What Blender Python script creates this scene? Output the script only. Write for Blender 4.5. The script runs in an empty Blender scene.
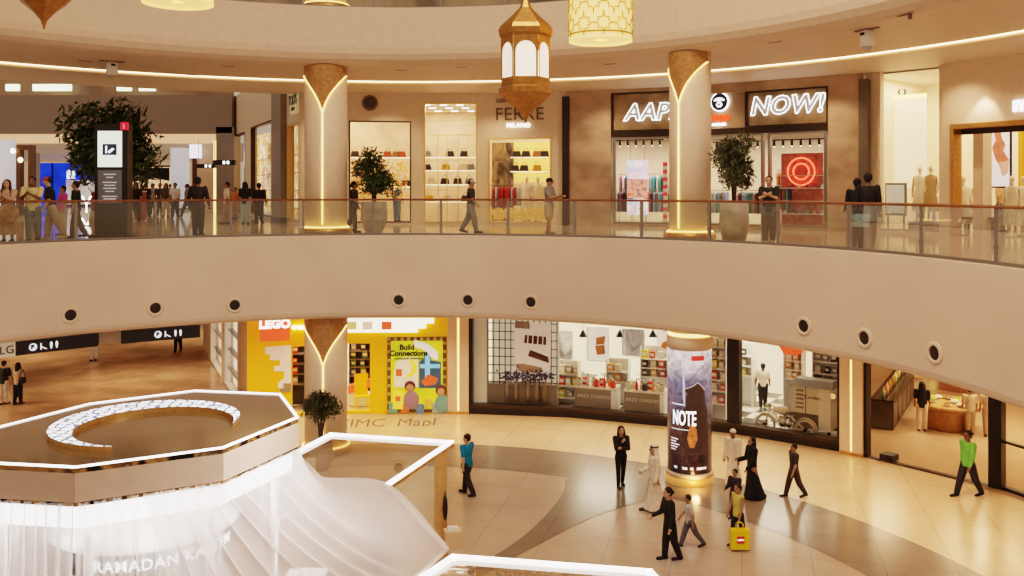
import bpy, bmesh, math, random
from mathutils import Vector, Matrix, noise
random.seed(7)
SC = bpy.context.scene
COL = SC.collection
PI = math.pi
FPX, HY, EZ, LZ = 900.0, 188.0, 1.43, -6.8     # focal length in px, horizon row, eye height, lower floor height
CX, CY, RR = -3.36, 15.06, 12.47               # atrium centre and gallery-edge radius
sin, cos, rad = math.sin, math.cos, math.radians

def W(px, s): return ((px-512)/s, FPX/s)
def WP(px, y, z):
    s = (y-HY)/(EZ-z); return W(px, s)
def ZS(y, s): return EZ-(y-HY)/s
def on_circle(px, R):
    dx, dy = (px-512)/FPX, 1.0
    a = dx*dx+dy*dy; b = -2*(dx*CX+dy*CY); c = CX*CX+CY*CY-R*R
    t = (-b+math.sqrt(b*b-4*a*c))/(2*a)
    return (dx*t, dy*t)
def phi_of(p): return math.atan2(p[0]-CX, p[1]-CY)
def pol(phi, r, z=0.0): return Vector((CX+r*sin(phi), CY+r*cos(phi), z))

# ---------------------------------------------------------------- materials
_m = {}
def mat(name, col=(.8,.8,.8), rough=.5, metal=0.0, emit=0.0, ecol=None, var=0.0, vscale=6.0, bump=0.0, coat=0.0, alpha=1.0):
    if name in _m: return _m[name]
    m = bpy.data.materials.new(name); m.use_nodes = True
    nt = m.node_tree; b = nt.nodes['Principled BSDF']
    b.inputs['Base Color'].default_value = (*col, 1)
    b.inputs['Roughness'].default_value = rough
    b.inputs['Metallic'].default_value = metal
    if coat: b.inputs['Coat Weight'].default_value = coat; b.inputs['Coat Roughness'].default_value = .08
    if emit:
        b.inputs['Emission Color'].default_value = (*(ecol or col), 1)
        b.inputs['Emission Strength'].default_value = emit
    if alpha < 1: b.inputs['Alpha'].default_value = alpha
    tc = nt.nodes.new('ShaderNodeTexCoord'); n = nt.nodes.new('ShaderNodeTexNoise')
    n.inputs['Scale'].default_value = vscale; n.inputs['Detail'].default_value = 4
    nt.links.new(tc.outputs['Object'], n.inputs['Vector'])
    v = max(var, .04)
    r = nt.nodes.new('ShaderNodeValToRGB')
    r.color_ramp.elements[0].position = .3; r.color_ramp.elements[1].position = .7
    r.color_ramp.elements[0].color = (*[c*(1-v) for c in col], 1)
    r.color_ramp.elements[1].color = (*[min(1, c*(1+v)) for c in col], 1)
    nt.links.new(n.outputs['Fac'], r.inputs['Fac']); nt.links.new(r.outputs['Color'], b.inputs['Base Color'])
    if bump:
        bp = nt.nodes.new('ShaderNodeBump'); bp.inputs['Strength'].default_value = bump
        nt.links.new(n.outputs['Fac'], bp.inputs['Height']); nt.links.new(bp.outputs['Normal'], b.inputs['Normal'])
    _m[name] = m
    return m

def ramp_mat(name, stops, scale=3, kind='noise', rough=.4, emit=0.0, stretch=(1,1,1), coord='Object', distort=0.0, metal=0.0, detail=4):
    if name in _m: return _m[name]
    m = bpy.data.materials.new(name); m.use_nodes = True
    nt = m.node_tree; b = nt.nodes['Principled BSDF']
    tc = nt.nodes.new('ShaderNodeTexCoord'); mp = nt.nodes.new('ShaderNodeMapping')
    mp.inputs['Scale'].default_value = stretch
    nt.links.new(tc.outputs[coord], mp.inputs['Vector'])
    if kind == 'noise':
        n = nt.nodes.new('ShaderNodeTexNoise'); n.inputs['Scale'].default_value = scale; n.inputs['Detail'].default_value = detail
        n.inputs['Distortion'].default_value = distort; out = n.outputs['Fac']
    elif kind == 'voronoi':
        n = nt.nodes.new('ShaderNodeTexVoronoi'); n.inputs['Scale'].default_value = scale; out = n.outputs['Color']
    elif kind == 'edge':
        n = nt.nodes.new('ShaderNodeTexVoronoi'); n.feature = 'DISTANCE_TO_EDGE'; n.inputs['Scale'].default_value = scale; out = n.outputs['Distance']
    elif kind == 'wave':
        n = nt.nodes.new('ShaderNodeTexWave'); n.inputs['Scale'].default_value = scale; n.inputs['Distortion'].default_value = distort; out = n.outputs['Fac']
    nt.links.new(mp.outputs['Vector'], n.inputs['Vector'])
    r = nt.nodes.new('ShaderNodeValToRGB'); cr = r.color_ramp
    while len(cr.elements) < len(stops): cr.elements.new(.5)
    for e, (p, c) in zip(cr.elements, stops): e.position = p; e.color = (*c, 1)
    nt.links.new(out, r.inputs['Fac']); nt.links.new(r.outputs['Color'], b.inputs['Base Color'])
    b.inputs['Roughness'].default_value = rough; b.inputs['Metallic'].default_value = metal
    if emit:
        nt.links.new(r.outputs['Color'], b.inputs['Emission Color']); b.inputs['Emission Strength'].default_value = emit
    _m[name] = m
    return m

def tile_mat(name, c1, c2, mortar, w=1.2, h=1.2, rough=.15, msize=.006, offset=0.0, rot=0.0, nvar=.12, rvar=0.0):
    if name in _m: return _m[name]
    m = bpy.data.materials.new(name); m.use_nodes = True
    nt = m.node_tree; b = nt.nodes['Principled BSDF']
    tc = nt.nodes.new('ShaderNodeTexCoord'); mp = nt.nodes.new('ShaderNodeMapping')
    mp.inputs['Rotation'].default_value = (0,0,rot)
    br = nt.nodes.new('ShaderNodeTexBrick'); br.offset = offset
    br.inputs['Scale'].default_value = 1; br.inputs['Brick Width'].default_value = w; br.inputs['Row Height'].default_value = h
    br.inputs['Mortar Size'].default_value = msize
    br.inputs['Color1'].default_value = (*c1,1); br.inputs['Color2'].default_value = (*c2,1); br.inputs['Mortar'].default_value = (*mortar,1)
    n = nt.nodes.new('ShaderNodeTexNoise'); n.inputs['Scale'].default_value = .8; n.inputs['Detail'].default_value = 6
    mx = nt.nodes.new('ShaderNodeMixRGB'); mx.blend_type = 'MULTIPLY'; mx.inputs[0].default_value = 1
    rp = nt.nodes.new('ShaderNodeValToRGB'); rp.color_ramp.elements[0].color = (1-nvar,1-nvar,1-nvar,1); rp.color_ramp.elements[0].position=.35; rp.color_ramp.elements[1].position=.65
    L = nt.links.new
    L(tc.outputs['Object'], mp.inputs['Vector']); L(mp.outputs['Vector'], br.inputs['Vector']); L(tc.outputs['Object'], n.inputs['Vector'])
    L(n.outputs['Fac'], rp.inputs['Fac']); L(br.outputs['Color'], mx.inputs[1]); L(rp.outputs['Color'], mx.inputs[2])
    L(mx.outputs['Color'], b.inputs['Base Color']); b.inputs['Roughness'].default_value = rough
    _m[name] = m
    return m

def glass_mat(name, tint=(.93,.95,.92), refl=.12, rough=.02, body=0.0, bcol=(.8,.8,.7)):
    if name in _m: return _m[name]
    m = bpy.data.materials.new(name); m.use_nodes = True
    nt = m.node_tree; nt.nodes.clear()
    o = nt.nodes.new('ShaderNodeOutputMaterial'); t = nt.nodes.new('ShaderNodeBsdfTransparent'); g = nt.nodes.new('ShaderNodeBsdfGlossy')
    mx = nt.nodes.new('ShaderNodeMixShader'); fr = nt.nodes.new('ShaderNodeFresnel'); ma = nt.nodes.new('ShaderNodeMath')
    t.inputs['Color'].default_value = (*tint,1); g.inputs['Roughness'].default_value = rough
    fr.inputs['IOR'].default_value = 1.45; ma.operation = 'MULTIPLY_ADD'; ma.inputs[1].default_value = .45; ma.inputs[2].default_value = refl
    L = nt.links.new
    L(fr.outputs[0], ma.inputs[0]); L(ma.outputs[0], mx.inputs[0]); L(t.outputs[0], mx.inputs[1]); L(g.outputs[0], mx.inputs[2])
    out = mx.outputs[0]
    if body:
        d = nt.nodes.new('ShaderNodeBsdfDiffuse'); d.inputs['Color'].default_value = (*bcol,1)
        m2 = nt.nodes.new('ShaderNodeMixShader'); m2.inputs[0].default_value = body
        L(out, m2.inputs[1]); L(d.outputs[0], m2.inputs[2]); out = m2.outputs[0]
    L(out, o.inputs['Surface'])
    _m[name] = m
    return m

def sheer_mat(name):
    m = bpy.data.materials.new(name); m.use_nodes = True
    nt = m.node_tree; nt.nodes.clear(); L = nt.links.new
    o = nt.nodes.new('ShaderNodeOutputMaterial'); t = nt.nodes.new('ShaderNodeBsdfTransparent'); d = nt.nodes.new('ShaderNodeBsdfDiffuse'); tr = nt.nodes.new('ShaderNodeBsdfTranslucent')
    d.inputs['Color'].default_value = (.93,.9,.9,1); tr.inputs['Color'].default_value = (.95,.92,.92,1)
    a = nt.nodes.new('ShaderNodeMixShader'); a.inputs[0].default_value = .45; L(d.outputs[0], a.inputs[1]); L(tr.outputs[0], a.inputs[2])
    lw = nt.nodes.new('ShaderNodeLayerWeight'); lw.inputs['Blend'].default_value = .35
    mr = nt.nodes.new('ShaderNodeMapRange'); mr.inputs['To Min'].default_value = .42; mr.inputs['To Max'].default_value = .95
    L(lw.outputs['Facing'], mr.inputs['Value'])
    b = nt.nodes.new('ShaderNodeMixShader'); L(mr.outputs[0], b.inputs[0]); L(t.outputs[0], b.inputs[1]); L(a.outputs[0], b.inputs[2])
    L(b.outputs[0], o.inputs['Surface'])
    return m

# ---------------------------------------------------------------- mesh builder
class MB:
    def __init__(s): s.v=[]; s.f=[]; s.mi=[]; s.sm=[]; s.M=Matrix.Identity(4); s.i=0; s.smooth=False
    def add(s, vs, fs):
        o=len(s.v); s.v += [tuple(s.M @ Vector(v)) for v in vs]
        for f in fs: s.f.append(tuple(o+k for k in f)); s.mi.append(s.i); s.sm.append(s.smooth)
        return s
    def box(s, x0,x1,y0,y1,z0,z1):
        return s.add([(x0,y0,z0),(x1,y0,z0),(x1,y1,z0),(x0,y1,z0),(x0,y0,z1),(x1,y0,z1),(x1,y1,z1),(x0,y1,z1)],
              [(0,3,2,1),(4,5,6,7),(0,1,5,4),(1,2,6,5),(2,3,7,6),(3,0,4,7)])
    def cbox(s, c, d): return s.box(c[0]-d[0]/2,c[0]+d[0]/2,c[1]-d[1]/2,c[1]+d[1]/2,c[2]-d[2]/2,c[2]+d[2]/2)
    def lathe(s, prof, c=(0,0), n=24, cap=True, a0=0.0):
        sm=s.smooth; s.smooth = n>8
        vs=[(c[0]+r*cos(a0+2*PI*k/n), c[1]+r*sin(a0+2*PI*k/n), z) for r,z in prof for k in range(n)]
        fs=[(j*n+k, j*n+(k+1)%n, (j+1)*n+(k+1)%n, (j+1)*n+k) for j in range(len(prof)-1) for k in range(n)]
        s.add(vs,fs); s.smooth=False
        if cap:
            o=len(s.v)-len(vs)
            s.f.append(tuple(o+k for k in reversed(range(n)))); s.mi.append(s.i); s.sm.append(False)
            o+= (len(prof)-1)*n
            s.f.append(tuple(o+k for k in range(n))); s.mi.append(s.i); s.sm.append(False)
        s.smooth=sm; return s
    def tube(s, pts, r, n=8, r1=None, closed=False):
        pts=[Vector(p) for p in pts]; m=len(pts); vs=[]
        for k,p in enumerate(pts):
            if closed: d=(pts[(k+1)%m]-pts[k-1])
            else: d=pts[min(k+1,m-1)]-pts[max(k-1,0)]
            d.normalize(); u=d.cross(Vector((0,0,1)))
            if u.length<.05: u=d.cross(Vector((0,1,0)))
            u.normalize(); w=d.cross(u)
            rr=r if r1 is None else r+(r1-r)*k/(m-1)
            vs += [tuple(p+u*rr*cos(2*PI*j/n)+w*rr*sin(2*PI*j/n)) for j in range(n)]
        fs=[(k*n+j,k*n+(j+1)%n,((k+1)%m)*n+(j+1)%n,((k+1)%m)*n+j) for k in range(m if closed else m-1) for j in range(n)]
        if not closed: fs += [tuple(range(n)), tuple((m-1)*n+j for j in reversed(range(n)))]
        sm=s.smooth; s.smooth=n>5; s.add(vs,fs); s.smooth=sm; return s
    def ell(s, c, r, nu=12, nv=8):
        vs=[(c[0]+r[0]*sin(PI*j/nv)*cos(2*PI*k/nu), c[1]+r[1]*sin(PI*j/nv)*sin(2*PI*k/nu), c[2]+r[2]*cos(PI*j/nv)) for j in range(1,nv) for k in range(nu)]
        vs += [(c[0],c[1],c[2]+r[2]),(c[0],c[1],c[2]-r[2])]; T=len(vs)-2
        fs=[(j*nu+k,(j+1)*nu+k,(j+1)*nu+(k+1)%nu,j*nu+(k+1)%nu) for j in range(nv-2) for k in range(nu)]
        fs += [(T,k,(k+1)%nu) for k in range(nu)]+[(T+1,(nv-2)*nu+(k+1)%nu,(nv-2)*nu+k) for k in range(nu)]
        sm=s.smooth; s.smooth=True; s.add(vs,fs); s.smooth=sm; return s
    def prism(s, poly, z0, z1):
        n=len(poly); vs=[(x,y,z0) for x,y in poly]+[(x,y,z1) for x,y in poly]
        return s.add(vs,[tuple(reversed(range(n))),tuple(range(n,2*n))]+[(k,(k+1)%n,n+(k+1)%n,n+k) for k in range(n)])
    def plate(s, poly, y0, y1):       # polygon drawn in x,z; thickness in y
        n=len(poly); vs=[(x,y0,z) for x,z in poly]+[(x,y1,z) for x,z in poly]
        return s.add(vs,[tuple(range(n)),tuple(reversed(range(n,2*n)))]+[((k+1)%n,k,n+k,n+(k+1)%n) for k in range(n)])
    def sweep(s, prof, p0, p1, n, closed=False):      # profile of (radius, z) swept along the atrium arc
        m=len(prof); vs=[tuple(pol(p0+(p1-p0)*k/n, r, z)) for k in range(n+1) for r,z in prof]
        fs=[(k*m+j,(k+1)*m+j,(k+1)*m+(j+1)%m,k*m+(j+1)%m) for k in range(n) for j in range(m if closed else m-1)]
        if closed: fs += [tuple(range(m)), tuple(n*m+j for j in reversed(range(m)))]
        sm=s.smooth; s.smooth=False; s.add(vs,fs); s.smooth=sm; return s
    def grid(s, fn, nu, nv):
        vs=[tuple(fn(i/nu,j/nv)) for j in range(nv+1) for i in range(nu+1)]
        fs=[(j*(nu+1)+i,j*(nu+1)+i+1,(j+1)*(nu+1)+i+1,(j+1)*(nu+1)+i) for j in range(nv) for i in range(nu)]
        sm=s.smooth; s.smooth=True; s.add(vs,fs); s.smooth=sm; return s
    def build(s, name, mats, parent=None, loc=None, rz=0, fix=True):
        me=bpy.data.meshes.new(name); me.from_pydata(s.v,[],s.f)
        for m in (mats if isinstance(mats,(list,tuple)) else [mats]): me.materials.append(m)
        me.polygons.foreach_set('material_index', s.mi); me.polygons.foreach_set('use_smooth', s.sm)
        if fix:
            b=bmesh.new(); b.from_mesh(me); bmesh.ops.recalc_face_normals(b, faces=b.faces); b.to_mesh(me); b.free()
        me.update()
        o=bpy.data.objects.new(name, me); COL.objects.link(o)
        if parent: o.parent=parent
        if loc: o.location=loc
        if rz: o.rotation_euler=(0,0,rz)
        return o

def thing(name, label, cat, loc=(0,0,0), rz=0, group=None):
    o=bpy.data.objects.new(name,None); COL.objects.link(o); o.empty_display_size=.1
    o.location=loc; o.rotation_euler=(0,0,rz); o['label']=label; o['category']=cat
    if group: o['group']=group
    return o
def tag(o, label, cat, group=None):
    o['label']=label; o['category']=cat
    if group: o['group']=group
    return o
def struct(o): o['kind']='structure'; return o
def dup(root, loc, rz=0, label=None, group=None, scale=None):
    r=root.copy(); COL.objects.link(r); r.location=loc; r.rotation_euler=(0,0,rz)
    if label: r['label']=label
    if group: r['group']=group
    if scale: r.scale=(scale,scale,scale)
    for ch in list(root.children):
        c=ch.copy(); COL.objects.link(c); c.parent=r
        for g in list(ch.children):
            d=g.copy(); COL.objects.link(d); d.parent=c
    return r
def frame(A, B): return math.atan2(B[1]-A[1], B[0]-A[0])

def text_mesh(name, body, size, m, parent, loc, rz=0, ext=.01, bevel=0.0, fill=True, shear=0.0, offset=0.0, align='CENTER', flat=False, space=1.0):
    cu=bpy.data.curves.new('tmp','FONT'); cu.body=body; cu.size=size; cu.extrude=ext; cu.bevel_depth=bevel
    cu.align_x=align; cu.align_y='CENTER'; cu.shear=shear; cu.offset=offset; cu.space_character=space; cu.resolution_u=3; cu.bevel_resolution=1
    if not fill: cu.fill_mode='NONE'
    t=bpy.data.objects.new('tmp',cu); COL.objects.link(t)
    bpy.context.view_layer.update()
    me=bpy.data.meshes.new_from_object(t.evaluated_get(bpy.context.evaluated_depsgraph_get()))
    bpy.data.objects.remove(t); bpy.data.curves.remove(cu)
    if not flat: me.transform(Matrix.Rotation(PI/2,4,'X'))
    me.name=name; me.materials.clear(); me.materials.append(m)
    for p in me.polygons: p.material_index=0
    o=bpy.data.objects.new(name,me); COL.objects.link(o); o.parent=parent; o.location=loc; o.rotation_euler=(0,0,rz)
    return o

# palette
CREAM=mat('cream_plaster',(.78,.62,.47),.55,var=.03)
CREAMW=mat('cream_wall',(.80,.66,.50),.5,var=.04)
FASC=mat('gallery_plaster',(.74,.585,.455),.5,var=.03,vscale=.6)
SOFF=mat('soffit_plaster',(.72,.56,.42),.6,var=.03)
WHITE=mat('white_paint',(.85,.82,.77),.45)
LED=mat('led_warm',(1,.80,.52),.4,emit=3.4,ecol=(1,.74,.44))
LEDY=mat('led_amber',(1,.72,.3),.4,emit=2.2,ecol=(1,.62,.2))
LEDW=mat('led_white',(1,.96,.93),.4,emit=2.2,ecol=(1,.94,.92))
BRASS=mat('brushed_brass',(.62,.36,.13),.32,metal=.75,var=.15,vscale=12)
GOLDW=mat('amber_wood',(.42,.22,.08),.35,var=.25,vscale=9)
BLACK=mat('black_metal',(.018,.015,.013),.35)
DARK=mat('dark_bronze',(.06,.042,.03),.35,metal=.4)
GREY=mat('grey_metal',(.28,.25,.22),.4,metal=.5)
STONE=ramp_mat('bronze_stone',[(.3,(.34,.24,.16)),(.55,(.52,.38,.27)),(.75,(.66,.50,.37))],scale=.9,rough=.28,stretch=(1,1,1.6),detail=6)
BRONZE=ramp_mat('gold_leaf_panel',[(.35,(.28,.20,.12)),(.6,(.48,.35,.21)),(.8,(.62,.48,.30))],scale=1.4,rough=.3,metal=.3)
WOODR=mat('rail_wood',(.22,.09,.045),.3,var=.2)
GLASSR=glass_mat('balustrade_glass',(.90,.90,.80),.05,body=.07,bcol=(.75,.72,.55))
GLASS=glass_mat('shop_glass',(.97,.97,.95),.015)
FL_UP=tile_mat('upper_floor_tile',(.55,.43,.32),(.52,.40,.29),(.35,.26,.18),1.2,1.2,.09,.005)
FL_LO=tile_mat('lower_floor_tile',(.58,.445,.335),(.55,.42,.31),(.42,.32,.23),1.5,1.5,.22,.012,rot=.25)
FL_DK=tile_mat('lower_floor_dark_tile',(.29,.225,.165),(.25,.195,.145),(.19,.15,.11),1.5,1.5,.2,.012,rot=.25)
FL_GO=tile_mat('lower_floor_gold_tile',(.80,.60,.39),(.77,.57,.36),(.58,.42,.26),1.5,1.5,.22,.012,rot=.25)
FL_CO=tile_mat('corridor_marble',(.66,.42,.27),(.60,.37,.23),(.45,.27,.16),2.4,2.4,.12,.01,nvar=.35)

# ---------------------------------------------------------------- camera, world, lights
cam=bpy.data.cameras.new('camera'); co=bpy.data.objects.new('camera',cam); COL.objects.link(co); SC.camera=co
co.location=(0,0,EZ); co.rotation_euler=(PI/2,0,0); cam.sensor_width=36; cam.lens=FPX/1024*36; cam.shift_y=-100/1024; cam.clip_end=400; cam.clip_start=.05
w=bpy.data.worlds.new('world'); SC.world=w; w.use_nodes=True
bg=w.node_tree.nodes['Background']; bg.inputs[0].default_value=(1,.76,.60,1); bg.inputs[1].default_value=.38
def area(name, loc, size, power, col=(1,.8,.58), rot=(0,0,0), sy=None, spread=None):
    l=bpy.data.lights.new(name,'AREA'); l.energy=power; l.color=col; l.size=size
    if sy: l.shape='RECTANGLE'; l.size_y=sy
    if spread: l.spread=spread
    o=bpy.data.objects.new(name,l); COL.objects.link(o); o.location=loc; o.rotation_euler=rot; return o
def point(name, loc, power, col=(1,.75,.45), r=.15):
    l=bpy.data.lights.new(name,'POINT'); l.energy=power; l.color=col; l.shadow_soft_size=r
    o=bpy.data.objects.new(name,l); COL.objects.link(o); o.location=loc; return o
def spot(name, loc, target, power, ang=60, col=(1,.8,.55), r=.1, blend=.6):
    l=bpy.data.lights.new(name,'SPOT'); l.energy=power; l.color=col; l.spot_size=rad(ang); l.spot_blend=blend; l.shadow_soft_size=r
    o=bpy.data.objects.new(name,l); COL.objects.link(o); o.location=loc
    o.rotation_euler=(Vector(target)-Vector(loc)).to_track_quat('-Z','Y').to_euler(); return o
area('skylight_lamp',(CX+5,CY-2,15),9,1500,(1,.78,.64))
SC.view_settings.view_transform='Filmic'
try: SC.view_settings.look='High Contrast'
except Exception: pass
SC.view_settings.exposure=.47
SC.cycles.use_denoising=True
SC.cycles.max_bounces=8; SC.cycles.transparent_max_bounces=24

# ---------------------------------------------------------------- shell
P0, P1 = rad(-75), rad(118)
ZC = EZ+3.8      # upper ceiling
RW = 20.3        # upper shop wall
def S(): return MB()
# floors
b=S(); b.add([(-75,-4,LZ),(45,-4,LZ),(45,120,LZ),(-75,120,LZ)],[(0,1,2,3)]); struct(b.build('floor_lower',FL_LO))
b=S(); b.sweep([(13.9,LZ+.004),(19.0,LZ+.004)],P0,rad(125),90); struct(b.build('floor_outer_ring',FL_GO))
b=S(); b.sweep([(11.6,LZ+.006),(13.95,LZ+.006)],rad(-60),rad(130),90)
struct(b.build('floor_dark_ring',FL_DK))
def smooth_curve(pts,n=8):
    out=[]; P=[pts[0]]+pts+[pts[-1]]
    for i in range(1,len(P)-2):
        for k in range(n):
            t=k/n; a,b_,c,d=[Vector(q) for q in P[i-1:i+3]]
            out.append(tuple(.5*((2*b_)+(c-a)*t+(2*a-5*b_+4*c-d)*t*t+(3*b_-a-3*c+d)*t**3)))
    out.append(tuple(pts[-1])); return out
eA=smooth_curve([(1.5,25.35),(1.4,24.4),(1.09,23.3),(.43,21.6),(-.4,20.1),(-1.6,18.4),(-3.0,17.2)])
eB=smooth_curve([(4.9,23.85),(4.2,23.85),(3.43,23.6),(1.94,22.4),(.04,20.0),(-1.2,18.2),(-2.2,16.6)])
eC=[(1.5,25.35),(1.6,26.2),(4.0,25.6),(5.6,24.4),(6.6,23.2),(6.0,23.2),(4.9,23.85)]
b=S(); n=len(eA); b.add([(x,y,LZ+.009) for x,y in eA]+[(x,y,LZ+.009) for x,y in eB],[(k,k+1,n+k+1,n+k) for k in range(n-1)])
b.add([(x,y,LZ+.009) for x,y in [(1.5,25.35),(4.9,23.85),(5.9,23.2),(6.5,23.6),(4.5,25.2),(2.2,26.2)]],[(0,1,2,3,4,5)])
struct(b.build('floor_dark_arm',FL_DK))
ca=on_circle(246,18.0); cb_=W(203,19.5); b=S(); b.add([(-26,CY+10,LZ+.012),(CX-17,CY+9,LZ+.012),(CX-14,CY+12,LZ+.012),(CX-11,CY+14.8,LZ+.012),(ca[0],ca[1],LZ+.012),(cb_[0],cb_[1],LZ+.012),(W(195,13)[0],W(0,13)[1],LZ+.012),(-70,75,LZ+.012),(-70,24,LZ+.012)],[(0,1,2,3,4,5,6,7,8)])
struct(b.build('floor_corridor',FL_CO))
# upper gallery slab with its fascia
def slab(name,z,m_f):
    pr=[(RR+8.6,z-.01),(RR+.02,z-.01),(RR,z-.03),(RR,z-2.36)]+[(RR+.2-.2*cos(a),z-2.36-.2*sin(a)) for a in (PI/6,PI/3,PI/2)]+[(RR+8.6,z-2.56)]
    b=S(); b.sweep(pr,P0,P1,110,closed=True); return struct(b.build(name,m_f))
slab('wall_gallery_fascia',0,FASC)
b=S(); b.sweep([(RR+.03,0),(RW+6.5,0)],P0,P1,110); struct(b.build('floor_gallery',FL_UP))
b=S(); b.add([(-70,28,-.015),(CX-15,28,-.015),(-9.5,35.5,-.015),(-8,41,-.015),(-8,110,-.015),(-70,110,-.015)],[(0,1,2,3,4,5)]); struct(b.build('floor_corridor_upper',FL_UP))
# level above: fascia, soffit, cove light
RS=17.0
pr=[(RR+8.6,6.95),(RR,6.95),(RR,ZC+.5)]+[(RR+.5-.5*cos(a),ZC+.5-.5*sin(a)) for a in (PI/8,PI/4,3*PI/8,PI/2)]+[(RS-.02,ZC),(RS-.02,ZC+.12),(RR+8.6,ZC+.12)]
b=S(); b.sweep(pr,P0,P1,110,closed=True); struct(b.build('ceiling_gallery',SOFF))
b=S(); b.sweep([(RS+.04,ZC+.1),(RS+.04,ZC-.03)],P0,P1,110); struct(b.build('trim_cove_light',LED))
b=S(); b.sweep([(RS+.06,ZC+.1),(RS+.06,ZC-.1),(RR+8.6,ZC-.1),(RR+8.6,ZC+.1)],P0,P1,110,closed=True); struct(b.build('ceiling_outer',CREAMW))
# level three wall and roof ring
b=S(); b.sweep([(RW,6.9),(RW,12.5),(RW+.3,12.5),(RW+.3,6.9)],P0,P1,60,closed=True); struct(b.build('wall_level_three',ramp_mat('level_three_shops',[(.35,(.10,.06,.035)),(.5,(.55,.4,.25)),(.65,(.75,.62,.45))],scale=.5,rough=.5,stretch=(1,1,.2))))
b=S(); b.sweep([(RR-1.5,12.5),(RW+.3,12.5),(RW+.3,12.7),(RR-1.5,12.7)],P0,P1,60,closed=True); struct(b.build('ceiling_top',CREAM))
b=S(); b.sweep([(18.45,-2.62),(27.5,-2.62)],rad(-30),P1,60); struct(b.build('ceiling_lower_shops',WHITE))

# ---------------------------------------------------------------- balustrade (two levels)
phi505=phi_of(W(505,33.4)); DP=rad(9.5)
def balustrade(z, k0, k1, where):
    root=thing('glass_balustrade','curved glass balustrade with brown wooden handrail '+where,'railing')
    a0=phi505+k0*DP; a1=phi505+k1*DP; r=RR+.16
    b=S(); b.sweep([(r-.035,z+1.04),(r+.035,z+1.04),(r+.045,z+1.08),(r,z+1.105),(r-.045,z+1.08)],a0,a1,100,closed=True); b.build('handrail',WOODR,root)
    b=S(); b.sweep([(r-.04,z),(r+.04,z),(r+.04,z+.05),(r-.04,z+.05)],a0,a1,100,closed=True); b.build('base_channel',GREY,root)
    for k in range(k0,k1+1):
        p=pol(phi505+k*DP,r,z)
        b=S(); b.M=Matrix.Translation(p)@Matrix.Rotation(-(phi505+k*DP),4,'Z')
        b.box(-.035,.035,-.025,.06,0,1.05); b.box(-.05,.05,-.04,.07,0,.02); b.box(-.05,.05,-.035,-.02,.28,.34); b.box(-.05,.05,-.035,-.02,.82,.88)
        b.build('post',GREY,root)
        if k<k1:
            b=S(); b.sweep([(r-.012,z+.05),(r-.012,z+1.03)],phi505+(k+.02)*DP,phi505+(k+.98)*DP,5); b.build('glass_panel',GLASSR,root)
    return root
balustrade(0,-9,9,'along the middle gallery edge')
balustrade(6.95,-7,2,'along the top gallery edge')

# fascia air nozzles
nozz=None
for k,(px,s) in enumerate([(68,37.0),(155,35.2),(235,34.0),(397,33.2),(465,33.4),(529,33.7),(803,41.2),(866,44.3),(934,48.9)]):
    p=pol(phi_of(W(px,s)),RR,0)
    ypx={68:315,155:308,235:305,397:300,465:300,529:302,803:326,866:338,934:353}[px]
    d=math.hypot(p.x-0,p.y); sc=FPX/p.y; z=EZ-(ypx-HY)/sc
    lab='round air nozzle in the gallery fascia, '+['leftmost of nine','second from the left','third from the left','fourth from the left','fifth from the left','sixth, nearest the middle column','third from the right end','second from the right end','rightmost of nine'][k]
    if nozz is None:
        nozz=thing('air_nozzle',lab,'air vent',(p.x,p.y,z),-phi_of(p),'air nozzles in the gallery fascia')
        Mr=Matrix.Rotation(PI/2,4,'X')
        b=S(); b.M=Mr; b.smooth=True; b.lathe([(.155,0),(.235,0),(.24,.012),(.225,.03),(.16,.045),(.15,.03),(.148,-.0)],n=28,cap=False); b.build('ring',CREAM,nozz)
        b=S(); b.M=Mr; b.lathe([(.15,.004),(.10,.02),(.0,.022)],n=24,cap=False); b.build('outlet',mat('nozzle_dark',(.03,.02,.015),.5),nozz)
    else:
        o=dup(nozz,(p.x,p.y,z),-phi_of(p),lab)

# ---------------------------------------------------------------- columns
def cyl_patch(b, R, rows, off=.006, nu=10):
    def fn(u,v):
        i=min(int(v*(len(rows)-1)),len(rows)-2); t=v*(len(rows)-1)-i
        z=rows[i][0]*(1-t)+rows[i+1][0]*t; a=rows[i][1]*(1-t)+rows[i+1][1]*t; c=rows[i][2]*(1-t)+rows[i+1][2]*t
        th=a+(c-a)*u
        return ((R+off)*sin(th), -(R+off)*cos(th), z)
    b.grid(fn,nu,(len(rows)-1)); return b
def flare_rows(zt, w=1.35, h=1.45):
    rows=[]
    T=[0,.22,.3,.45,.62,.8,1.001]; F=[1,1,.93,.70,.42,.19,.012]
    for k in range(25):
        t=k/24; z=zt-h*t
        i=max(j for j in range(6) if T[j]<=t); q=(t-T[i])/(T[i+1]-T[i]); q=q if i<1 else q
        a=math.asin(min(1,F[i]+(F[i+1]-F[i])*q))*w/(PI/2)
        rows.append((z,-max(a,.012),max(a,.012)))
    return rows
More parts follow.
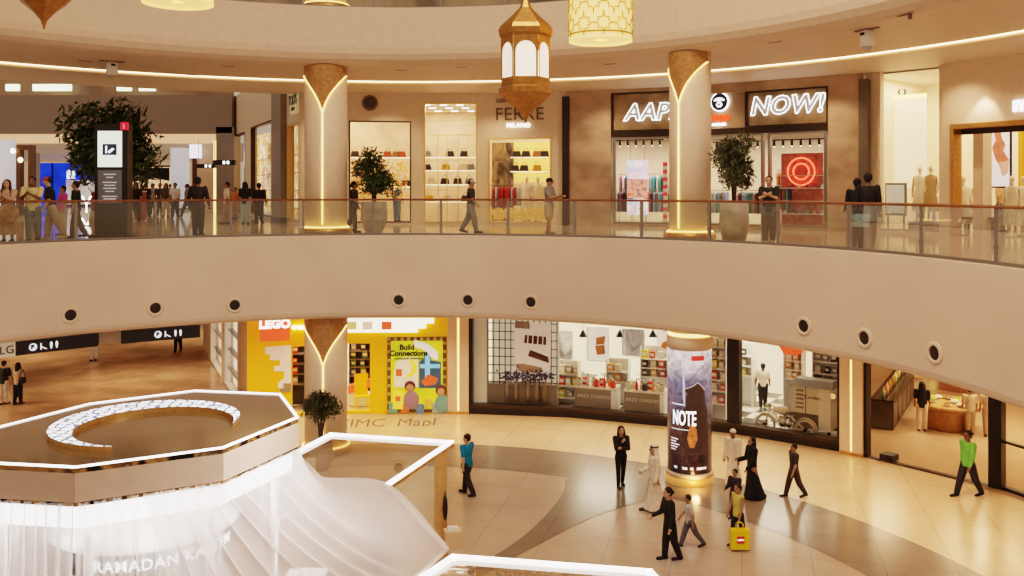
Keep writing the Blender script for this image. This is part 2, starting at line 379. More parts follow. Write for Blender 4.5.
def column(label, c, R, zb, zt, th, wtop=1.35, base=True):
    root=thing('gallery_column',label,'column',(c[0],c[1],0),th)
    b=S(); b.smooth=True; b.lathe([(R,zb),(R,zt)],n=48); b.build('shaft',CREAM,root)
    rows=flare_rows(zt,wtop)
    b=S(); cyl_patch(b,R,rows,.012); b.build('wood_inlay',GOLDW,root)
    b=S()
    for sg in (-1,1):
        pts=[((R+.02)*sin(sg*r[2]), -(R+.02)*cos(sg*r[2]), r[0]) for r in rows]
        pts=pts[5:]; b.tube(pts,.022,6)
    b.tube([(0,-(R+.02),zt-1.42),(0,-(R+.02),zb+.3)],.024,6)
    b.build('light_line',LEDY,root)
    if base:
        b=S(); b.lathe([(R+.03,zb),(R+.14,zb),(R+.14,zb+.16),(R+.03,zb+.2)],n=48,cap=False); b.build('base_ring',BRASS,root)
        b=S(); b.lathe([(R+.04,zb+.2),(R+.09,zb+.2),(R+.04,zb+.24)],n=48,cap=False); b.build('base_light',LEDY,root)
    return root
cl=on_circle(326,RR+.98); cr=on_circle(690,RR+.86)
column('cream round column on the middle gallery beside the leafy planter',cl,.66,0.0,ZC,rad(2))
column('cream round column on the middle gallery in front of the streetwear shop',cr,.58,0.0,ZC,rad(-43),1.5)
column('cream round column on the lower floor in front of the yellow toy shop',cl,.66,LZ,-2.56,rad(4),1.35)
column('cream round column at the top gallery with only its gold base showing',cl,.66,6.95,10,rad(2))
# ================================================================ SHOPS
def lx(px, A, B):          # distance along A->B hit by the sight line of column px, and its scale there
    dx=(px-512)/FPX; ex,ey=B[0]-A[0],B[1]-A[1]; L=math.hypot(ex,ey)
    # A + t*e = q*(dx,1)
    t=(A[1]*dx-A[0])/(ex-ey*dx); Y=A[1]+t*ey
    return t*L, FPX/Y
class Bay:
    def __init__(s, A, B): s.A=A; s.B=B; s.rz=frame(A,B); s.L=math.hypot(B[0]-A[0],B[1]-A[1]); s.M=Matrix.Translation((A[0],A[1],0))@Matrix.Rotation(s.rz,4,'Z')
    def x(s,px): return lx(px,s.A,s.B)[0]
    def z(s,px,y): return ZS(y,lx(px,s.A,s.B)[1])
    def P(s,x,y,z=0): return s.M@Vector((x,y,z))
    def xyz(s,px,y,d=0):      # point on the plane at depth d behind the front
        n=Vector((-sin(s.rz),cos(s.rz)))*d; A=(s.A[0]+n.x,s.A[1]+n.y); B=(s.B[0]+n.x,s.B[1]+n.y)
        t,sc=lx(px,A,B); return (t,d,ZS(y,sc))
    def root(s,name,label,cat,group=None): return thing(name,label,cat,(s.A[0],s.A[1],0),s.rz,group)
    def wall(s,name,z0,z1,ops,m,th=.3):
        b=MB(); b.M=s.M; x=0
        for (x0,x1,a,c) in sorted(ops):
            if x0>x: b.box(x,x0,0,th,z0,z1)
            if c<z1: b.box(x0,x1,0,th,c,z1)
            if a>z0: b.box(x0,x1,0,th,z0,a)
            x=x1
        if x<s.L: b.box(x,s.L,0,th,z0,z1)
        return struct(b.build(name,m))
    def light(s,x,y,z,sx,sy,p,col=(1,.84,.62)):
        q=s.P(x,y,z); area('shop_lamp',tuple(q),sx,p,col,rot=(0,0,s.rz),sy=sy)

# ---- reusable goods (first one of a kind is moved, later ones are copies)
GC={}
def mk_bag(m):
    r=thing('handbag','','handbag')
    b=MB(); b.add([(-.16,-.06,0),(.16,-.06,0),(.16,.06,0),(-.16,.06,0),(-.12,-.035,.2),(.12,-.035,.2),(.12,.035,.2),(-.12,.035,.2)],[(0,3,2,1),(4,5,6,7),(0,1,5,4),(1,2,6,5),(2,3,7,6),(3,0,4,7)])
    b.build('body',m,r)
    b=MB(); b.tube([(-.07,0,.19),(-.06,0,.27),(0,0,.31),(.06,0,.27),(.07,0,.19)],.009,6); b.build('handle',m,r); return r
def mk_shoe(m):
    r=thing('shoe','','shoe'); b=MB(); b.ell((0,0,.05),(.05,.13,.045)); b.ell((0,.06,.08),(.045,.06,.05)); b.build('upper',m,r)
    b=MB(); b.ell((0,0,.015),(.055,.14,.016)); b.build('sole',WHITE,r); return r
def mk_garment(m, long=.75):
    r=thing('hanging_garment','','garment')
    b=MB(); b.smooth=True; h=long
    rows=[(0,.07,.03),(-.05,.2,.04),(-.12,.22,.05),(-.35,.19,.05),(-h,.22,.06)]
    n=10; vs=[]; 
    for z,rx,ry in rows:
        for k in range(n): vs.append((ry*cos(2*PI*k/n)*(1+.25*(k%2)),rx*sin(2*PI*k/n),z))
    b.add(vs,[(j*n+k,j*n+(k+1)%n,(j+1)*n+(k+1)%n,(j+1)*n+k) for j in range(4) for k in range(n)]+[tuple(range(4*n,5*n))]); b.build('cloth',m,r)
    b=MB(); b.tube([(0,-.18,-.03),(0,0,.03),(0,.18,-.03)],.006,5); b.tube([(0,0,.03),(0,0,.08),(0,.02,.1),(0,.03,.08)],.005,5); b.build('hanger',GREY,r); return r
def mk_box(m, d=(.14,.1,.18)):
    r=thing('candy_box','','candy box'); b=MB(); b.cbox((0,0,d[2]/2),d); b.build('carton',m,r)
    b=MB(); b.cbox((0,-d[1]/2-.002,d[2]*.55),(d[0]*.7,.004,d[2]*.4)); b.build('front_print',WHITE,r); return r
def mk_jar(m):
    r=thing('candy_jar','','jar'); b=MB(); b.lathe([(.05,0),(.065,.02),(.065,.14),(.045,.16)],n=14); b.build('contents',m,r)
    b=MB(); b.lathe([(.05,.16),(.05,.19),(.02,.2)],n=14); b.build('lid',GREY,r); return r
def mk_bottle(m):
    r=thing('bottle','','bottle'); b=MB(); b.lathe([(.035,0),(.035,.15),(.012,.2),(.012,.25)],n=12); b.build('glass_body',m,r)
    b=MB(); b.lathe([(.015,.25),(.015,.28)],n=8); b.build('cap',BLACK,r); return r
def mk_mannequin(m, cloth):
    r=thing('mannequin','','mannequin')
    b=MB(); b.ell((0,0,1.68),(.07,.085,.11)); b.tube([(0,0,1.48),(0,0,1.6)],.045); b.tube([(0,0,1.44),(0,0,1.5)],.1,12,.05)
    for sx in (-1,1):
        b.tube([(sx*.18,0,1.42),(sx*.23,.02,1.15),(sx*.21,-.06,.9)],.045,8,.03); b.ell((sx*.21,-.07,.85),(.03,.035,.07)); b.tube([(sx*.08,0,.85),(sx*.09,0,.45),(sx*.09,.02,.08)],.075,10,.04); b.ell((sx*.09,-.05,.04),(.04,.11,.04))
    b.build('figure',m,r)
    b=MB(); b.smooth=True; n=16; rows=[(1.5,.07,.06),(1.45,.19,.1),(1.25,.19,.12),(1.05,.15,.11),(.9,.19,.14),(.55,.24,.17),(.35,.27,.19)]
    vs=[(rx*cos(2*PI*k/n),ry*sin(2*PI*k/n)*(1+.06*(k%2)),z) for z,rx,ry in rows for k in range(n)]
    b.add(vs,[(j*n+k,j*n+(k+1)%n,(j+1)*n+(k+1)%n,(j+1)*n+k) for j in range(6) for k in range(n)]); b.build('dress',cloth,r)
    b=MB(); b.lathe([(.2,0),(.2,.02)],n=24); b.build('base_plate',GREY,r); return r
MK={'bag':mk_bag,'shoe':mk_shoe,'garment':mk_garment,'box':mk_box,'jar':mk_jar,'bottle':mk_bottle}
def put(kind, cname, col, loc, rz, label, group, scale=None, rough=.5, emit=0.0):
    key=(kind,cname)
    if key not in GC:
        m=mat('goods_'+cname,col,rough,emit=emit); r=MK[kind](m); GC[key]=r
        r.location=loc; r.rotation_euler=(0,0,rz); r['label']=label; r['group']=group
        if scale: r.scale=(scale,)*3
        return r
    r=dup(GC[key],loc,rz,label,group); r.scale=(scale or 1,)*3
    return r
def wall_shelf(bay, x0,x1,y,z, d=.32, label='', mat_=None, group=None):
    r=thing('wall_shelf',label,'shelf',tuple(bay.P((x0+x1)/2,y,z)),bay.rz,group); w=(x1-x0)/2
    b=MB(); b.box(-w,w,-d,0,-.03,0); b.build('board',mat_ or WHITE,r)
    for sx in (-.8,.8): b=MB(); b.box(sx*w-.012,sx*w+.012,-d*.8,0,-.09,-.03); b.build('bracket',GREY,r)
    b=MB(); b.box(-w,w,-d,-d+.015,-.045,-.03); b.build('light_strip',LED,r)
    return r
def rail(bay,x0,x1,y,z,label,cols,gl,n=14,long=.75):
    r=thing('clothes_rail',label,'clothes rail',tuple(bay.P((x0+x1)/2,y,0)),bay.rz); w=(x1-x0)/2
    b=MB(); b.tube([(-w,0,z),(w,0,z)],.014,8); b.build('bar',GREY,r)
    for sx in (-1,1):
        b=MB(); b.tube([(sx*w,0,z),(sx*w,0,.02)],.014,8); b.box(sx*w-.03,sx*w+.03,-.25,.25,0,.03); b.build('leg',GREY,r)
    for k in range(n):
        c=cols[random.randrange(len(cols))]; q=bay.P(x0+(x1-x0)*(k+.7)/(n+.4),y,z-.085)
        put('garment',c[0],c[1],tuple(q),bay.rz+random.uniform(-.25,.25),gl.replace('COL',c[0].replace('_',' ')),'garments on rails in the '+label.split(' in the ')[-1])
def glasspane(root,x0,x1,z0,z1,y=.1,name='glass_pane',m=None):
    b=MB(); b.add([(x0,y,z0),(x1,y,z0),(x1,y,z1),(x0,y,z1)],[(0,1,2,3)]); return b.build(name,m or GLASS,root)
def winframe(root,x0,x1,z0,z1,t=.05,d=.12,m=None,name='frame',y=0.0):
    b=MB(); b.box(x0,x0+t,y-.02,y+d,z0,z1); b.box(x1-t,x1,y-.02,y+d,z0,z1); b.box(x0+t,x1-t,y-.02,y+d,z1-t,z1); b.box(x0+t,x1-t,y-.02,y+d,z0,z0+t); return b.build(name,m or BLACK,root)

# ---------------- middle gallery, cream accessories boutique with three windows
B1=[Bay(on_circle(302,RW),on_circle(417,RW)),Bay(on_circle(417,RW),on_circle(482,RW)),Bay(on_circle(482,RW),on_circle(567,RW))]
def op(bay,pa,pb,ya,yb=None,z0=None):
    x0,x1=bay.x(pa),bay.x(pb); z1=bay.z((pa+pb)/2,ya); return (x0,x1,.08 if z0 is None else z0,z1)
O1=op(B1[0],349,411,121); O2=op(B1[1],424,477,103); O3=op(B1[2],488,551,138)
for i,(bb,oo) in enumerate(zip(B1,(O1,O2,O3))):
    bb.wall('wall_boutique_'+str(i+1),0,ZC+.05,[oo],CREAMW)
GOLDF=mat('gold_fitting',(.9,.62,.25),.3,metal=.7)
for bb,oo,lab,fm in ((B1[0],O1,'tall boutique shop window with thin black frame behind the potted tree',BLACK),(B1[1],O2,'tallest narrow boutique shop window with gold shelving',GOLDF),(B1[2],O3,'boutique shop window under the serif sign showing red clothes',GOLDF)):
    r=bb.root('shop_window',lab,'shop window'); winframe(r,oo[0],oo[1],oo[2],oo[3],.045,.14,fm); glasspane(r,oo[0]+.045,oo[1]-.045,oo[2]+.04,oo[3]-.04)
# room shells
def room(name, pa, pb, Rb, R0, z0, z1, mback, mside=None, mceil=None, lamps=True, power=120, col=(1,.82,.58), floor=None, sides=(True,True), ab=None):
    a=phi_of(on_circle(pa,R0)); c=phi_of(on_circle(pb,R0))
    if ab: a,c=(ab[0] if ab[0] is not None else a),(ab[1] if ab[1] is not None else c)
    b=MB(); b.sweep([(Rb,z0),(Rb,z1),(Rb+.1,z1),(Rb+.1,z0)],a,c,12,closed=True); struct(b.build('wall_back_'+name,mback))
    for k,(sd,ph) in enumerate(zip(sides,(a,c))):
        if sd:
            b=MB(); b.sweep([(R0+.32,z0),(R0+.32,z1),(Rb,z1),(Rb,z0)],ph-.004,ph+.004,1,closed=True); struct(b.build('wall_side_'+name+('_left','_right')[k],mside or mback))
    b=MB(); b.sweep([(R0+.3,z1),(Rb,z1)],a,c,12); struct(b.build('ceiling_'+name,mceil or WHITE))
    if floor: 
        b=MB(); b.sweep([(R0+.45,z0+.02),(Rb,z0+.02)],a,c,12); struct(b.build('floor_'+name,floor))
    n=max(1,round((c-a)*R0/3))
    for k in range(n):
        ph=a+(c-a)*(k+.5)/n
        p=pol(ph,(R0+Rb)/2,z1-.05); area('shop_lamp',tuple(p),2.2,power,col,rot=(0,0,-ph),sy=2.6)
    return a,c
BOUT=mat('boutique_back_wall',(.74,.54,.36),.5,emit=.06,ecol=(1,.72,.45),var=.15,vscale=1.5)  # slight emission puts shop lighting into the wall itself
room('boutique',303,566,24.2,RW,0,4.75,BOUT,power=80,col=(1,.82,.64))
bags=[('orange_red',(.6,.12,.04)),('tan',(.45,.22,.08)),('charcoal',(.05,.045,.04)),('burgundy',(.25,.04,.03)),('mustard',(.8,.45,.06)),('grey',(.25,.25,.26)),('cream',(.85,.75,.6))]
def shelf_of_bags(bay,px0,px1,y,d,items,lab,gr):
    a=bay.xyz(px0,y,d); c=bay.xyz(px1,y,d)
    wall_shelf(bay,a[0],c[0],d,a[2],label=lab,mat_=WHITE)
    for f,cn in items:
        cd=dict(bags)[cn]; q=bay.P(a[0]+(c[0]-a[0])*f,d-.16,a[2]); put('bag',cn,cd,tuple(q),bay.rz,cn.replace('_',' ')+' handbag on the '+lab,gr,1.15)
shelf_of_bags(B1[0],349,411,157,1.4,[(.1,'charcoal'),(.3,'charcoal'),(.62,'orange_red'),(.85,'orange_red'),(.76,'tan')],'white shelf high in the window behind the potted tree','handbags in the boutique windows')
shelf_of_bags(B1[0],349,411,186,1.4,[(.1,'tan'),(.9,'burgundy'),(.98,'charcoal')],'lower shelf in the window behind the potted tree','handbags in the boutique windows')
for yy,its in ((157,[(.05,'grey'),(.5,'charcoal'),(.78,'charcoal')]),(170,[(.05,'charcoal'),(.42,'mustard'),(.75,'cream'),(.9,'grey')]),(184,[(.15,'cream'),(.4,'charcoal'),(.65,'charcoal'),(.88,'grey')]),(201,[(.1,'mustard'),(.45,'cream'),(.8,'charcoal')])):
    shelf_of_bags(B1[1],425,476,yy,1.3,its,{157:'top',170:'second',184:'third',201:'lowest'}[yy]+' shelf of the tall gold window','handbags in the boutique windows')
r=B1[1].root('gold_display_grid','slim gold display grid inside the tallest boutique window','display stand')
for px in (438,447,458,468):
    q=B1[1].xyz(px,200,.7); b=MB(); b.tube([(q[0],.7,.0),(q[0],.7,3.6)],.016,6); b.build('upright',GOLDF,r)
for y in (112,120,135,160,190):
    a=B1[1].xyz(426,y,.7); c=B1[1].xyz(475,y,.7); b=MB(); b.tube([(a[0],.7,a[2]),(c[0],.7,a[2])],.016,6); b.build('crossbar',GOLDF,r)
b=MB()
for k in range(9):
    a=B1[1].xyz(427+k*5.5,105+k%3*3,.5); b.box(a[0]-.14,a[0]+.14,.5,.52,a[2]-.03,a[2]+.02)
tag(b.build('light_raft',LEDW,None),'bright stacked light bars at the head of the tallest window','light'); bpy.data.objects['light_raft'].matrix_world=B1[1].M
# flower display
def puffs(name,bay,px0,px1,y0,y1,d,m,n,label,cat,sz=.05,seed=1):
    rnd=random.Random(seed); b=MB(); 
    for k in range(n):
        px=rnd.uniform(px0,px1); y=rnd.uniform(y0,y1); q=bay.xyz(px,y,d+rnd.uniform(-.2,.2)); s=sz*rnd.uniform(.6,1.3)
        for j in range(2):
            a=rnd.uniform(0,PI); u=Vector((cos(a),sin(a)*.4,rnd.uniform(-.6,.6)))*s; w=Vector((-sin(a)*.4,.3,cos(a)))*s; c=Vector(q)
            b.add([tuple(c-u),tuple(c+w),tuple(c+u),tuple(c-w)],[(0,1,2,3)])
    r=bay.root(name,label,cat); b.build('blossoms',m,r,fix=False)
    b=MB()
    for k in range(5):
        q=bay.xyz(px0+(px1-px0)*(k+.5)/5,(y0+y1)/2,d); b.tube([(q[0],d,.0),(q[0]+rnd.uniform(-.1,.1),d,q[2])],.012,5)
    b.build('stems',GOLDF,r); return r
YEL=mat('yellow_blossom',(.90,.48,.08),.6,emit=.2,ecol=(1,.5,.12),var=.3); GRS=mat('golden_grass',(.80,.50,.16),.6,emit=.12,ecol=(1,.65,.2),var=.3)
puffs('blossom_display',B1[0],352,408,162,200,1.0,YEL,420,'yellow blossom display filling the window behind the potted tree','flower display')
puffs('golden_grass_bed',B1[2],489,549,209,219,.75,GRS,420,'bed of golden grasses along the foot of the red clothes window','grass display',.07,3)
rw=[('red',(.55,.03,.02)),('pale_blue',(.5,.6,.75)),('white',(.85,.8,.72))]
rail(B1[2],B1[2].xyz(491,0,1.2)[0],B1[2].xyz(521,0,1.2)[0],1.2,1.55,'clothes rail with red garments in the serif sign window',[rw[0],rw[0],rw[0],rw[1]],'COL garment on the rail in the serif sign window',9)
shelf_of_bags(B1[2],512,549,157,1.3,[(.15,'charcoal'),(.4,'charcoal'),(.7,'tan'),(.9,'charcoal')],'upper right shelf of the serif sign window','handbags in the boutique windows')
shelf_of_bags(B1[2],512,549,171,1.3,[(.1,'charcoal'),(.35,'charcoal'),(.7,'mustard')],'second right shelf of the serif sign window','handbags in the boutique windows')
mq=mk_mannequin(mat('mannequin_ivory',(.8,.7,.55),.4),mat('ivory_dress',(.85,.76,.6),.6))
mq.location=tuple(B1[2].P(B1[2].xyz(527,0,1.0)[0],1.0,.1)); mq.rotation_euler=(0,0,B1[2].rz); mq['label']='ivory dressed mannequin in the serif sign window, the left one of two'; mq['group']='shop mannequins'
dup(mq,tuple(B1[2].P(B1[2].xyz(538,0,1.0)[0],1.0,.1)),B1[2].rz+.3,'ivory dressed mannequin in the serif sign window, the right one of two')
mirror=ramp_mat('bronze_mirror',[(.35,(.12,.09,.07)),(.55,(.45,.33,.2)),(.7,(.85,.6,.25))],scale=2.2,rough=.15,metal=.3,stretch=(1,1,.6),distort=1.5)
b=MB(); a=B1[2].xyz(489,142,.9); c=B1[2].xyz(511,142,.9); b.box(a[0],c[0],1.45,1.5,.1,a[2]); r=B1[2].root('mirror_panel','bronze mirror panel at the left of the red clothes window','mirror'); b.build('sheet',mirror,r)
b=MB(); a=B1[2].xyz(512,142,1.6); c=B1[2].xyz(550,182,1.6); b.box(a[0],c[0],1.7,1.74,c[2],a[2]); r=B1[2].root('amber_panel','glowing amber panel behind the shelves under the serif sign','panel'); b.build('sheet',mat('amber_glow',(.9,.5,.1),.4,emit=.8,ecol=(1,.6,.15),var=.3,vscale=2),r)
# serif sign
r=B1[2].root('boutique_sign','serif boutique sign in raised letters above the red clothes window','sign')
SER=mat('sign_letters_bronze',(.20,.13,.08),.4)
q=B1[2].xyz(519,115,0); 
def serifish(txt,size,px,y,m,nm='lettering',off=.0): 
    q=B1[2].xyz(px,y,0); return text_mesh(nm,txt,size,m,r,(q[0],-.03,q[2]),ext=.02,offset=off,space=1.05)
serifish('FERRE',.70,519.5,114.5,SER); serifish('GIANFRANCO',.24,516,100.5,SER); serifish('MILANO',.24,518.5,125.5,LEDW)
# round wall speaker
q=B1[0].xyz(370,103,0); r=thing('wall_speaker','round grey speaker on the cream wall above the potted tree','speaker',tuple(B1[0].P(q[0],0,q[2])),B1[0].rz)
b=MB(); b.M=Matrix.Rotation(PI/2,4,'X'); b.lathe([(.31,0),(.31,.05),(.28,.06)],n=32); b.build('rim',mat('speaker_rim',(.25,.19,.15),.5),r)
b=MB(); b.M=Matrix.Rotation(PI/2,4,'X'); b.lathe([(.28,.055),(.15,.07),(.02,.062)],n=32); b.build('grille',mat('speaker_grille',(.12,.09,.08),.6),r)

# ---------------- middle gallery, streetwear shop
pA,pM,pB=on_circle(566,RW-.1),on_circle(691,RW-.1),on_circle(861,RW-.1)
SA,SB=Bay(pA,pM),Bay(pM,pB)
oA=(SA.x(611),SA.L,.1,SA.z(640,92)); oB=(0,SB.x(828),.1,SB.z(828,86))
SA.wall('wall_stone_left',0,ZC+.0,[oA],STONE,.3); SB.wall('wall_stone_right',0,ZC+.0,[oB],STONE,.3)
r=SA.root('shopfront_trim','dark metal edge strips around the stone streetwear shopfront','trim')
b=MB(); b.box(-.12,.14,-.1,.2,0,ZC-.3); b.build('left_strip',DARK,r)
b=MB(); b.box(0,SA.L,-.08,-.02,SA.z(640,88.5)+.12,SA.z(640,88.5)+.17); b.build('light_line',LEDW,r)
r=SB.root('shopfront_trim','dark metal edge strip and light line right of the neon exclamation sign','trim')
b=MB(); b.box(SB.L-.05,SB.L+.22,-.1,.2,0,ZC-.3); b.build('right_strip',mat('sage_metal',(.17,.15,.11),.4),r)
b=MB(); b.box(0,SB.L-.2,-.08,-.02,SA.z(640,88.5)+.12,SA.z(640,88.5)+.17); b.build('light_line',LEDW,r)
zt=SA.z(640,131); zt2=SA.z(640,137)
# sign boards
for bay,o_,nm,lab in ((SA,oA,'left','gold leaf sign board with outlined neon capital letters left of the front column'),(SB,oB,'right','gold leaf sign board with neon letters ending in an exclamation mark')):
    r=bay.root('sign_board',lab,'sign')
    x0,x1=o_[0],o_[1]
    if bay is SB: x0=bay.x(745)
    b=MB(); b.box(x0,x1,.12,.2,zt,o_[3]); b.build('board',BRONZE,r)
    winframe(r,x0,x1,zt,o_[3],.05,.2,DARK)
    if bay is SA: cx,txt,sz,pxs=SA.x(651),'AAPE',.84,652
    else: cx,txt,sz,pxs=SB.x(784),'NOW!',.84,786
    q=bay.xyz(pxs,112 if bay is SA else 105,.1)
    text_mesh('lettering',txt,sz,mat('neon_letter_fill',(.42,.40,.37),.4,emit=.25),r,(q[0],.1,q[2]-.02),ext=.03,shear=.22,offset=.028,space=1.08)
    text_mesh('neon_outline',txt,sz,mat('neon_white',(1,1,1),.4,emit=3.5,ecol=(.92,.95,1)),r,(q[0],.06,q[2]-.02),ext=0,bevel=.012,fill=False,shear=.22,offset=.028,space=1.08)
r=SB.root('sign_board','sign board with round navy emblem and red lettering beside the front column','sign')
b=MB(); b.box(0,SB.x(745),.14,.2,zt,oB[3]); b.build('board',mat('sign_board_tan',(.42,.31,.2),.5),r)
q=SB.xyz(720,102,.1); Mq=Matrix.Translation((q[0],.12,q[2]))@Matrix.Rotation(PI/2,4,'X')
b=MB(); b.M=Mq; b.lathe([(.34,0),(.34,.06),(.30,.065)],n=40); b.build('emblem_ring',mat('neon_white',(1,1,1)),r)
b=MB(); b.M=Mq; b.lathe([(.305,.02),(.305,.075)],n=40); b.build('emblem_disc',mat('emblem_navy',(.03,.05,.10),.4),r)
b=MB(); dome=[(.21*cos(a),.03+.13*sin(a)) for a in [PI*k/12 for k in range(13)]]; b.M=Matrix.Translation((q[0],.02,q[2])); b.plate(dome,0,.02)
b.plate([(.12*cos(2*PI*k/16),-.10+.10*sin(2*PI*k/16)) for k in range(16)],0,.02); b.plate([(-.05,.0),(.05,.0),(.05,.06),(-.05,.06)],0,.02); b.build('emblem_mark',mat('emblem_white',(.95,.95,.95),.4,emit=1.2),r)
b=MB(); b.M=Matrix.Translation((q[0],.01,q[2])); b.plate([(-.05,-.12),(.05,-.12),(.03,-.06),(-.03,-.06)],0,.01); b.build('emblem_detail',mat('emblem_navy',(.03,.05,.1)),r)
q=SB.xyz(722,117,.1); text_mesh('lettering','aape',.36,mat('neon_red',(.8,.05,.02),.4,emit=1.2,ecol=(1,.06,.02)),r,(q[0]-.05,.08,q[2]),ext=.02,offset=.02)
b=MB(); q=SB.xyz(718,124.5,.1); b.box(q[0]-.22,q[0]+.28,.08,.12,q[2]-.04,q[2]+.04); b.build('light_bar',mat('neon_white',(1,1,1)),r)
# shopfront glazing
r=SA.root('shopfront_glazing','streetwear shop window left of the front column','shop window')
winframe(r,SA.x(613),SA.L-.1,.1,zt2,.07,.18,GREY); glasspane(r,SA.x(613)+.07,SA.L-.2,.14,zt2-.06); b=MB(); b.box(SA.x(611),SA.L,0,.2,zt2,zt); b.build('transom',DARK,r)
b=MB(); b.box(SA.x(611),SA.L,-.02,.22,0,.1); b.build('plinth',STONE,r)
r=SB.root('shopfront_glazing','streetwear shop windows behind the olive tree right of the front column','shop window')
for a,c in ((.1,SB.x(763)),(SB.x(768),SB.x(826))): winframe(r,a,c,.1,zt2,.07,.18,GREY); glasspane(r,a+.07,c-.07,.14,zt2-.06)
b=MB(); b.box(0,SB.x(828),0,.2,zt2,zt); b.build('transom',DARK,r)
b=MB(); b.box(0,SB.x(828),-.02,.22,0,.1); b.build('plinth',STONE,r)
TR=mat('streetwear_ceiling',(.33,.29,.25),.7)
room('streetwear',568,861,25.6,RW,0,3.4,mat('streetwear_back',(.82,.70,.56),.6,emit=.04,var=.1,vscale=1.5),mceil=TR,power=80,col=(1,.86,.68))  # back wall glows faintly in place of shop lighting
def track(bay,pa,pb,y,d,label):
    a=bay.xyz(pa,y,d); c=bay.xyz(pb,y,d); r=thing('track_light',label,'track light',tuple(bay.P(0,d,a[2])),bay.rz)
    b=MB(); b.box(a[0],c[0],-.03,.03,0,.04); b.build('track',BLACK,r)
    n=6
    for k in range(n):
        x=a[0]+(c[0]-a[0])*(k+.5)/n; b=MB(); b.tube([(x,0,0),(x,-.02,-.08),(x+.02,-.05,-.2)],.05,8); b.build('spotlight',BLACK,r)
        b=MB(); b.ell((x+.02,-.06,-.21),(.03,.03,.02),8,6); b.build('lamp_lens',LEDW,r)
track(SA,616,664,141,1.4,'ceiling track with black spotlights in the left streetwear window')
track(SB,713,762,143,1.6,'ceiling track with black spotlights behind the olive tree')
track(SB,770,824,141,1.4,'ceiling track with black spotlights above the red display')
gc=[('navy',(.04,.06,.14)),('white',(.85,.82,.78)),('black',(.03,.03,.03)),('purple',(.3,.08,.25)),('teal',(.1,.35,.38)),('pink',(.75,.35,.4)),('olive',(.2,.22,.12)),('sky_blue',(.35,.55,.75)),('rust',(.5,.15,.06))]
rail(SA,SA.xyz(616,0,1.0)[0],SA.xyz(632,0,1.0)[0],1.0,1.35,'short clothes rail left of the hanging screens in the streetwear shop',gc,'COL garment at the left end of the streetwear shop',8)
rail(SA,SA.xyz(646,0,1.2)[0],SA.xyz(680,0,1.2)[0],1.2,1.35,'clothes rail right of the hanging screens in the streetwear shop',gc,'COL garment beside the hanging screens of the streetwear shop',14)
rail(SB,SB.xyz(700,0,1.0)[0],SB.xyz(728,0,1.0)[0],1.0,1.35,'clothes rail left of the olive tree in the streetwear shop',gc,'COL garment left of the olive tree in the streetwear shop',14)
rail(SB,SB.xyz(737,0,1.0)[0],SB.xyz(764,0,1.0)[0],1.0,1.35,'clothes rail right of the olive tree in the streetwear shop',gc,'COL garment right of the olive tree in the streetwear shop',14)
rail(SB,SB.xyz(772,0,1.6)[0],SB.xyz(792,0,1.6)[0],1.6,1.5,'clothes rail left of the red neon display in the streetwear shop',gc,'COL garment left of the red neon display of the streetwear shop',10)
rail(SA,SA.xyz(618,0,3.2)[0],SA.xyz(668,0,3.2)[0],3.4,2.0,'high back clothes rail in the left half of the streetwear shop',gc,'COL garment on the high rail at the back left of the streetwear shop',16,.6)
rail(SB,SB.xyz(775,0,3.2)[0],SB.xyz(822,0,3.2)[0],3.4,2.1,'high back clothes rail in the right half of the streetwear shop',gc,'COL garment on the high rail at the back right of the streetwear shop',16,.6)
# hanging screens
SCR=ramp_mat('fashion_screen',[(.35,(.75,.8,.9)),(.5,(.85,.5,.5)),(.6,(.3,.45,.8)),(.75,(.9,.9,.95))],scale=2.6,rough=.4,emit=.9,distort=1.2)
SCR2=ramp_mat('red_fashion_screen',[(.35,(.6,.08,.05)),(.5,(.8,.35,.25)),(.65,(.2,.1,.1)),(.8,(.9,.7,.6))],scale=3,rough=.4,emit=.7,distort=1.2)
r=SA.root('hanging_screens','stack of three hanging fashion screens in the left streetwear window','screen')
for (ya,yb,m) in ((160,179,SCR),(179.5,198,SCR2),(199,215,SCR)):
    a=SA.xyz(627,ya,.55); c=SA.xyz(648,yb,.55); b=MB(); b.box(a[0],c[0],.55,.6,c[2],a[2]); b.build('screen',m,r)
b=MB(); a=SA.xyz(630,160,.55); b.tube([(a[0],.58,a[2]),(a[0],.58,3.3)],.01,5); b.tube([(a[0]+.55,.58,a[2]),(a[0]+.55,.58,3.3)],.01,5); b.build('cable',GREY,r)
# candy striped posts
STR=mat('stripe_red',(.7,.06,.04),.5,emit=.3)
r=SA.root('striped_post','red and white striped post just left of the front column','post'); 
for k in range(16):
    a=SA.xyz(665,0,.6); b=MB(); b.box(a[0]-.08,a[0]+.08,.6,.68,.15+k*.14,.15+k*.14+.14); b.build('band',STR if k%2 else WHITE,r)
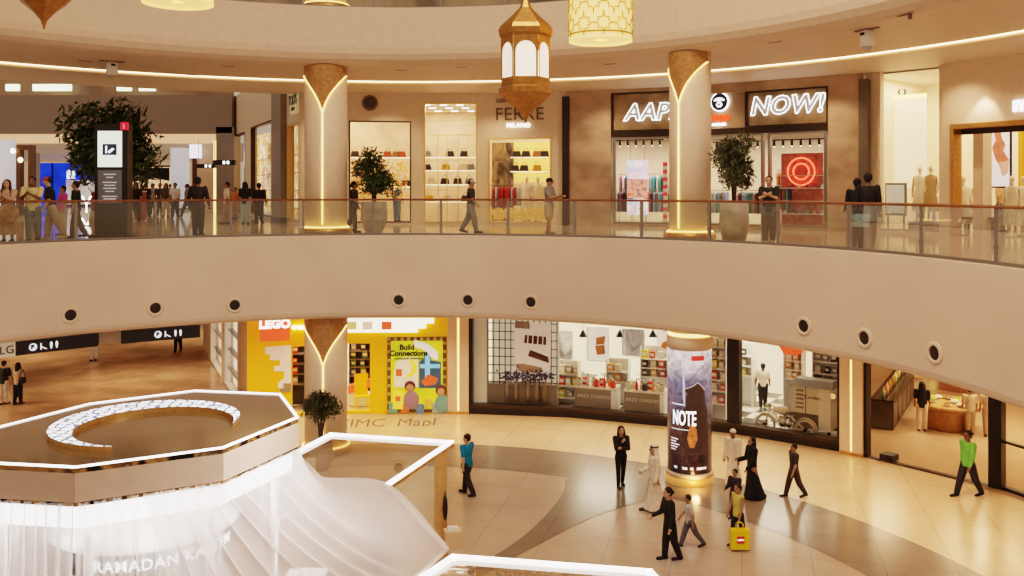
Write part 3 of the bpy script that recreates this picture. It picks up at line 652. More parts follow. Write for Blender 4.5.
# red neon display
r=SB.root('neon_display','red neon ring display with shelves behind the two shoppers','display'); a=SB.xyz(801,163,1.5)
for rr in (.28,.48):
    b=MB(); b.tube([(a[0]+rr*cos(2*PI*k/28),1.5,a[2]-.3+rr*sin(2*PI*k/28)) for k in range(28)],.03,6,closed=True); b.build('neon_ring',mat('neon_coral',(1,.1,.06),.4,emit=2.2,ecol=(1,.12,.06)),r)
b=MB(); b.box(a[0]-.75,a[0]+.75,1.58,1.62,.1,a[2]+.35); b.build('back_panel',mat('coral_panel',(.55,.18,.14),.6,var=.4,vscale=5),r)
for k in range(4):
    b=MB(); b.box(a[0]-.9,a[0]+.95,1.3,1.58,.5+.45*k,.53+.45*k); b.build('shelf',WHITE,r)
for k in range(14):
    cn,cc=gc[k%9]; q=SB.P(a[0]-.8+.26*(k%7),1.4,.53+.45*(k//7)*2); put('shoe',cn,cc,tuple(q),SB.rz,cn.replace('_',' ')+' shoe on the red neon display','shoes on the red neon display')

# ---------------- middle gallery, cream fashion house with display window
F1=Bay(on_circle(866,RW+.2),on_circle(945,RW-.1)); F2=Bay(on_circle(943,RW-.3),on_circle(1150,RW-.3))
fo=(F1.x(880),F1.x(939),.12,F1.z(905,66)); F1.wall('wall_fashion_left',0,ZC+.2,[fo],CREAMW,.2)
fd=(F2.x(951),F2.L-.3,0.0,F2.z(960,124)); F2.wall('wall_fashion_right',0,ZC+.2,[fd],CREAM,.3)
r=F1.root('shop_window','tall frameless cream shop window with dressed mannequins beside the stone pillar','shop window'); glasspane(r,fo[0],fo[1],fo[2],fo[3],.05); 
b=MB(); b.box(fo[0],fo[1],0,.12,.1,.14); b.build('sill',GREY,r)
for k in range(9):
    b=MB(); b.ell((fo[0]+.15+k*(fo[1]-fo[0]-.3)/8,.35,fo[3]-.06),(.035,.035,.02),8,6); b.build('spotlight',LEDW,r)
IV=mat('ivory_interior',(.88,.74,.55),.6,emit=.1,ecol=(1,.75,.42),var=.03)  # emission on the walls stands in for interior light
room('fashion',862,1150,25.0,RW,0,5.08,IV,power=90,col=(1,.78,.56),sides=(True,False))
r=F1.root('logo_mark','small black four-stroke emblem on the glass above the mannequins','logo'); q=F1.xyz(902,92,.03); 
b=MB()
for a in (.7,-.7):
    for sg in (-1,1):
        b=MB(); b.M=Matrix.Translation((q[0]+sg*.13,.02,q[2]))@Matrix.Rotation(a*sg,4,'Y')@Matrix.Translation((0,0,0)); b.box(-.02,.02,0,.015,-.1 if a>0 else 0.0,0.0 if a>0 else .1); b.build('emblem_stroke',BLACK,r)
r=F1.root('translucent_blind','tall pale blind with amber top light behind the mannequins','blind'); a=F1.xyz(893,100,2.0); c=F1.xyz(926,188,2.0)
b=MB(); b.box(a[0],c[0],2.0,2.03,c[2],a[2]); b.build('cloth',mat('blind_glow',(.95,.85,.68),.7,emit=.5,ecol=(1,.85,.6)),r); b=MB(); b.box(a[0],c[0],1.96,2.04,a[2],a[2]+.12); b.build('head_light',LEDY,r)
KH=mat('khaki_dress',(.48,.33,.16),.7); 
m2=mk_mannequin(mat('mannequin_ivory',(.8,.7,.55)),KH)
for k,(px,d,lab,cl_) in enumerate(((931,.9,'mannequin in a long khaki dress behind the tall cream window',0),(920,1.1,'mannequin in an ivory dress left of the khaki dressed one',1))):
    q=F1.P(F1.xyz(px,0,d)[0],d,.35)
    if k==0: m2.location=q; m2.rotation_euler=(0,0,F1.rz); m2['label']=lab
    else: dup(mq,tuple(q),F1.rz+.2,lab)
r=F1.root('display_plinth','wide low brown plinth under the mannequins','plinth'); a=F1.xyz(912,0,.6); c=F1.xyz(938,0,.6)
b=MB(); b.box(a[0],c[0],.4,1.5,.02,.35); b.build('block',mat('plinth_brown',(.28,.19,.12),.5),r)
b=MB(); b.box(a[0]-.02,c[0]+.02,.38,1.52,.35,.37); b.build('top',GREY,r)
q=F1.xyz(896,183,.5); r=thing('standing_screen','grey standing information screen beside the mannequins','screen',tuple(F1.P(q[0],.5,0)),F1.rz)
b=MB(); b.box(-.36,.36,-.04,.04,.55,q[2]); b.build('housing',GREY,r); b=MB(); b.box(-.32,.32,-.05,-.04,.62,q[2]-.06); b.build('display',mat('pale_screen',(.45,.42,.34),.3,emit=.5),r)
b=MB(); b.box(-.3,-.26,-.02,.02,.02,.55); b.box(.26,.3,-.02,.02,.02,.55); b.box(-.34,.34,-.15,.15,0.0,.02); b.build('stand',GREY,r)
r=F2.root('bronze_door_frame','bronze entrance frame of the cream fashion shop at the far right','door frame')
x0,x1,zt3=fd[0],fd[1],fd[3]
b=MB(); b.box(x0,x0+.12,-.06,.32,0,zt3); b.box(x0+.12,x1,-.06,.32,zt3-.14,zt3); b.build('frame',BRASS,r)
b=MB(); b.box(x0+.12,x1,.3,.34,zt3-.3,zt3-.14); b.build('inner_lintel',DARK,r)
b=MB(); b.box(F2.x(962),F2.x(972),.5,.9,0,zt3-.2); b.build('inner_reveal',CREAM,r)
r=F2.root('shop_sign','white illuminated lowercase letter sign above the bronze entrance','sign'); q=F2.xyz(1022,104,0); text_mesh('lettering','m',.62,LEDW,r,(q[0],-.05,q[2]),ext=.03,offset=.012)
r=F2.root('fashion_poster','tall framed poster of a draped pink figure inside the fashion shop','poster'); a=F2.xyz(988,127,2.2); c=F2.xyz(1012,188,2.2)
b=MB(); b.box(a[0],c[0],2.2,2.25,c[2],a[2]); b.build('print',mat('poster_white',(.85,.85,.86),.4,emit=.5),r); winframe(r,a[0],c[0],c[2],a[2],.05,.04,DARK,y=2.18)
b=MB(); w_=(c[0]-a[0]); h_=a[2]-c[2]
pts=[(.25,.95),(.5,.98),(.6,.8),(.75,.7),(.65,.6),(.9,.45),(.85,.3),(.6,.2),(.55,.35),(.35,.45),(.2,.65),(.35,.78)]
b.plate([(a[0]+w_*x,c[2]+h_*z) for x,z in pts],2.17,2.19); b.build('draped_shape',mat('poster_pink',(.62,.22,.14),.6,emit=.25,var=.3),r)
b=MB(); b.plate([(a[0]+w_*x,c[2]+h_*z) for x,z in [(.45,.4),(.9,.45),(.88,.25),(.65,.18)]],2.16,2.175); b.build('pale_fold',mat('poster_rose',(.8,.5,.42),.6,emit=.25),r)
r=F2.root('yellow_curtain','mustard yellow curtain right of the pink poster','curtain'); a=F2.xyz(1015,126,2.4)
b=MB(); b.grid(lambda u,v:(a[0]+.1+1.6*u, 2.4+.06*sin(u*60), .9+v*(a[2]-.9)),60,2); b.build('cloth',mat('mustard_cloth',(.75,.42,.06),.7,emit=.2),r)
m3=[(963,.9,1.2),(979,2.0,.8),(1012,1.2,.2),(1024,2.0,-.3),(1040,1.0,.4)]
for k,(px,d,rr) in enumerate(m3):
    dup(mq,tuple(F2.P(F2.xyz(px,0,d)[0],d,.0)),F2.rz+rr,['ivory mannequin just inside the left edge of the bronze entrance','ivory mannequin left of the pink poster','ivory mannequin under the pink poster, beside the dark dressed shopper','ivory mannequin in front of the yellow curtain','ivory mannequin at the far right of the bronze entrance'][k])
r=F2.root('display_table','low dark display table with baskets inside the bronze entrance','table'); a=F2.xyz(972,0,.9)
b=MB(); b.box(a[0]-.4,a[0]+.8,.7,1.3,.5,.56); b.build('tabletop',DARK,r)
for sx in (-.36,.76):
    for sy in (.74,1.26): b=MB(); b.box(a[0]+sx-.025,a[0]+sx+.025,sy-.025,sy+.025,0,.5); b.build('leg',DARK,r)
spot('wall_wash',tuple(F2.P(F2.x(985),-.35,4.3)),tuple(F2.P(F2.x(985),0,2.5)),60,80,(1,.82,.58),.05)
# ================================================================ spots added to brighten the gallery, without visible fittings; lower-ring lamps
n=0
for k in range(13):
    ph=rad(-40+k*12)
    spot('gallery_fill_spot',tuple(pol(ph,18.9,ZC-.16)),tuple(pol(ph,18.9,0)),170,125,(1,.72,.50),.08,.9)
for k in range(12):
    ph=rad(-22+k*12)
    spot('gallery_wall_fill',tuple(pol(ph,17.8,ZC-.02)),tuple(pol(ph,20.6,2.2)),150,95,(1,.76,.54),.08,.9)  # added fill aimed at the shop walls
for k in range(13):
    ph=rad(-36+k*12)
    spot('lower_downlight',tuple(pol(ph,15.6,-2.6)),tuple(pol(ph,15.6,LZ)),260,130,(1,.68,.45),.1,.9)
# soffit fittings: small dark vents flush in the ceiling
for k,(px,y) in enumerate([(85,61),(192,75),(228,66),(401,70),(462,67),(610,64),(775,42),(905,15)]):
    s=(HY-y)/(ZC-EZ); p=W(px,s); b=MB(); b.M=Matrix.Translation((p[0],p[1],ZC))@Matrix.Rotation(-phi_of(p),4,'Z'); b.box(-.2,.2,-.03,.03,-.012,.001)
    tag(b.build('ceiling_slot',mat('slot_brown',(.25,.17,.11),.6)),'small dark slot vent in the tan gallery ceiling','vent','slot vents in the gallery ceiling')
def cambox(px,y,label,R=0):
    s=(HY-y)/(ZC-EZ); p=W(px,s); r=thing('security_camera',label,'camera',(p[0],p[1],ZC),-phi_of(p))
    b=MB(); b.box(-.35,.35,-.04,.04,-.03,0); b.build('mounting_bar',mat('slot_brown',(.25,.17,.11)),r)
    b=MB(); b.lathe([(.1,-.03),(.16,-.06),(.17,-.38),(.14,-.42)],n=20); b.build('housing',WHITE,r)
    b=MB(); b.ell((0,0,-.42),(.11,.11,.1)); b.build('dome',mat('dome_grey',(.5,.45,.4),.2),r)
    b=MB(); b.box(-.06,.06,-.18,-.16,-.16,-.1); b.build('vent',BLACK,r)
cambox(112,61,'white dome camera on the left part of the gallery ceiling'); cambox(867,29,'white dome camera on the right part of the gallery ceiling')
p=W(910,(HY-14)/(ZC-EZ)); b=MB(); b.M=Matrix.Translation((p[0],p[1],ZC)); b.lathe([(.04,0),(.05,-.08),(.02,-.12)],n=12); tag(b.build('smoke_detector',mat('detector_brown',(.2,.12,.08))),'small brown detector hanging from the ceiling at the upper right','detector')

# ================================================================ left corridor on the middle level
YW=52.9
Acor=on_circle(301,RW); Bcor=W(229,17.0)
KB=Bay(Bcor,Acor)     # right wall of the corridor, shops along it
ops=[(KB.x(233),KB.x(245),.1,4.4),(KB.x(251),KB.x(275),.1,4.5),(KB.x(287),KB.x(299),.1,4.0)]
KB.wall('wall_corridor_right',0,6.6,ops,CREAMW,.3)
GLOW=ramp_mat('golden_shop_glow',[(.3,(.25,.12,.04)),(.5,(.75,.45,.18)),(.65,(1,.8,.5)),(.8,(.35,.2,.1))],scale=1.6,rough=.5,emit=.7,distort=1.0,stretch=(1,1,1.5))
for k,(o_,lab) in enumerate(zip(ops,('amber lit shop window with small screens, furthest along the corridor','tall bronze framed shop window in the corridor with golden goods','corner shop window with golden goods beside the cream column'))):
    r=KB.root('shop_window',lab,'shop window'); winframe(r,o_[0],o_[1],o_[2],o_[3],.08,.2,DARK if k<2 else GOLDF); glasspane(r,*o_)
    b=MB(); b.box(o_[0],o_[1],1.2,1.3,.1,o_[3]); b.build('back_display',GLOW,r)
    for j in range(4):
        b=MB(); b.box(o_[0]+.1,o_[1]-.1,.7,1.1,.5+j*.8,.54+j*.8); b.build('shelf',GOLDF,r)
r=KB.root('media_screen','small blue and red screen in the furthest amber shop window','screen'); b=MB(); x=KB.x(241); b.box(x-.6,x+.5,.25,.35,2.5,4.0); b.build('panel',ramp_mat('media_blue',[(.4,(.2,.3,.9)),(.5,(.9,.9,1)),(.6,(.8,.1,.1))],scale=1.2,emit=1.2,rough=.4),r)
r=KB.root('pilaster','grey pilaster on the corridor wall between the shop windows','pilaster'); b=MB(); b.box(KB.x(277),KB.x(287)-.1,-.25,0,0,6.2); b.build('shaft',mat('pilaster_grey',(.30,.255,.21),.5),r)
b=MB(); b.box(KB.x(277),KB.x(287)-.1,-.28,0,0,.2); b.build('base',DARK,r)
q=KB.xyz(293.5,103,-.1); r=KB.root('shop_sign','small black and gold shop sign board above the corner window','sign'); b=MB(); b.box(q[0]-.6,q[0]+.6,-.12,-.02,q[2]-.42,q[2]+.42); b.build('board',mat('sign_gold',(.55,.42,.22),.4,emit=.3),r)
text_mesh('lettering',"TOD'S",.55,BLACK,r,(q[0],-.14,q[2]+.1),ext=.01,offset=.01); b=MB(); b.box(q[0]-.3,q[0]+.3,-.14,-.12,q[2]-.3,q[2]-.16); b.build('bar',BLACK,r)
# portal beam (gallery of the next court), cove and corridor ceiling
def xb(px,Y): return (px-512)/FPX*Y
def zb(y,Y): return EZ-(y-HY)*Y/FPX
def blk(name,px0,px1,y0,y1,Y,d,m,st=True,parent=None):
    b=MB(); b.box(xb(px0,Y),xb(px1,Y),Y,Y+d,zb(y1,Y),zb(y0,Y)); o=b.build(name,m,parent)
    return struct(o) if st else o
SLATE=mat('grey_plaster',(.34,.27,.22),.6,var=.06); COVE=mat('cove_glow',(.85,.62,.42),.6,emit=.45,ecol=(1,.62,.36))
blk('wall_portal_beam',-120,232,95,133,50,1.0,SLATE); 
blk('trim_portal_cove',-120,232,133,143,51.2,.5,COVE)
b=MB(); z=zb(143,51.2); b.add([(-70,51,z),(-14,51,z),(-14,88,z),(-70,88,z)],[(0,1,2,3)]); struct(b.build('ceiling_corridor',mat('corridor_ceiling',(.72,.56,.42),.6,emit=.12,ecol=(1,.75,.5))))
blk('wall_high_far',-140,232,40,96,62,.5,mat('far_high_wall',(.30,.2,.14),.6,var=.3,vscale=.5))
for (a,c) in ((7,20),(34,72),(118,132),(140,156)):
    b=MB(); b.box(xb(a,61),xb(c,61),60.8,61,zb(91,61),zb(84.5,61)); tag(b.build('strip_lamp',mat('green_white_panel',(.85,1,.8),.5,emit=1.6,ecol=(.85,1,.7))),'pale green light strip high above the portal beam','light','pale green light strips above the portal beam')
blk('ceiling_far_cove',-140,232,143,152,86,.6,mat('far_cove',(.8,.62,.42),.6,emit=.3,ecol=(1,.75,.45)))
# far end features (each its own)
b=MB(); b.box(xb(20,84),xb(75,84),84,84.2,zb(152,84),zb(135,84)+.9); 
def flat(name,px0,px1,y0,y1,Y,m,label,cat,d=.3,group=None):
    b=MB(); b.box(xb(px0,Y),xb(px1,Y),Y,Y+d,max(0,zb(y1,Y)),zb(y0,Y)); o=b.build(name,m); return tag(o,label,cat,group)
PANL=mat('warm_light_panel',(1,.95,.72),.5,emit=1.5,ecol=(1,.9,.58))
flat('strip_lamp',20,75,137,152,80,PANL,'long glowing cream ceiling panel left of the big tree','light')
flat('strip_lamp',136,173,140,152,80,PANL,'glowing cream ceiling panel right of the big tree','light')
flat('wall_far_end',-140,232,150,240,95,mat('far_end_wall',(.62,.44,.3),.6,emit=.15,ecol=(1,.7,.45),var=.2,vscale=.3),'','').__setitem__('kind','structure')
BL=ramp_mat('blue_shop',[(.35,(.005,.02,.25)),(.55,(.01,.05,.55)),(.75,(.005,.01,.12))],scale=.35,emit=.8,rough=.4)
r=thing('blue_storefront','deep blue lit storefront at the far end of the corridor','storefront',(0,78,0))
b=MB(); b.box(xb(38,78),xb(104,78),0,.4,0,zb(163,78)); b.build('facade',BL,r)
b=MB(); b.box(xb(67,78),xb(75,78),-.05,0,zb(179,78),zb(170,78)); b.build('white_sign',mat('white_sign_glow',(.9,.9,1),.5,emit=1),r)
for px in (52,88): b=MB(); b.box(xb(px,78),xb(px+1.2,78),-.1,0,0,zb(163,78)); b.build('mullion',BLACK,r)
r=thing('hoarding','white patterned hoarding panel in front of the blue storefront','hoarding',(0,70,0)); b=MB(); b.box(xb(66,70),xb(94,70),0,.2,0,zb(180,70)); b.build('panel',ramp_mat('hoarding_print',[(.45,(.65,.55,.55)),(.6,(.9,.85,.85))],scale=.8,emit=.3,rough=.5),r)
b=MB(); b.box(xb(66,70),xb(94,70),-.1,.2,0,.15); b.build('foot',BLACK,r)
LIT=mat('white_tube',(1,1,1),.4,emit=2.5)
r=thing('letter_lamp','white glowing Y-shaped letter lamps stacked beside the totem','lamp',(0,34,0))
for yy in (204,226):
    q=(xb(86.5,34),0,zb(yy,34)); b=MB(); b.tube([(q[0]-.17,0,q[2]+.3),(q[0],0,q[2]),(q[0],0,q[2]-.33)],.035,6); b.tube([(q[0]+.17,0,q[2]+.3),(q[0],0,q[2])],.035,6); b.build('tube',LIT,r)
b=MB(); b.box(xb(86.5,34)-.15,xb(86.5,34)+.15,-.1,.1,0,.03); b.build('base',BLACK,r)
b=MB(); b.tube([(xb(86.5,34),.04,.03),(xb(86.5,34),.04,1.1)],.012,5); b.build('pole',GREY,r)
for (px,lab) in ((95,'left'),(133,'right')):
    r=thing('red_display_block','red glowing display block just '+lab+' of the black totem on the gallery','display',(0,40,0)); b=MB(); b.box(xb(px-4 if lab=='left' else px-3,40),xb(px+6 if lab=='left' else px+9,40),0,.5,0,1.25); b.build('block',mat('red_block',(.22,.02,.015),.4,emit=.05),r)
    b=MB(); b.box(xb(px-4 if lab=='left' else px-3,40),xb(px+6 if lab=='left' else px+9,40),-.02,.52,1.25,1.3); b.build('top',WHITE,r)
r=thing('cafe_storefront','warm storefront under a sloping black awning at the far end','storefront',(0,82,0))
b=MB(); b.box(xb(122,82),xb(171,82),.0,.4,0,zb(166,82)); b.build('facade',mat('cafe_facade',(.7,.45,.25),.5,emit=.5,ecol=(1,.65,.35),var=.4,vscale=.4),r)
b=MB(); b.add([(xb(122,82),-.6,zb(168,82)),(xb(172,82),-.6,zb(168,82)),(xb(172,82),-.6,zb(181,82)),(xb(122,82),-.6,zb(172,82))],[(0,1,2,3)]); b.box(xb(122,82),xb(172,82),-.6,0,zb(167,82),zb(165.5,82)); b.build('awning',BLACK,r)
for px in (134,147,160): b=MB(); b.box(xb(px,82),xb(px+1,82),-.08,0,0,zb(175,82)); b.build('mullion',DARK,r)
# corridor columns and pillars
def pillar(px,w,Y,ytop,m,label):
    r=thing('corridor_column',label,'column',(xb(px,Y),Y,0)); R=w*Y/FPX/2; zt_=zb(ytop,Y)
    b=MB(); b.lathe([(R,0),(R,zt_)],n=28); b.build('shaft',m,r); b=MB(); b.lathe([(R+.05,0),(R+.05,.12),(R,.14)],n=28,cap=False); b.build('base',GREY,r)
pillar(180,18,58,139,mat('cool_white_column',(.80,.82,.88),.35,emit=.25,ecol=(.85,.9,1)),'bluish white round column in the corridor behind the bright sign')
pillar(5,20,48,140,mat('cool_white_column',(.8,.82,.88)),'pale round column at the extreme left edge of the gallery')
r=thing('grey_pillar','square grey pillar in the corridor with a yellow light edge','pillar',(0,50,0)); b=MB(); b.box(xb(216,50),xb(234,50),.0,1.2,0,zb(127,50)); b.build('shaft',mat('pilaster_grey',(.3,.255,.21)),r)
b=MB(); b.box(xb(213.5,50),xb(215.5,50),0,.1,0,zb(140,50)); b.build('light_edge',LEDY,r)
r=thing('brown_pillar','brown panelled pillar left of the grey pillar in the corridor','pillar',(0,54,0)); b=MB(); b.box(xb(197,54),xb(214,54),0,1,0,zb(138,54)); b.build('shaft',CREAM,r); b=MB(); b.box(xb(191,54),xb(197,54),.2,1,0,zb(158,54)); b.build('dark_side',mat('maroon_side',(.12,.04,.03),.4),r)
flat('bright_wall_sign',189.5,200,137,158,53,mat('white_sign_glow',(.9,.9,1)),'bright white lightbox sign beside the bluish white column','sign')
r=thing('doorway_frame','brown doorway frame with small lamps at the far left of the gallery','door frame',(0,46,0))
for a,c in ((16,20),(28,32)): b=MB(); b.box(xb(a,46),xb(c,46),0,.4,0,zb(150,46)); b.build('jamb',mat('brown_jamb',(.18,.1,.06),.4),r)
b=MB(); b.box(xb(16,46),xb(32,46),0,.4,zb(150,46),zb(145,46)); b.build('lintel',mat('brown_jamb',(.18,.1,.06)),r)
for a,y in ((14,151),(21.5,160)): b=MB(); b.ell((xb(a,46),-.1,zb(y,46)),(.12,.12,.14)); b.build('lamp',LED,r)
flat('corridor_shop_front',-60,16,143,214,60,mat('pale_shop',(.6,.62,.6),.5,emit=.25,var=.2,vscale=.4),'pale shopfront behind the column at the far left','storefront')
flat('corridor_shop_front',31,38,150,210,66,mat('grey_shop',(.4,.33,.27),.5,emit=.1),'narrow grey shopfront left of the blue storefront','storefront')
def icon_sign(name,px0,px1,y0,y1,Y,label):
    r=thing(name,label,'sign',(0,Y,0)); b=MB(); b.box(xb(px0,Y),xb(px1,Y),0,.25,zb(y1,Y),zb(y0,Y)); b.build('board',BLACK,r)
    for px in (px0+.5,px1-.8): b=MB(); b.box(xb(px,Y),xb(px+.3,Y),.1,.13,zb(y0,Y),zb(139,Y)); b.build('suspension_rod',GREY,r)
    for k,px in enumerate(((px0+px1)/2,(px0+px1)/2+4)):
        b=MB(); b.box(xb(px,Y)-.05,xb(px,Y)+.05,-.02,0,zb((y0+y1)/2,Y)-.07,zb((y0+y1)/2,Y)+.07); b.build('icon',LEDW,r)
icon_sign('hanging_sign',197,215,164,168,48,'black hanging direction sign, the left and lower one in the corridor')
icon_sign('hanging_sign',213,235,160,165,42,'black hanging direction sign in front of the grey pillar')
for (x,y) in ((-22,42),(-30,42),(-22,60),(-32,60),(-26,75),(-36,72)):
    spot('corridor_downlight',(x,y,4.3),(x,y,0),420,130,(1,.78,.52),.1,.9)
# ================================================================ black information totem
p=W(111,34.6); r=thing('information_totem','black information totem with two lit screens in front of the big tree','totem',(p[0],p[1],0),0)
sc_=FPX/p[1]
def tz(y): return EZ-(y-HY)/sc_
def tx(px): return (px-111)/sc_
b=MB(); b.box(tx(94.5),tx(127.5),0,.35,0,tz(124)); b.build('cabinet',BLACK,r)
b=MB(); b.box(tx(98),tx(122),-.02,0,tz(167),tz(131)); b.build('upper_screen',mat('pale_green_screen',(.78,.85,.74),.3,emit=.75,ecol=(.85,.95,.8)),r)
b=MB(); b.box(tx(103),tx(117),-.03,-.02,tz(155),tz(144)); b.build('logo_square',mat('logo_navy',(.05,.07,.16),.4),r)
b=MB(); b.M=Matrix.Translation((0,-.045,0)); b.plate([(tx(106),tz(153)),(tx(107.5),tz(153)),(tx(107.5),tz(146)),(tx(106),tz(146))],0,.012); b.plate([(tx(109),tz(153)),(tx(110.5),tz(153)),(tx(115),tz(149)),(tx(113),tz(148)),(tx(109),tz(151))],0,.012); b.build('logo_glyph',mat('emblem_white',(.95,.95,.95)),r)
b=MB(); b.box(tx(98),tx(122),-.02,0,tz(203),tz(170)); b.build('lower_screen',mat('dark_screen',(.10,.09,.085),.3,emit=.3),r)
for k,(y,w_) in enumerate(((174,12),(177,7),(182,14),(185,11),(188,13),(191,9),(196,15),(198.5,12))):
    b=MB(); b.box(tx(110-w_/2),tx(110+w_/2),-.026,-.02,tz(y+.9),tz(y-.2)); b.build('text_line',mat('text_grey',(.5,.48,.45),.4,emit=.35 if k<6 else .9),r)
b=MB(); b.box(tx(90),tx(129),-.1,.5,0,.08); b.build('base',BLACK,r)
b=MB(); b.box(tx(121),tx(128),-.05,.05,tz(130),tz(123)+.02); b.build('red_tag',mat('red_tag',(.6,.02,.05),.4,emit=.5),r); b=MB(); b.box(tx(124),tx(125.2),-.06,-.05,tz(129),tz(124)); b.build('tag_figure',WHITE,r)

# ================================================================ lower level
RL=18.0
Y1=Bay(on_circle(247,RL),on_circle(328,RL)); Y2=Bay(on_circle(328,RL),on_circle(448,RL-.1))
C0=Bay(on_circle(448,RL-.15),on_circle(469,RL-.15))
cp=[on_circle(469,17.9),on_circle(570,18.1),on_circle(690,18.4),on_circle(735,18.6)]
CB=[Bay(cp[i],cp[i+1]) for i in range(3)]
C3=Bay(on_circle(728,18.6),on_circle(842,18.9)); C4=Bay(on_circle(841,18.8),on_circle(864,18.85)); C5=Bay(on_circle(864,18.9),on_circle(1003,19.2)); C6=Bay(on_circle(1003,19.2),on_circle(1200,19.2))
YB=tile_mat('yellow_brick_panel',(.92,.55,.02),(.95,.62,.03),(.82,.46,.02),.9,.35,.4,.008,offset=.5,nvar=.1)
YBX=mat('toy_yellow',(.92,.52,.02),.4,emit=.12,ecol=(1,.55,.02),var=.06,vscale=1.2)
ya=(Y1.x(291),Y1.L-.02,LZ+.05,Y1.z(300,345)); yb_=(Y2.x(346),Y2.x(371.5),LZ+.05,Y2.z(360,342))
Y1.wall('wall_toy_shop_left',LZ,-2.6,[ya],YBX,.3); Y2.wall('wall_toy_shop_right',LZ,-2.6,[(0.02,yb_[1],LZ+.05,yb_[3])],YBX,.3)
def blocks_plate(bay,name,lab,pts,m,y0=-.05,cat='panel'):
    r=bay.root(name,lab,cat); b=MB(); b.plate([(bay.xyz(px,y,0)[0],bay.xyz(px,y,0)[2]) for px,y in pts],y0,0.0); b.build('bricks',m,r); return r
WB=mat('white_brick',(.85,.8,.7),.5,emit=.15,var=.08)
blocks_plate(Y1,'white_brick_patch','stepped white brick patch on the yellow wall under the red toy sign',[(265,347),(291,345),(291,383),(283,383),(283,388),(278,388),(278,383),(284,378),(284,371),(274,371),(274,366),(280,366),(280,360),(270,360),(270,354),(265,354)],WB)
blocks_plate(Y1,'grey_brick_patch','small grey brick patch low on the yellow wall',[(280,388),(284,388),(284,383),(291,383),(291,392),(280,392)],mat('grey_brick',(.35,.33,.25),.5))
blocks_plate(Y2,'header_lightbox','glowing white stepped lightbox above the yellow toy shop window',[(348,318),(434,318),(434,323),(426,323),(426,328),(418,328),(418,332),(348,332)],mat('header_glow',(1,.95,.85),.4,emit=1.3,ecol=(1,.92,.75)),-.12)
for k,(px,c,nm) in enumerate(((387,(.75,.12,.05),'orange'),(352,(.6,.5,.2),'olive'),(368,(.8,.6,.5),'pink'))):
    q=Y2.xyz(px,325,0); b=MB(); b.M=Y2.M@Matrix.Translation((q[0],-.14,q[2])); b.box(-.18,.18,-.02,0.02,-.14,.14); tag(b.build('header_picture',mat('hp'+nm,c,.5,emit=.5)),nm+' square picture on the white lightbox of the toy shop','picture')
r=Y1.root('toy_sign','tilted red square toy sign with white lettering','sign'); q=Y1.xyz(275,326,-.5)
b=MB(); b.box(q[0]-.52,q[0]+.50,-.62,-.4,q[2]-.52,q[2]+.45); b.build('red_box',mat('toy_red',(.85,.10,.04),.4,emit=.5,ecol=(1,.12,.04)),r)
text_mesh('lettering','LEGO',.42,mat('sign_white_glow',(1,1,1),.4,emit=1.8),r,(q[0]-.01,-.64,q[2]+.08),ext=.012,offset=.02)
b=MB(); b.box(q[0]-.05,q[0]+.05,-.4,0,q[2]-.1,q[2]+.1); b.build('arm',DARK,r)
for px in (294,299.5,303): 
    q=Y1.xyz(px,327,0); b=MB(); b.M=Y1.M; b.ell((q[0],-.1,q[2]),(.09,.09,.09)); tag(b.build('bulb',LED),'small round glowing bulb left of the column head by the toy sign','light','small bulbs beside the toy sign')
# toy windows
for bay,o_,lab in ((Y1,ya,'toy shop window with dark shelves left of the lower column'),(Y2,(0.02,yb_[1],LZ+.05,yb_[3]),'toy shop window with shelves and a yellow chair right of the lower column')):
    r=bay.root('shop_window',lab,'shop window'); winframe(r,o_[0],o_[1],o_[2],o_[3],.05,.2,mat('toy_yellow',(.9,.5,.02))); glasspane(r,*o_)
room('toy',249,448,22.5,RL,LZ,-2.75,mat('toy_back',(.85,.75,.6),.5,emit=.15,var=.1),power=110,col=(1,.88,.7))  # back wall made slightly emissive to brighten the shop
toyc=[('lilac_toy',(.5,.35,.5)),('green_toy',(.15,.3,.12)),('red_toy',(.65,.08,.04)),('blue_toy',(.1,.2,.5)),('yellow_toy',(.9,.6,.05)),('black_toy',(.04,.04,.04))]
def goods_shelves(bay,pxa,pxb,ys,d,kinds,lab,grp,dx=.24,back=None,kind='box',scale=1.5,label_fn=None):
    a=bay.xyz(pxa,ys[0],d); c=bay.xyz(pxb,ys[0],d); r=bay.root('shelf_unit',lab,'shelf unit')
    zlo=min(bay.xyz((pxa+pxb)/2,y,d)[2] for y in ys); zhi=max(bay.xyz((pxa+pxb)/2,y,d)[2] for y in ys)+.45
    b=MB(); b.box(a[0],c[0],d+.4,d+.44,LZ+.02,zhi); b.build('back_panel',back or BLACK,r)
    for x in (a[0],c[0]-.03): b=MB(); b.box(x,x+.03,d,d+.4,LZ+.02,zhi); b.build('side_panel',back or BLACK,r)
    for y in ys:
        z=bay.xyz((pxa+pxb)/2,y,d)[2]; b=MB(); b.box(a[0]+.03,c[0]-.03,d,d+.4,z-.03,z); b.build('shelf',WHITE if back else GREY,r)
        x=a[0]+.15
        while x<c[0]-.12:
            cn,cc=kinds[random.randrange(len(kinds))]
            put(kind,cn,cc,tuple(bay.P(x,d+.18,z)),bay.rz+random.uniform(-.1,.1),cn.split('_')[0]+' '+{'box':'carton','jar':'jar','bottle':'bottle'}[kind]+' on the '+lab,grp,scale*random.uniform(.8,1.15)); x+=dx*random.uniform(.95,1.3)
    return r
goods_shelves(Y1,291,305,(354,364,374,384),1.3,toyc,'dark shelves in the left toy shop window','toy boxes',.3,scale=1.4)
goods_shelves(Y2,349,370,(351,359,367,376),1.6,toyc,'shelves in the right toy shop window','toy boxes',.34,scale=1.5)
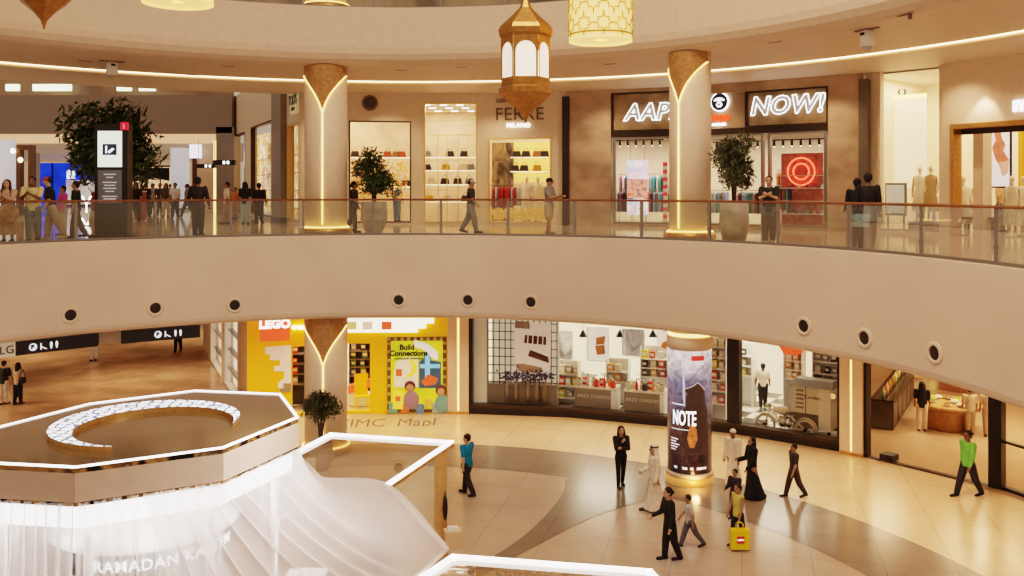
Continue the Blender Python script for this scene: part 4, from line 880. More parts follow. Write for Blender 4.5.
r=Y2.root('sloping_toy_table','white toy table with red sloping edge behind the right toy window','table'); a=Y2.xyz(349,385,1.2); c=Y2.xyz(371,378,1.2)
b=MB(); b.plate([(a[0],a[2]-.3),(c[0],c[2]-.3),(c[0],c[2]),(a[0],a[2])],1.0,1.3); b.build('red_edge',mat('toy_red',(.85,.1,.04)),r)
b=MB(); b.box(a[0],c[0],1.05,1.5,LZ+.03,a[2]-.3); b.build('front',mat('cream_print',(.85,.8,.55),.5,emit=.1),r)
q=Y2.xyz(362,400,.7); r=thing('play_chair','yellow slatted chair standing in the right toy shop window','chair',tuple(Y2.P(q[0],.75,LZ+.02)),Y2.rz+.3)
YC=mat('toy_yellow',(.9,.5,.02)); b=MB(); b.box(-.25,.25,-.25,.25,.45,.49); b.build('seat',YC,r); b=MB(); b.box(-.25,.25,.2,.24,.49,1.25); b.build('backrest',YC,r)
for sx in (-.22,.22):
    for sy in (-.22,.22): b=MB(); b.box(sx-.02,sx+.02,sy-.02,sy+.02,0,.45); b.build('leg',YC,r)
# poster with studded border
r=Y2.root('toy_poster','large green and yellow toy poster with a studded dark border','poster')
A=Y2.xyz(387.5,337,0); D=Y2.xyz(446.5,413,0); x0,x1,z1,z0=A[0],D[0],A[2],max(D[2],LZ+.05)
b=MB(); b.box(x0,x1,-.08,0,z0,z1); b.build('border',mat('border_brown',(.16,.10,.04),.5),r)
b=MB(); b.box(x0+.13,x1-.13,-.1,-.08,z0+.13,z1-.13)
pm=ramp_mat('poster_lime',[(.3,(.5,.65,.04)),(.55,(.75,.75,.05)),(.75,(.35,.55,.1))],scale=.9,emit=.25,rough=.4)
b.build('print',pm,r)
nb=18
for k in range(nb):
    for (xx,zz) in ((x0+.065+(x1-x0-.13)*k/(nb-1),z1-.065),(x0+.065,z0+.065+(z1-z0-.13)*k/(nb-1)),(x1-.065,z0+.065+(z1-z0-.13)*k/(nb-1))):
        if k%2==0: b=MB(); b.box(xx-.05,xx+.05,-.11,-.08,zz-.05,zz+.05); b.build('stud',mat('stud_gold',(.6,.45,.2),.4),r)
def pp(px,y): q=Y2.xyz(px,y,-.1); return (q[0],q[2])
def pl(pts,m,nm,y=-.12): b=MB(); b.plate([pp(*p) for p in pts],y,-.1); b.build(nm,m,r)
pl([(394,384),(394,372),(396,362),(403,357),(418,357),(418,387),(394,387)],mat('poster_cream',(.85,.8,.65),.5,emit=.2),'white_scene',-.115)
pl([(419,388),(419,362),(424,358),(424,352),(431,352),(431,360),(441,362),(441,388)],mat('poster_navy',(.05,.12,.2),.5,emit=.15),'blue_building',-.115)
pl([(425,354),(430,354),(430,364),(440,364),(440,368),(430,368),(430,384),(425,384),(425,368),(420,368),(420,364),(425,364)],mat('poster_sky',(.2,.55,.8),.5,emit=.4),'blue_cross',-.125)
pl([(409,358),(414,360),(417,366),(416,373),(411,377),(405,377),(410,373),(412,367)],mat('poster_yellow',(.9,.75,.1),.5,emit=.3),'crescent',-.13)
pl([(396,369),(402,369),(402,376),(396,376)],mat('poster_red',(.8,.15,.06),.5,emit=.2),'red_brick_part',-.13)
pl([(421,382),(428,374),(438,378),(436,384),(425,386)],mat('poster_red',(.8,.15,.06)),'red_vehicle',-.13)
pl([(415,340),(428,344),(438,352),(438,360),(432,358),(424,350),(413,346)],mat('poster_cloud',(.8,.88,.85),.5,emit=.3),'cloud',-.12)
for k,(px,y,c) in enumerate([(398,404,(.6,.55,.1)),(405,408,(.7,.2,.08)),(413,404,(.2,.4,.25)),(420,409,(.15,.25,.35)),(428,404,(.8,.6,.1)),(436,408,(.3,.4,.3)),(442,402,(.4,.2,.25)),(393,408,(.15,.4,.3))]):
    pl([(px-4,y-5),(px+4,y-5),(px+4,y+5),(px-4,y+5)],mat('poster_block%d'%k,c,.5,emit=.12,var=.4,vscale=8),'toy_block',-.12)
pl([(393,391),(403,391),(403,409),(393,409)],mat('poster_yellow',(.9,.75,.1)),'yellow_bag',-.135); pl([(395.5,396),(400.5,396),(400.5,401),(395.5,401)],mat('poster_red',(.8,.15,.06)),'bag_logo',-.15)
for (px,y,hc,sc2) in ((410,386,(.14,.06,.04),(.35,.22,.28)),(441,390,(.16,.07,.04),(.2,.4,.35))):
    q=pp(px,y); b=MB(); b.ell((q[0],-.12,q[1]),(.2,.03,.2)); b.build('child_hair',mat('poster_hair',hc,.6),r); b=MB(); b.ell((q[0],-.14,q[1]-.06),(.14,.03,.14)); b.build('child_face',mat('poster_skin',(.55,.3,.18),.6,emit=.1),r)
    b=MB(); b.ell((q[0]+.05,-.12,q[1]-.5),(.28,.03,.34)); b.build('child_shirt',mat('ps%d'%px,sc2,.6,emit=.1),r)
q=pp(407,350); 
text_mesh('lettering','Build',.27,BLACK,r,(q[0],-.13,q[1]+.1),ext=.005,offset=.01); text_mesh('lettering','Connections',.27,BLACK,r,(q[0]+.06,-.13,q[1]-.12),ext=.005,offset=.01)
b=MB(); b.box(q[0]-.45,q[0]+.6,-.125,-.11,q[1]-.34,q[1]-.28); b.build('caption_line',mat('caption_green',(.2,.3,.05),.5),r)
# pilasters with amber light line
for bay,lab in ((C0,'cream pilaster with an amber light line between the toy poster and the candy window'),(C4,'cream pilaster with an amber light line between the motorcycle window and the food shop')):
    r=bay.root('light_pilaster',lab,'pilaster'); L=bay.L
    b=MB(); b.box(0,L*.45,-.12,.3,LZ+.02,-2.58); b.box(L*.55,L,-.12,.3,LZ+.02,-2.58); b.box(L*.45,L*.55,0,.3,LZ+.02,-2.58); b.build('shaft',CREAM,r)
    b=MB(); b.box(L*.47,L*.53,-.08,0,LZ+.12,-2.6); b.build('light_line',LEDY,r); b=MB(); b.box(0,L,-.14,.3,LZ,LZ+.1); b.build('base',BRASS,r)
# candy shop shell
CHK=None
def checker():
    m=bpy.data.materials.new('checker_floor'); m.use_nodes=True; nt=m.node_tree; b=nt.nodes['Principled BSDF']; tc=nt.nodes.new('ShaderNodeTexCoord'); mp=nt.nodes.new('ShaderNodeMapping'); ck=nt.nodes.new('ShaderNodeTexChecker')
    mp.inputs['Rotation'].default_value=(0,0,.6); ck.inputs['Scale'].default_value=1.15; ck.inputs['Color1'].default_value=(.75,.7,.62,1); ck.inputs['Color2'].default_value=(.10,.09,.08,1)
    nt.links.new(tc.outputs['Object'],mp.inputs[0]); nt.links.new(mp.outputs[0],ck.inputs['Vector']); nt.links.new(ck.outputs['Color'],b.inputs['Base Color']); b.inputs['Roughness'].default_value=.25; return m
CHK=checker()
CW=mat('candy_white',(.85,.78,.66),.5,emit=.16,ecol=(1,.86,.66),var=.03)  # wall emission brightens the candy shop, no lamp behind it
pA_=on_circle(864,19.0); pe=(pA_[0]+.36*9,pA_[1]+9)
def hit(R):
    for i in range(2500):
        q=(pA_[0]+.0036*i,pA_[1]+.01*i)
        if math.hypot(q[0]-CX,q[1]-CY)>=R: return q
h26=hit(26.0); h30=hit(29.9)
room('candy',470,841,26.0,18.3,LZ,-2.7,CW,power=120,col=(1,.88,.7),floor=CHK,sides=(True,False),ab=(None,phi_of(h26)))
b=MB(); ph_=phi_of(pA_); b.sweep([(18.9,LZ+.02),(26,LZ+.02)],phi_of(h26),ph_,2); b.add([(*h26,LZ+.021),(*pA_,LZ+.021),tuple(pol(phi_of(h26),18.8,LZ+.021))],[(0,1,2)]); struct(b.build('floor_candy_right',CHK))
DV=math.atan2(h30[1]-pA_[1],h30[0]-pA_[0]); b=MB(); b.M=Matrix.Translation((pA_[0],pA_[1],0))@Matrix.Rotation(DV,4,'Z'); b.box(.3,math.hypot(h30[0]-pA_[0],h30[1]-pA_[1]),-.05,.05,LZ,-2.6); struct(b.build('wall_candy_food',mat('divider_tan',(.45,.3,.18),.45,var=.15,vscale=1)))
zs=LZ+.36; zt4=-2.66
def shopfront(bays,lab,frames=True):
    for i,bay in enumerate(bays):
        r=bay.root('shopfront_glazing',lab[i],'shop window')
        b=MB(); b.box(-.01,bay.L+.01,-.08,.25,LZ,zs-.12); b.build('plinth',BLACK,r); b=MB(); b.box(0,bay.L,-.14,.27,zs-.12,zs); b.build('sill',DARK,r)
        b=MB(); b.box(0,bay.L,-.05,.15,zt4-.06,zt4+.05); b.build('top_rail',DARK,r)
        if i==0 or bay is C3: b=MB(); b.box(0,.14 if bay is not C3 else .42,-.1,.2,zs,zt4); b.build('end_post',BLACK,r)
        if bay is CB[2] or bay is C3: b=MB(); b.box(bay.L-.12,bay.L,-.1,.2,zs,zt4); b.build('end_post',BLACK,r)
        glasspane(r,.12,bay.L,zs,zt4-.05)
shopfront(CB,['candy shop window with the black grid screen','candy shop window in front of the two lettered counters','narrow candy shop window right of the advertising column'])
shopfront([C3],['black framed window with the vintage motorcycle'])
# left part of the candy window: blank panel, grid, poster
b0=CB[0]
r=b0.root('blank_panel','blank cream panel at the left end of the candy window','panel'); a=b0.xyz(470,330,.3); c=b0.xyz(487,405,.3); b=MB(); b.box(a[0],c[0],.3,.36,zs,zt4); b.build('sheet',mat('blank_cream',(.72,.66,.50),.6,emit=.1),r)
b=MB(); b.box(c[0],c[0]+.05,.26,.4,zs,zt4); b.build('edge_post',GREY,r)
r=b0.root('grid_screen','black square grid screen behind the candy window','screen'); a=b0.xyz(488,330,.7); c=b0.xyz(557,392,.7); zt5=-2.75
for k in range(13):
    x=a[0]+(c[0]-a[0])*k/12; b=MB(); b.box(x-.016,x+.016,.69,.72,LZ+.98,zt5); b.build('upright',BLACK,r)
for k in range(10):
    z=LZ+1.05+k*.31; b=MB(); b.box(a[0],c[0],.685,.715,z-.014,z+.014); b.build('crossbar',BLACK,r)
b=MB(); b.box(a[0],c[0],.6,1.0,LZ+.02,LZ+.98); b.build('grey_plinth',mat('plinth_greige',(.26,.225,.18),.5),r)
b=MB(); b.box(a[0],c[0],1.5,1.54,LZ+.9,zt5); b.build('backing',mat('grid_backing',(.82,.76,.63),.6,emit=.18),r)
r=b0.root('chocolate_poster','pale tilted poster of two dark chocolate bars','poster')
def p3(bay,pts,y0,y1,m,nm,rt): b=MB(); b.plate([(bay.xyz(px,y,y0)[0],bay.xyz(px,y,y0)[2]) for px,y in pts],y0,y1); return b.build(nm,m,rt)
p3(b0,[(514,322),(551,324),(550,378),(532,374),(514,368)],.5,.55,mat('poster_pale',(.70,.60,.52),.5,emit=.25),'print',r)
p3(b0,[(515,321),(529,322),(530,329),(515,328)],.40,.46,mat('clip_rose',(.42,.32,.27),.5),'top_clip',r)
p3(b0,[(525,335),(546,337),(546,345),(524,343)],.46,.5,mat('chocolate',(.12,.045,.03),.5),'chocolate_bar',r)
p3(b0,[(530,350),(548,357),(549,363),(528,356)],.46,.5,mat('chocolate',(.12,.045,.03)),'chocolate_bar',r)
for k in range(4):
    p3(b0,[(527.5+k*5,335.3+k*.4),(528.5+k*5,335.4+k*.4),(528+k*5,343.5+k*.4),(527+k*5,343.3+k*.4)],.44,.46,mat('poster_pale',(.7,.6,.52)),'bar_groove',r)
p3(b0,[(514,364),(524,364),(542,368),(540,374),(520,371)],.46,.5,mat('wrapper',(.45,.34,.28),.5),'wrapper',r)
for k,px in enumerate((507,516,528,537,545)):
    q=b0.xyz(px,390,.45); r=thing('indigo_flower_bunch','bunch of indigo flowers on the grey plinth behind the grid screen','flowers',tuple(b0.P(q[0],.45,LZ+.98 if 0 else LZ+.36)),b0.rz,'indigo flower bunches')
    rnd=random.Random(k); b=MB()
    for j in range(60):
        c=Vector((rnd.gauss(0,.13),rnd.gauss(0,.05),.95+rnd.gauss(0,.12))); u=Vector((rnd.uniform(-1,1),rnd.uniform(-.5,.5),rnd.uniform(-1,1)))*.05; w_=Vector((u.z,0,-u.x)); b.add([tuple(c-u),tuple(c+w_),tuple(c+u),tuple(c-w_)],[(0,1,2,3)])
    b.build('blossoms',mat('indigo_petals',(.08,.07,.16),.6,var=.5),r,fix=False); b=MB(); b.lathe([(.07,0),(.1,.25),(.06,.6),(.07,.8)],n=12); b.build('vase',mat('vase_brown',(.3,.22,.15),.5),r)
# back wall posters, pendant lamps, counters
b1=CB[1]
def wall_poster(bay,px0,px1,y0,y1,d,m,label,inner=None):
    r=bay.root('wall_poster',label,'poster'); a=bay.xyz(px0,y0,d); c=bay.xyz(px1,y1,d); b=MB(); b.box(a[0],c[0],d,d+.04,c[2],a[2]); b.build('print',m,r); winframe(r,a[0],c[0],c[2],a[2],.03,.03,WHITE,y=d-.03); 
    if inner:
        for pts,mm in inner: p3(bay,pts,d-.04,d,mm,'picture',r)
    return r
PW=mat('poster_white2',(.85,.82,.76),.5,emit=.3); PG=ramp_mat('street_photo',[(.35,(.15,.14,.14)),(.5,(.45,.43,.42)),(.7,(.85,.82,.78))],scale=1.3,rough=.5,emit=.15,distort=2,stretch=(1,1,.5))
CHO=mat('caramel',(.5,.17,.05),.5)
wall_poster(b1,558,573,330,368,2.6,PG,'grey street photograph right of the chocolate poster')
wall_poster(b1,587,609,326,362,3.0,PW,'white framed poster with a stack of caramel sweets',[([(596,338),(605,336),(604,344),(596,345)],CHO),([(595,346),(604,345),(605,354),(597,355)],CHO)])
wall_poster(b1,622,645,328,357,3.2,PG,'grey angled street photograph between the pendant lamps')
wall_poster(b1,657,676,330,354,3.4,PW,'white framed poster with a brown sweet beside the column',[([(662,343),(666,341),(668,345),(665,349),(661,347)],CHO)])
for k,px in enumerate((583,620,653)):
    q=b1.xyz(px,334,1.8); r=thing('pendant_lamp','conical black pendant lamp, '+['left one','middle one','right one'][k]+' of three in the candy shop','pendant lamp',tuple(b1.P(q[0],1.8,q[2])),0,'pendant lamps in the candy shop')
    b=MB(); b.lathe([(.17,-.1),(.10,.02),(.03,.14),(.015,.16)],n=20,cap=False); b.build('shade',mat('lamp_black',(.03,.03,.03),.3),r); b=MB(); b.tube([(0,0,.15),(0,0,-2.72-q[2])],.008,5); b.build('cord',BLACK,r); b=MB(); b.ell((0,0,-.06),(.06,.06,.06)); b.build('bulb',LED,r)
CTR=mat('counter_greige',(.24,.205,.165),.5)
for k,(pa,pb) in enumerate(((575,617),(624,666))):
    q=b1.xyz(pa,396,.55); q2=b1.xyz(pb-2,396,.55); w_=q2[0]-q[0]; r=thing('lettered_counter',['greige candy counter with white lettering, the left of two','greige candy counter with white lettering, the right one beside the column'][k],'counter',tuple(b1.P(q[0],.55,LZ+.02)),b1.rz)
    b=MB(); b.box(0,w_-.15,0,.8,0,.93); b.build('front_body',CTR,r); b=MB(); b.box(w_-.15,w_,0,.8,0,.93); b.build('light_end',WHITE,r); b=MB(); b.box(-.02,w_+.02,-.03,.83,.93,.98); b.build('worktop',mat('top_stone',(.7,.62,.5),.3),r)
    text_mesh('lettering','BAZZ CANDIES',.155,mat('counter_letters',(.75,.70,.6),.5),r,(w_/2-.05,-.01,.66),ext=.002,offset=0,space=1.15)
    rnd=random.Random(k+5)
    for j in range(9):
        kind=['jar','box','bottle','jar'][j%4]; cn,cc=[('red_candy',(.7,.05,.03)),('amber_candy',(.75,.4,.1)),('black_candy',(.05,.05,.05)),('cream_candy',(.8,.7,.5)),('pale_candy',(.6,.6,.5))][rnd.randrange(5)] if not(k==0 and j in(1,4)) else ('red_candy',(.7,.05,.03))
        x=.12+(w_-.24)*j/8; p=r.matrix_basis@Vector((x,.2+.25*(j%2),.98)); put(kind,cn,cc,tuple(p),b1.rz+rnd.uniform(-.4,.4),cn.split('_')[0]+' candy '+kind+' on the '+['left','right'][k]+' lettered counter','sweets on the lettered counters',1.5)
cc_=[('cream_carton',(.8,.68,.48)),('amber_carton',(.7,.38,.12)),('red_carton',(.6,.1,.05)),('black_carton',(.07,.06,.05)),('yellow_carton',(.8,.65,.1)),('pale_carton',(.75,.7,.6)),('grey_carton',(.35,.33,.3))]
goods_shelves(b1,557,578,(374,386,398),1.6,cc_,'low white shelves left of the candy counters','cartons in the candy shop',.26,back=WHITE)
goods_shelves(b1,606,628,(372,382),2.2,cc_,'white shelves between the two candy counters','cartons in the candy shop',.28,back=WHITE)
goods_shelves(b1,640,690,(360,369,378),3.0,cc_,'long white shelves under the posters by the column','cartons in the candy shop',.3,back=WHITE)
goods_shelves(CB[2],709,726,(347,358,369,380,391,404),1.2,cc_,'tall white shelves right of the advertising column','cartons in the candy shop',.26,back=WHITE)
goods_shelves(C3,738,752,(356,366,376),3.6,cc_,'white back shelves left of the standing shop man','cartons in the candy shop',.3,back=WHITE)
goods_shelves(C3,783,802,(352,361,370,379),2.8,[('amber_carton',(.7,.38,.12)),('cream_carton',(.8,.68,.48))],'round-topped shelf of amber cartons behind the motorcycle','cartons in the candy shop',.24,back=WHITE)
goods_shelves(C3,812,840,(362,374,386,398),2.3,[('black_carton',(.07,.06,.05)),('grey_carton',(.35,.33,.3)),('pale_carton',(.75,.7,.6))],'shelves of black and white goods behind the delivery box','cartons in the candy shop',.26,back=WHITE)
r=C3.root('red_ceiling_banner','red and orange banner hanging above the motorcycle','banner'); p3(C3,[(778,345),(797,346),(804,352),(796,356),(784,354)],2.0,2.03,mat('toy_red',(.85,.1,.04)),'sheet',r)
b=MB()
for px in (784,797): q=C3.xyz(px,346,2.0); b=MB(); b.tube([(q[0],2.01,q[2]),(q[0],2.01,-2.72)],.006,5); b.build('string',GREY,r)
# motorcycle with delivery box
q=C3.xyz(764,427,.45); q2=C3.xyz(804,437,.45); wb=q2[0]-q[0]
r=thing('vintage_motorcycle','cream vintage motorcycle with a large delivery box behind the glass','motorcycle',tuple(C3.P(q[0],.58,LZ+.02)),C3.rz)
CR=mat('cream_enamel',(.72,.64,.48),.3); CHR=mat('chrome',(.6,.55,.48),.15,metal=1)
R_=.31
def wheel(x):
    b=MB(); b.tube([(x+R_*cos(2*PI*k/28),0,R_+R_*sin(2*PI*k/28)*.999) for k in range(28)],.045,8,closed=True); t=b.build('tyre',mat('tyre_cream',(.62,.56,.45),.6),r)
    b=MB()
    for k in range(12): a=2*PI*k/12; b.tube([(x,0,R_),(x+R_*cos(a),0,R_+R_*sin(a))],.008,4)
    b.build('spokes',CHR,t); b=MB(); b.M=Matrix.Translation((x,0,R_))@Matrix.Rotation(PI/2,4,'X'); b.lathe([(.06,-.06),(.06,.06)],n=14); b.build('hub',DARK,t)
wheel(0); wheel(wb)
b=MB(); b.smooth=True
for x in (0,wb):
    n=14; vs=[]
    for k in range(n+1):
        a=PI*(.0+k/n*.95)+.15; 
        for yy in (-.085,.085): vs.append((x+(R_+.08)*cos(a),yy,R_+(R_+.08)*sin(a)))
    bb=MB(); bb.smooth=True; bb.add(vs,[(2*k,2*k+1,2*k+3,2*k+2) for k in range(n)]); bb.build('mudguard',CR,r)
b=MB(); b.ell((wb*.42,0,.86),(.30,.13,.14)); b.build('fuel_tank',CR,r)
b=MB(); b.ell((wb*.62,0,.80),(.2,.14,.06)); b.build('saddle',mat('saddle_brown',(.12,.07,.04),.5),r)
b=MB(); b.M=Matrix.Translation((wb*.45,0,.45)); b.lathe([(.12,-.14),(.16,-.1),(.16,.1),(.1,.16),(.12,.18),(.12,.3)],n=14); b.ell((.16,0,-.02),(.18,.1,.14)); b.build('engine',CHR,r)
b=MB(); b.tube([(0,0,R_),(.12,0,.75),(.2,0,1.02)],.028,8); b.build('front_fork',CHR,r)
b=MB(); b.tube([(.2,0,.98),(wb*.5,0,.82),(wb,0,R_)],.025,8); b.tube([(.2,0,.9),(wb*.4,0,.3),(wb,0,R_)],.025,8); b.build('frame',CR,r)
b=MB(); b.tube([(.32,-.34,1.06),(.2,-.1,1.05),(.2,.1,1.05),(.32,.34,1.06)],.018,8); b.build('handlebar',CHR,r)
b=MB(); b.ell((.1,0,.95),(.1,.1,.1)); b.build('headlamp',CHR,r)
b=MB(); b.tube([(wb*.45,.14,.3),(wb*.7,.16,.24),(wb*1.1,.16,.26)],.04,8); b.build('exhaust_pipe',CHR,r)
r=thing('delivery_box','cream delivery box with grey sloping roof behind the motorcycle','box',tuple(C3.P(C3.xyz(793,430,.95)[0],1.0,LZ+.02)),C3.rz)
W_=C3.xyz(830,430,.95)[0]-C3.xyz(793,430,.95)[0]
b=MB(); b.box(0,W_*.68,0,.9,.75,1.65); b.build('front_panel',CR,r); b=MB(); b.box(W_*.68,W_,0,.9,.25,1.65); b.build('side_panel',mat('cream_pale',(.82,.75,.6),.4),r); b=MB(); b.box(0,W_*.68,.0,.9,.25,.75); b.build('dark_base',mat('box_brown',(.14,.11,.08),.5),r)
b=MB(); b.add([(-.1,-.08,1.65),(W_+.1,-.08,1.65),(W_+.1,.98,1.65),(-.1,.98,1.65),(-.02,.2,1.84),(W_+.02,.2,1.84),(W_+.02,.7,1.84),(-.02,.7,1.84)],[(0,3,2,1),(4,5,6,7),(0,1,5,4),(1,2,6,5),(2,3,7,6),(3,0,4,7)]); b.build('roof',mat('roof_grey',(.28,.25,.2),.5),r)
b=MB()
for k in range(5): b.box(.08,W_*.28,-.02,0,.9+k*.14,.97+k*.14)
b.build('louvre',GREY,r); b=MB(); b.box(W_*.33,W_*.345,-.015,0,.75,1.65); b.build('door_gap',BLACK,r); text_mesh('lettering','Candies',.17,BLACK,r,(W_*.51,-.01,1.3),ext=.003); 
for sx in (.1,W_-.15):
    b=MB(); b.box(sx-.05,sx+.05,.3,.4,0,.25); b.build('foot',BLACK,r)
# food shop on the right
FS=mat('food_floor',(.62,.44,.30),.12,var=.08,vscale=.5); FB=ramp_mat('food_back',[(.35,(.20,.10,.05)),(.55,(.5,.3,.16)),(.75,(.65,.45,.28))],scale=.8,rough=.5,emit=.05,stretch=(1,1,.6))  # food_back carries a little emission as painted-in room light
room('food',866,1200,30.0,19.2,LZ,-2.7,FB,power=150,col=(1,.70,.42),floor=None,sides=(False,False),ab=(phi_of(h30),None))
b=MB(); b.add([(pA_[0]+.02,pA_[1]-.3,LZ+.03),(h30[0],h30[1],LZ+.03),tuple(pol(phi_of(h30)+.2,30,LZ+.03)),tuple(pol(phi_of(h30)+.45,30,LZ+.03)),tuple(pol(phi_of(h30)+.9,30,LZ+.03)),tuple(pol(phi_of(h30)+.9,18.95,LZ+.03)),tuple(pol(phi_of(pA_)+.3,18.95,LZ+.03)),tuple(pol(phi_of(pA_)+.15,18.95,LZ+.03))],[tuple(range(8))]); struct(b.build('floor_food',FS))
r=C5.root('food_shop_front','black framed glass front of the food shop','shop window')
b=MB(); b.box(-.02,.12,-.08,.2,LZ,-2.6); b.build('left_post',BLACK,r); b=MB(); b.box(C5.L-.34,C5.L,-.12,.2,LZ,-2.6); b.build('right_post',BLACK,r); b=MB(); b.box(.1,C5.L-.1,-.06,.12,LZ,LZ+.05); b.build('floor_track',DARK,r)
glasspane(r,.12,C5.x(890),LZ+.05,-2.62); b=MB(); b.box(C5.x(880),C5.x(893),-.03,.35,LZ+.05,LZ+.22); b.build('door_stop',BLACK,r)
r=C6.root('food_shop_front','glazed bay of the food shop at the far right edge with black rails','shop window')
b=MB(); b.box(0,C6.L,-.06,.12,LZ,LZ+.12); b.build('floor_track',BLACK,r); b=MB(); b.box(0,C6.L,-.03,.05,LZ+1.3,LZ+1.37); b.build('mid_rail',BLACK,r); glasspane(r,0,C6.L,LZ+.12,-2.62)
# counter row along the left wall of the food shop
cA,cB=Vector(WP(893,432,LZ)),Vector(WP(914,398,LZ)); cd=(cB-cA); cL=cd.length/5; ca_=math.atan2(cd.y,cd.x)
for k in range(5):
    p=cA+cd*((k+.5)/5); r=thing('food_counter',['dark food counter nearest the glass','second dark food counter from the glass','third dark food counter from the glass','fourth dark food counter from the glass','dark food counter furthest into the food shop'][k],'counter',(p[0],p[1],LZ+.04),ca_,'dark counters along the left of the food shop')
    b=MB(); b.box(-cL*.47,cL*.47,0,.7,0,.95); b.build('body',mat('counter_charcoal',(.05,.045,.04),.4),r); b=MB(); b.box(-cL*.49,cL*.49,-.03,.73,.95,1.0); b.build('worktop',mat('top_black',(.03,.025,.02),.2),r); b=MB(); b.box(-cL*.42,cL*.42,-.012,0,.1,.85); b.build('front_panel',mat('panel_grey',(.14,.11,.09),.4),r)
    for j in range(4):
        cn,cc=[('green_bottle',(.1,.25,.06)),('white_bottle',(.75,.68,.55)),('red_bottle',(.45,.06,.03)),('amber_bottle',(.6,.33,.08))][(j+k)%4]; q=r.matrix_basis@Vector((-cL*.36+cL*.24*j,.35,1.0)); put('bottle',cn,cc,tuple(q),0,cn.split('_')[0]+' bottle on the dark food counters','bottles on the dark food counters',1.5)
p=WP(948,428,LZ); r=thing('round_food_table','round wooden food table laden with dishes','table',(p[0],p[1],LZ+.02))
b=MB(); b.lathe([(.75,0),(.8,.1),(.85,.6),(1.02,.78)],n=36); b.build('body',mat('table_wood',(.42,.22,.09),.35,var=.2),r); b=MB(); b.lathe([(1.05,.78),(1.08,.84),(1.05,.88)],n=36); b.build('tabletop',mat('table_wood_light',(.55,.32,.14),.3,var=.2),r)
for k in range(12):
    a=2.4*k; rr=.25+.6*((k*7)%5)/5; nm=[('green',(.15,.3,.04)),('yellow',(.75,.6,.08)),('white',(.8,.75,.65)),('brown',(.3,.15,.06))][k%4]
    o=thing('food_bowl',nm[0]+' food bowl on the round wooden table','bowl',(p[0]+rr*cos(a),p[1]+rr*sin(a),LZ+.9),0,'food bowls on the round table'); b=MB(); b.lathe([(.06,0),(.13,.06),(.14,.08)],n=14); b.build('bowl',WHITE,o); b=MB(); b.ell((0,0,.08),(.12,.12,.06)); b.build('food',mat('food_'+nm[0],nm[1],.6,var=.4,vscale=20),o)
for k,(px,y,c) in enumerate(((936,385,(.7,.55,.35)),(946,384,(.75,.65,.3)),(962,383,(.35,.12,.08)),(978,388,(.3,.12,.06)))):
    p=WP(px,y+16,LZ); o=thing('display_cabinet',['pale display cabinet behind the round table','cream yellow display cabinet behind the round table','dark red display cabinet right of the yellow one','dark display cabinet beside the shirted shoppers'][k],'cabinet',(p[0],p[1]+2,LZ+.02),C5.rz); b=MB(); b.box(-.5,.5,0,.5,0,1.7); b.build('carcass',mat('cab%d'%k,c,.5,emit=.05),o)
    for j in range(3): b=MB(); b.box(-.48,.48,-.2,0,.5+j*.45,.53+j*.45); b.build('shelf',GOLDF,o)
# hanging direction sign on the arc under the fascia
rs=RR+.45
ICO=mat('icon_white',(.8,.85,.9),.4,emit=.8)
def arcsign(name,pa,pb,ztop,zbot,m,label,items):
    a=phi_of(on_circle(pa,rs)); c=phi_of(on_circle(pb,rs)); r=thing(name,label,'sign'); b=MB(); b.sweep([(rs,zbot),(rs,ztop),(rs+.18,ztop),(rs+.18,zbot)],a,c,10,closed=True); b.build('board',m,r)
    for ph in (a+.01,c-.01): b=MB(); b.M=Matrix.Translation(pol(ph,rs+.09,0)); b.box(-.02,.02,-.02,.02,ztop,-2.54); b.build('hanger',GREY,r)
    for it,px in items:
        p=on_circle(px,rs-.01); ph=phi_of(p); zc=(ztop+zbot)/2
        M_=Matrix.Translation((p[0],p[1],zc))@Matrix.Rotation(-ph,4,'Z')
        b=MB(); b.M=M_
        if it=='P':
            b.M=M_@Matrix.Rotation(PI/2,4,'X'); b.lathe([(.10,0),(.10,.012)],n=24); b.build('icon_disc',ICO,r); t=text_mesh('icon_letter','P',.15,BLACK,r,(p[0]-.0*sin(ph),p[1]-.02,zc),rz=-ph,ext=.004,offset=.012)
        elif it=='esc': b.M=M_; b.plate([(-.09,.08),(-.06,.08),(-.06,.0),(.09,-.09),(.03,-.09),(-.06,-.03),(-.06,-.09),(-.09,-.09)],-.012,0); b.build('icon_escalator',ICO,r)
        else:
            for sx in (-.07,.07): b=MB(); b.M=M_; b.ell((sx,0,.07),(.025,.01,.025),8,6); b.plate([(sx-.035,.05),(sx+.035,.05),(sx+.015,-.09),(sx-.015,-.09)],-.012,0); b.build('icon_people',ICO,r)
arcsign('hanging_direction_sign',16.5,98,-2.62,-2.98,BLACK,'black overhead sign with parking icons, the left of the two under the fascia',[('P',33),('esc',44),('wc',54)])
arcsign('hanging_direction_sign',122,200,-2.62,-2.98,BLACK,'black overhead sign with parking icons, the right of the two under the fascia',[('P',158),('esc',168),('wc',178)])
arcsign('beige_sign_panel',99,121,-2.6,-2.9,mat('panel_beige',(.42,.32,.24),.5),'blank beige panel between the two black overhead signs',[])
arcsign('cream_shop_sign',-40,15.5,-2.6,-2.98,mat('cream_sign',(.72,.6,.45),.4,emit=.15),'cream overhead sign with dark capital letters at the left edge',[])
p=on_circle(7,rs-.02); r=[o for o in COL.objects if o.name.startswith('cream_shop_sign')][0]; text_mesh('lettering','LG',.30,BLACK,r,(p[0],p[1],-2.80),rz=-phi_of(p),ext=.004)
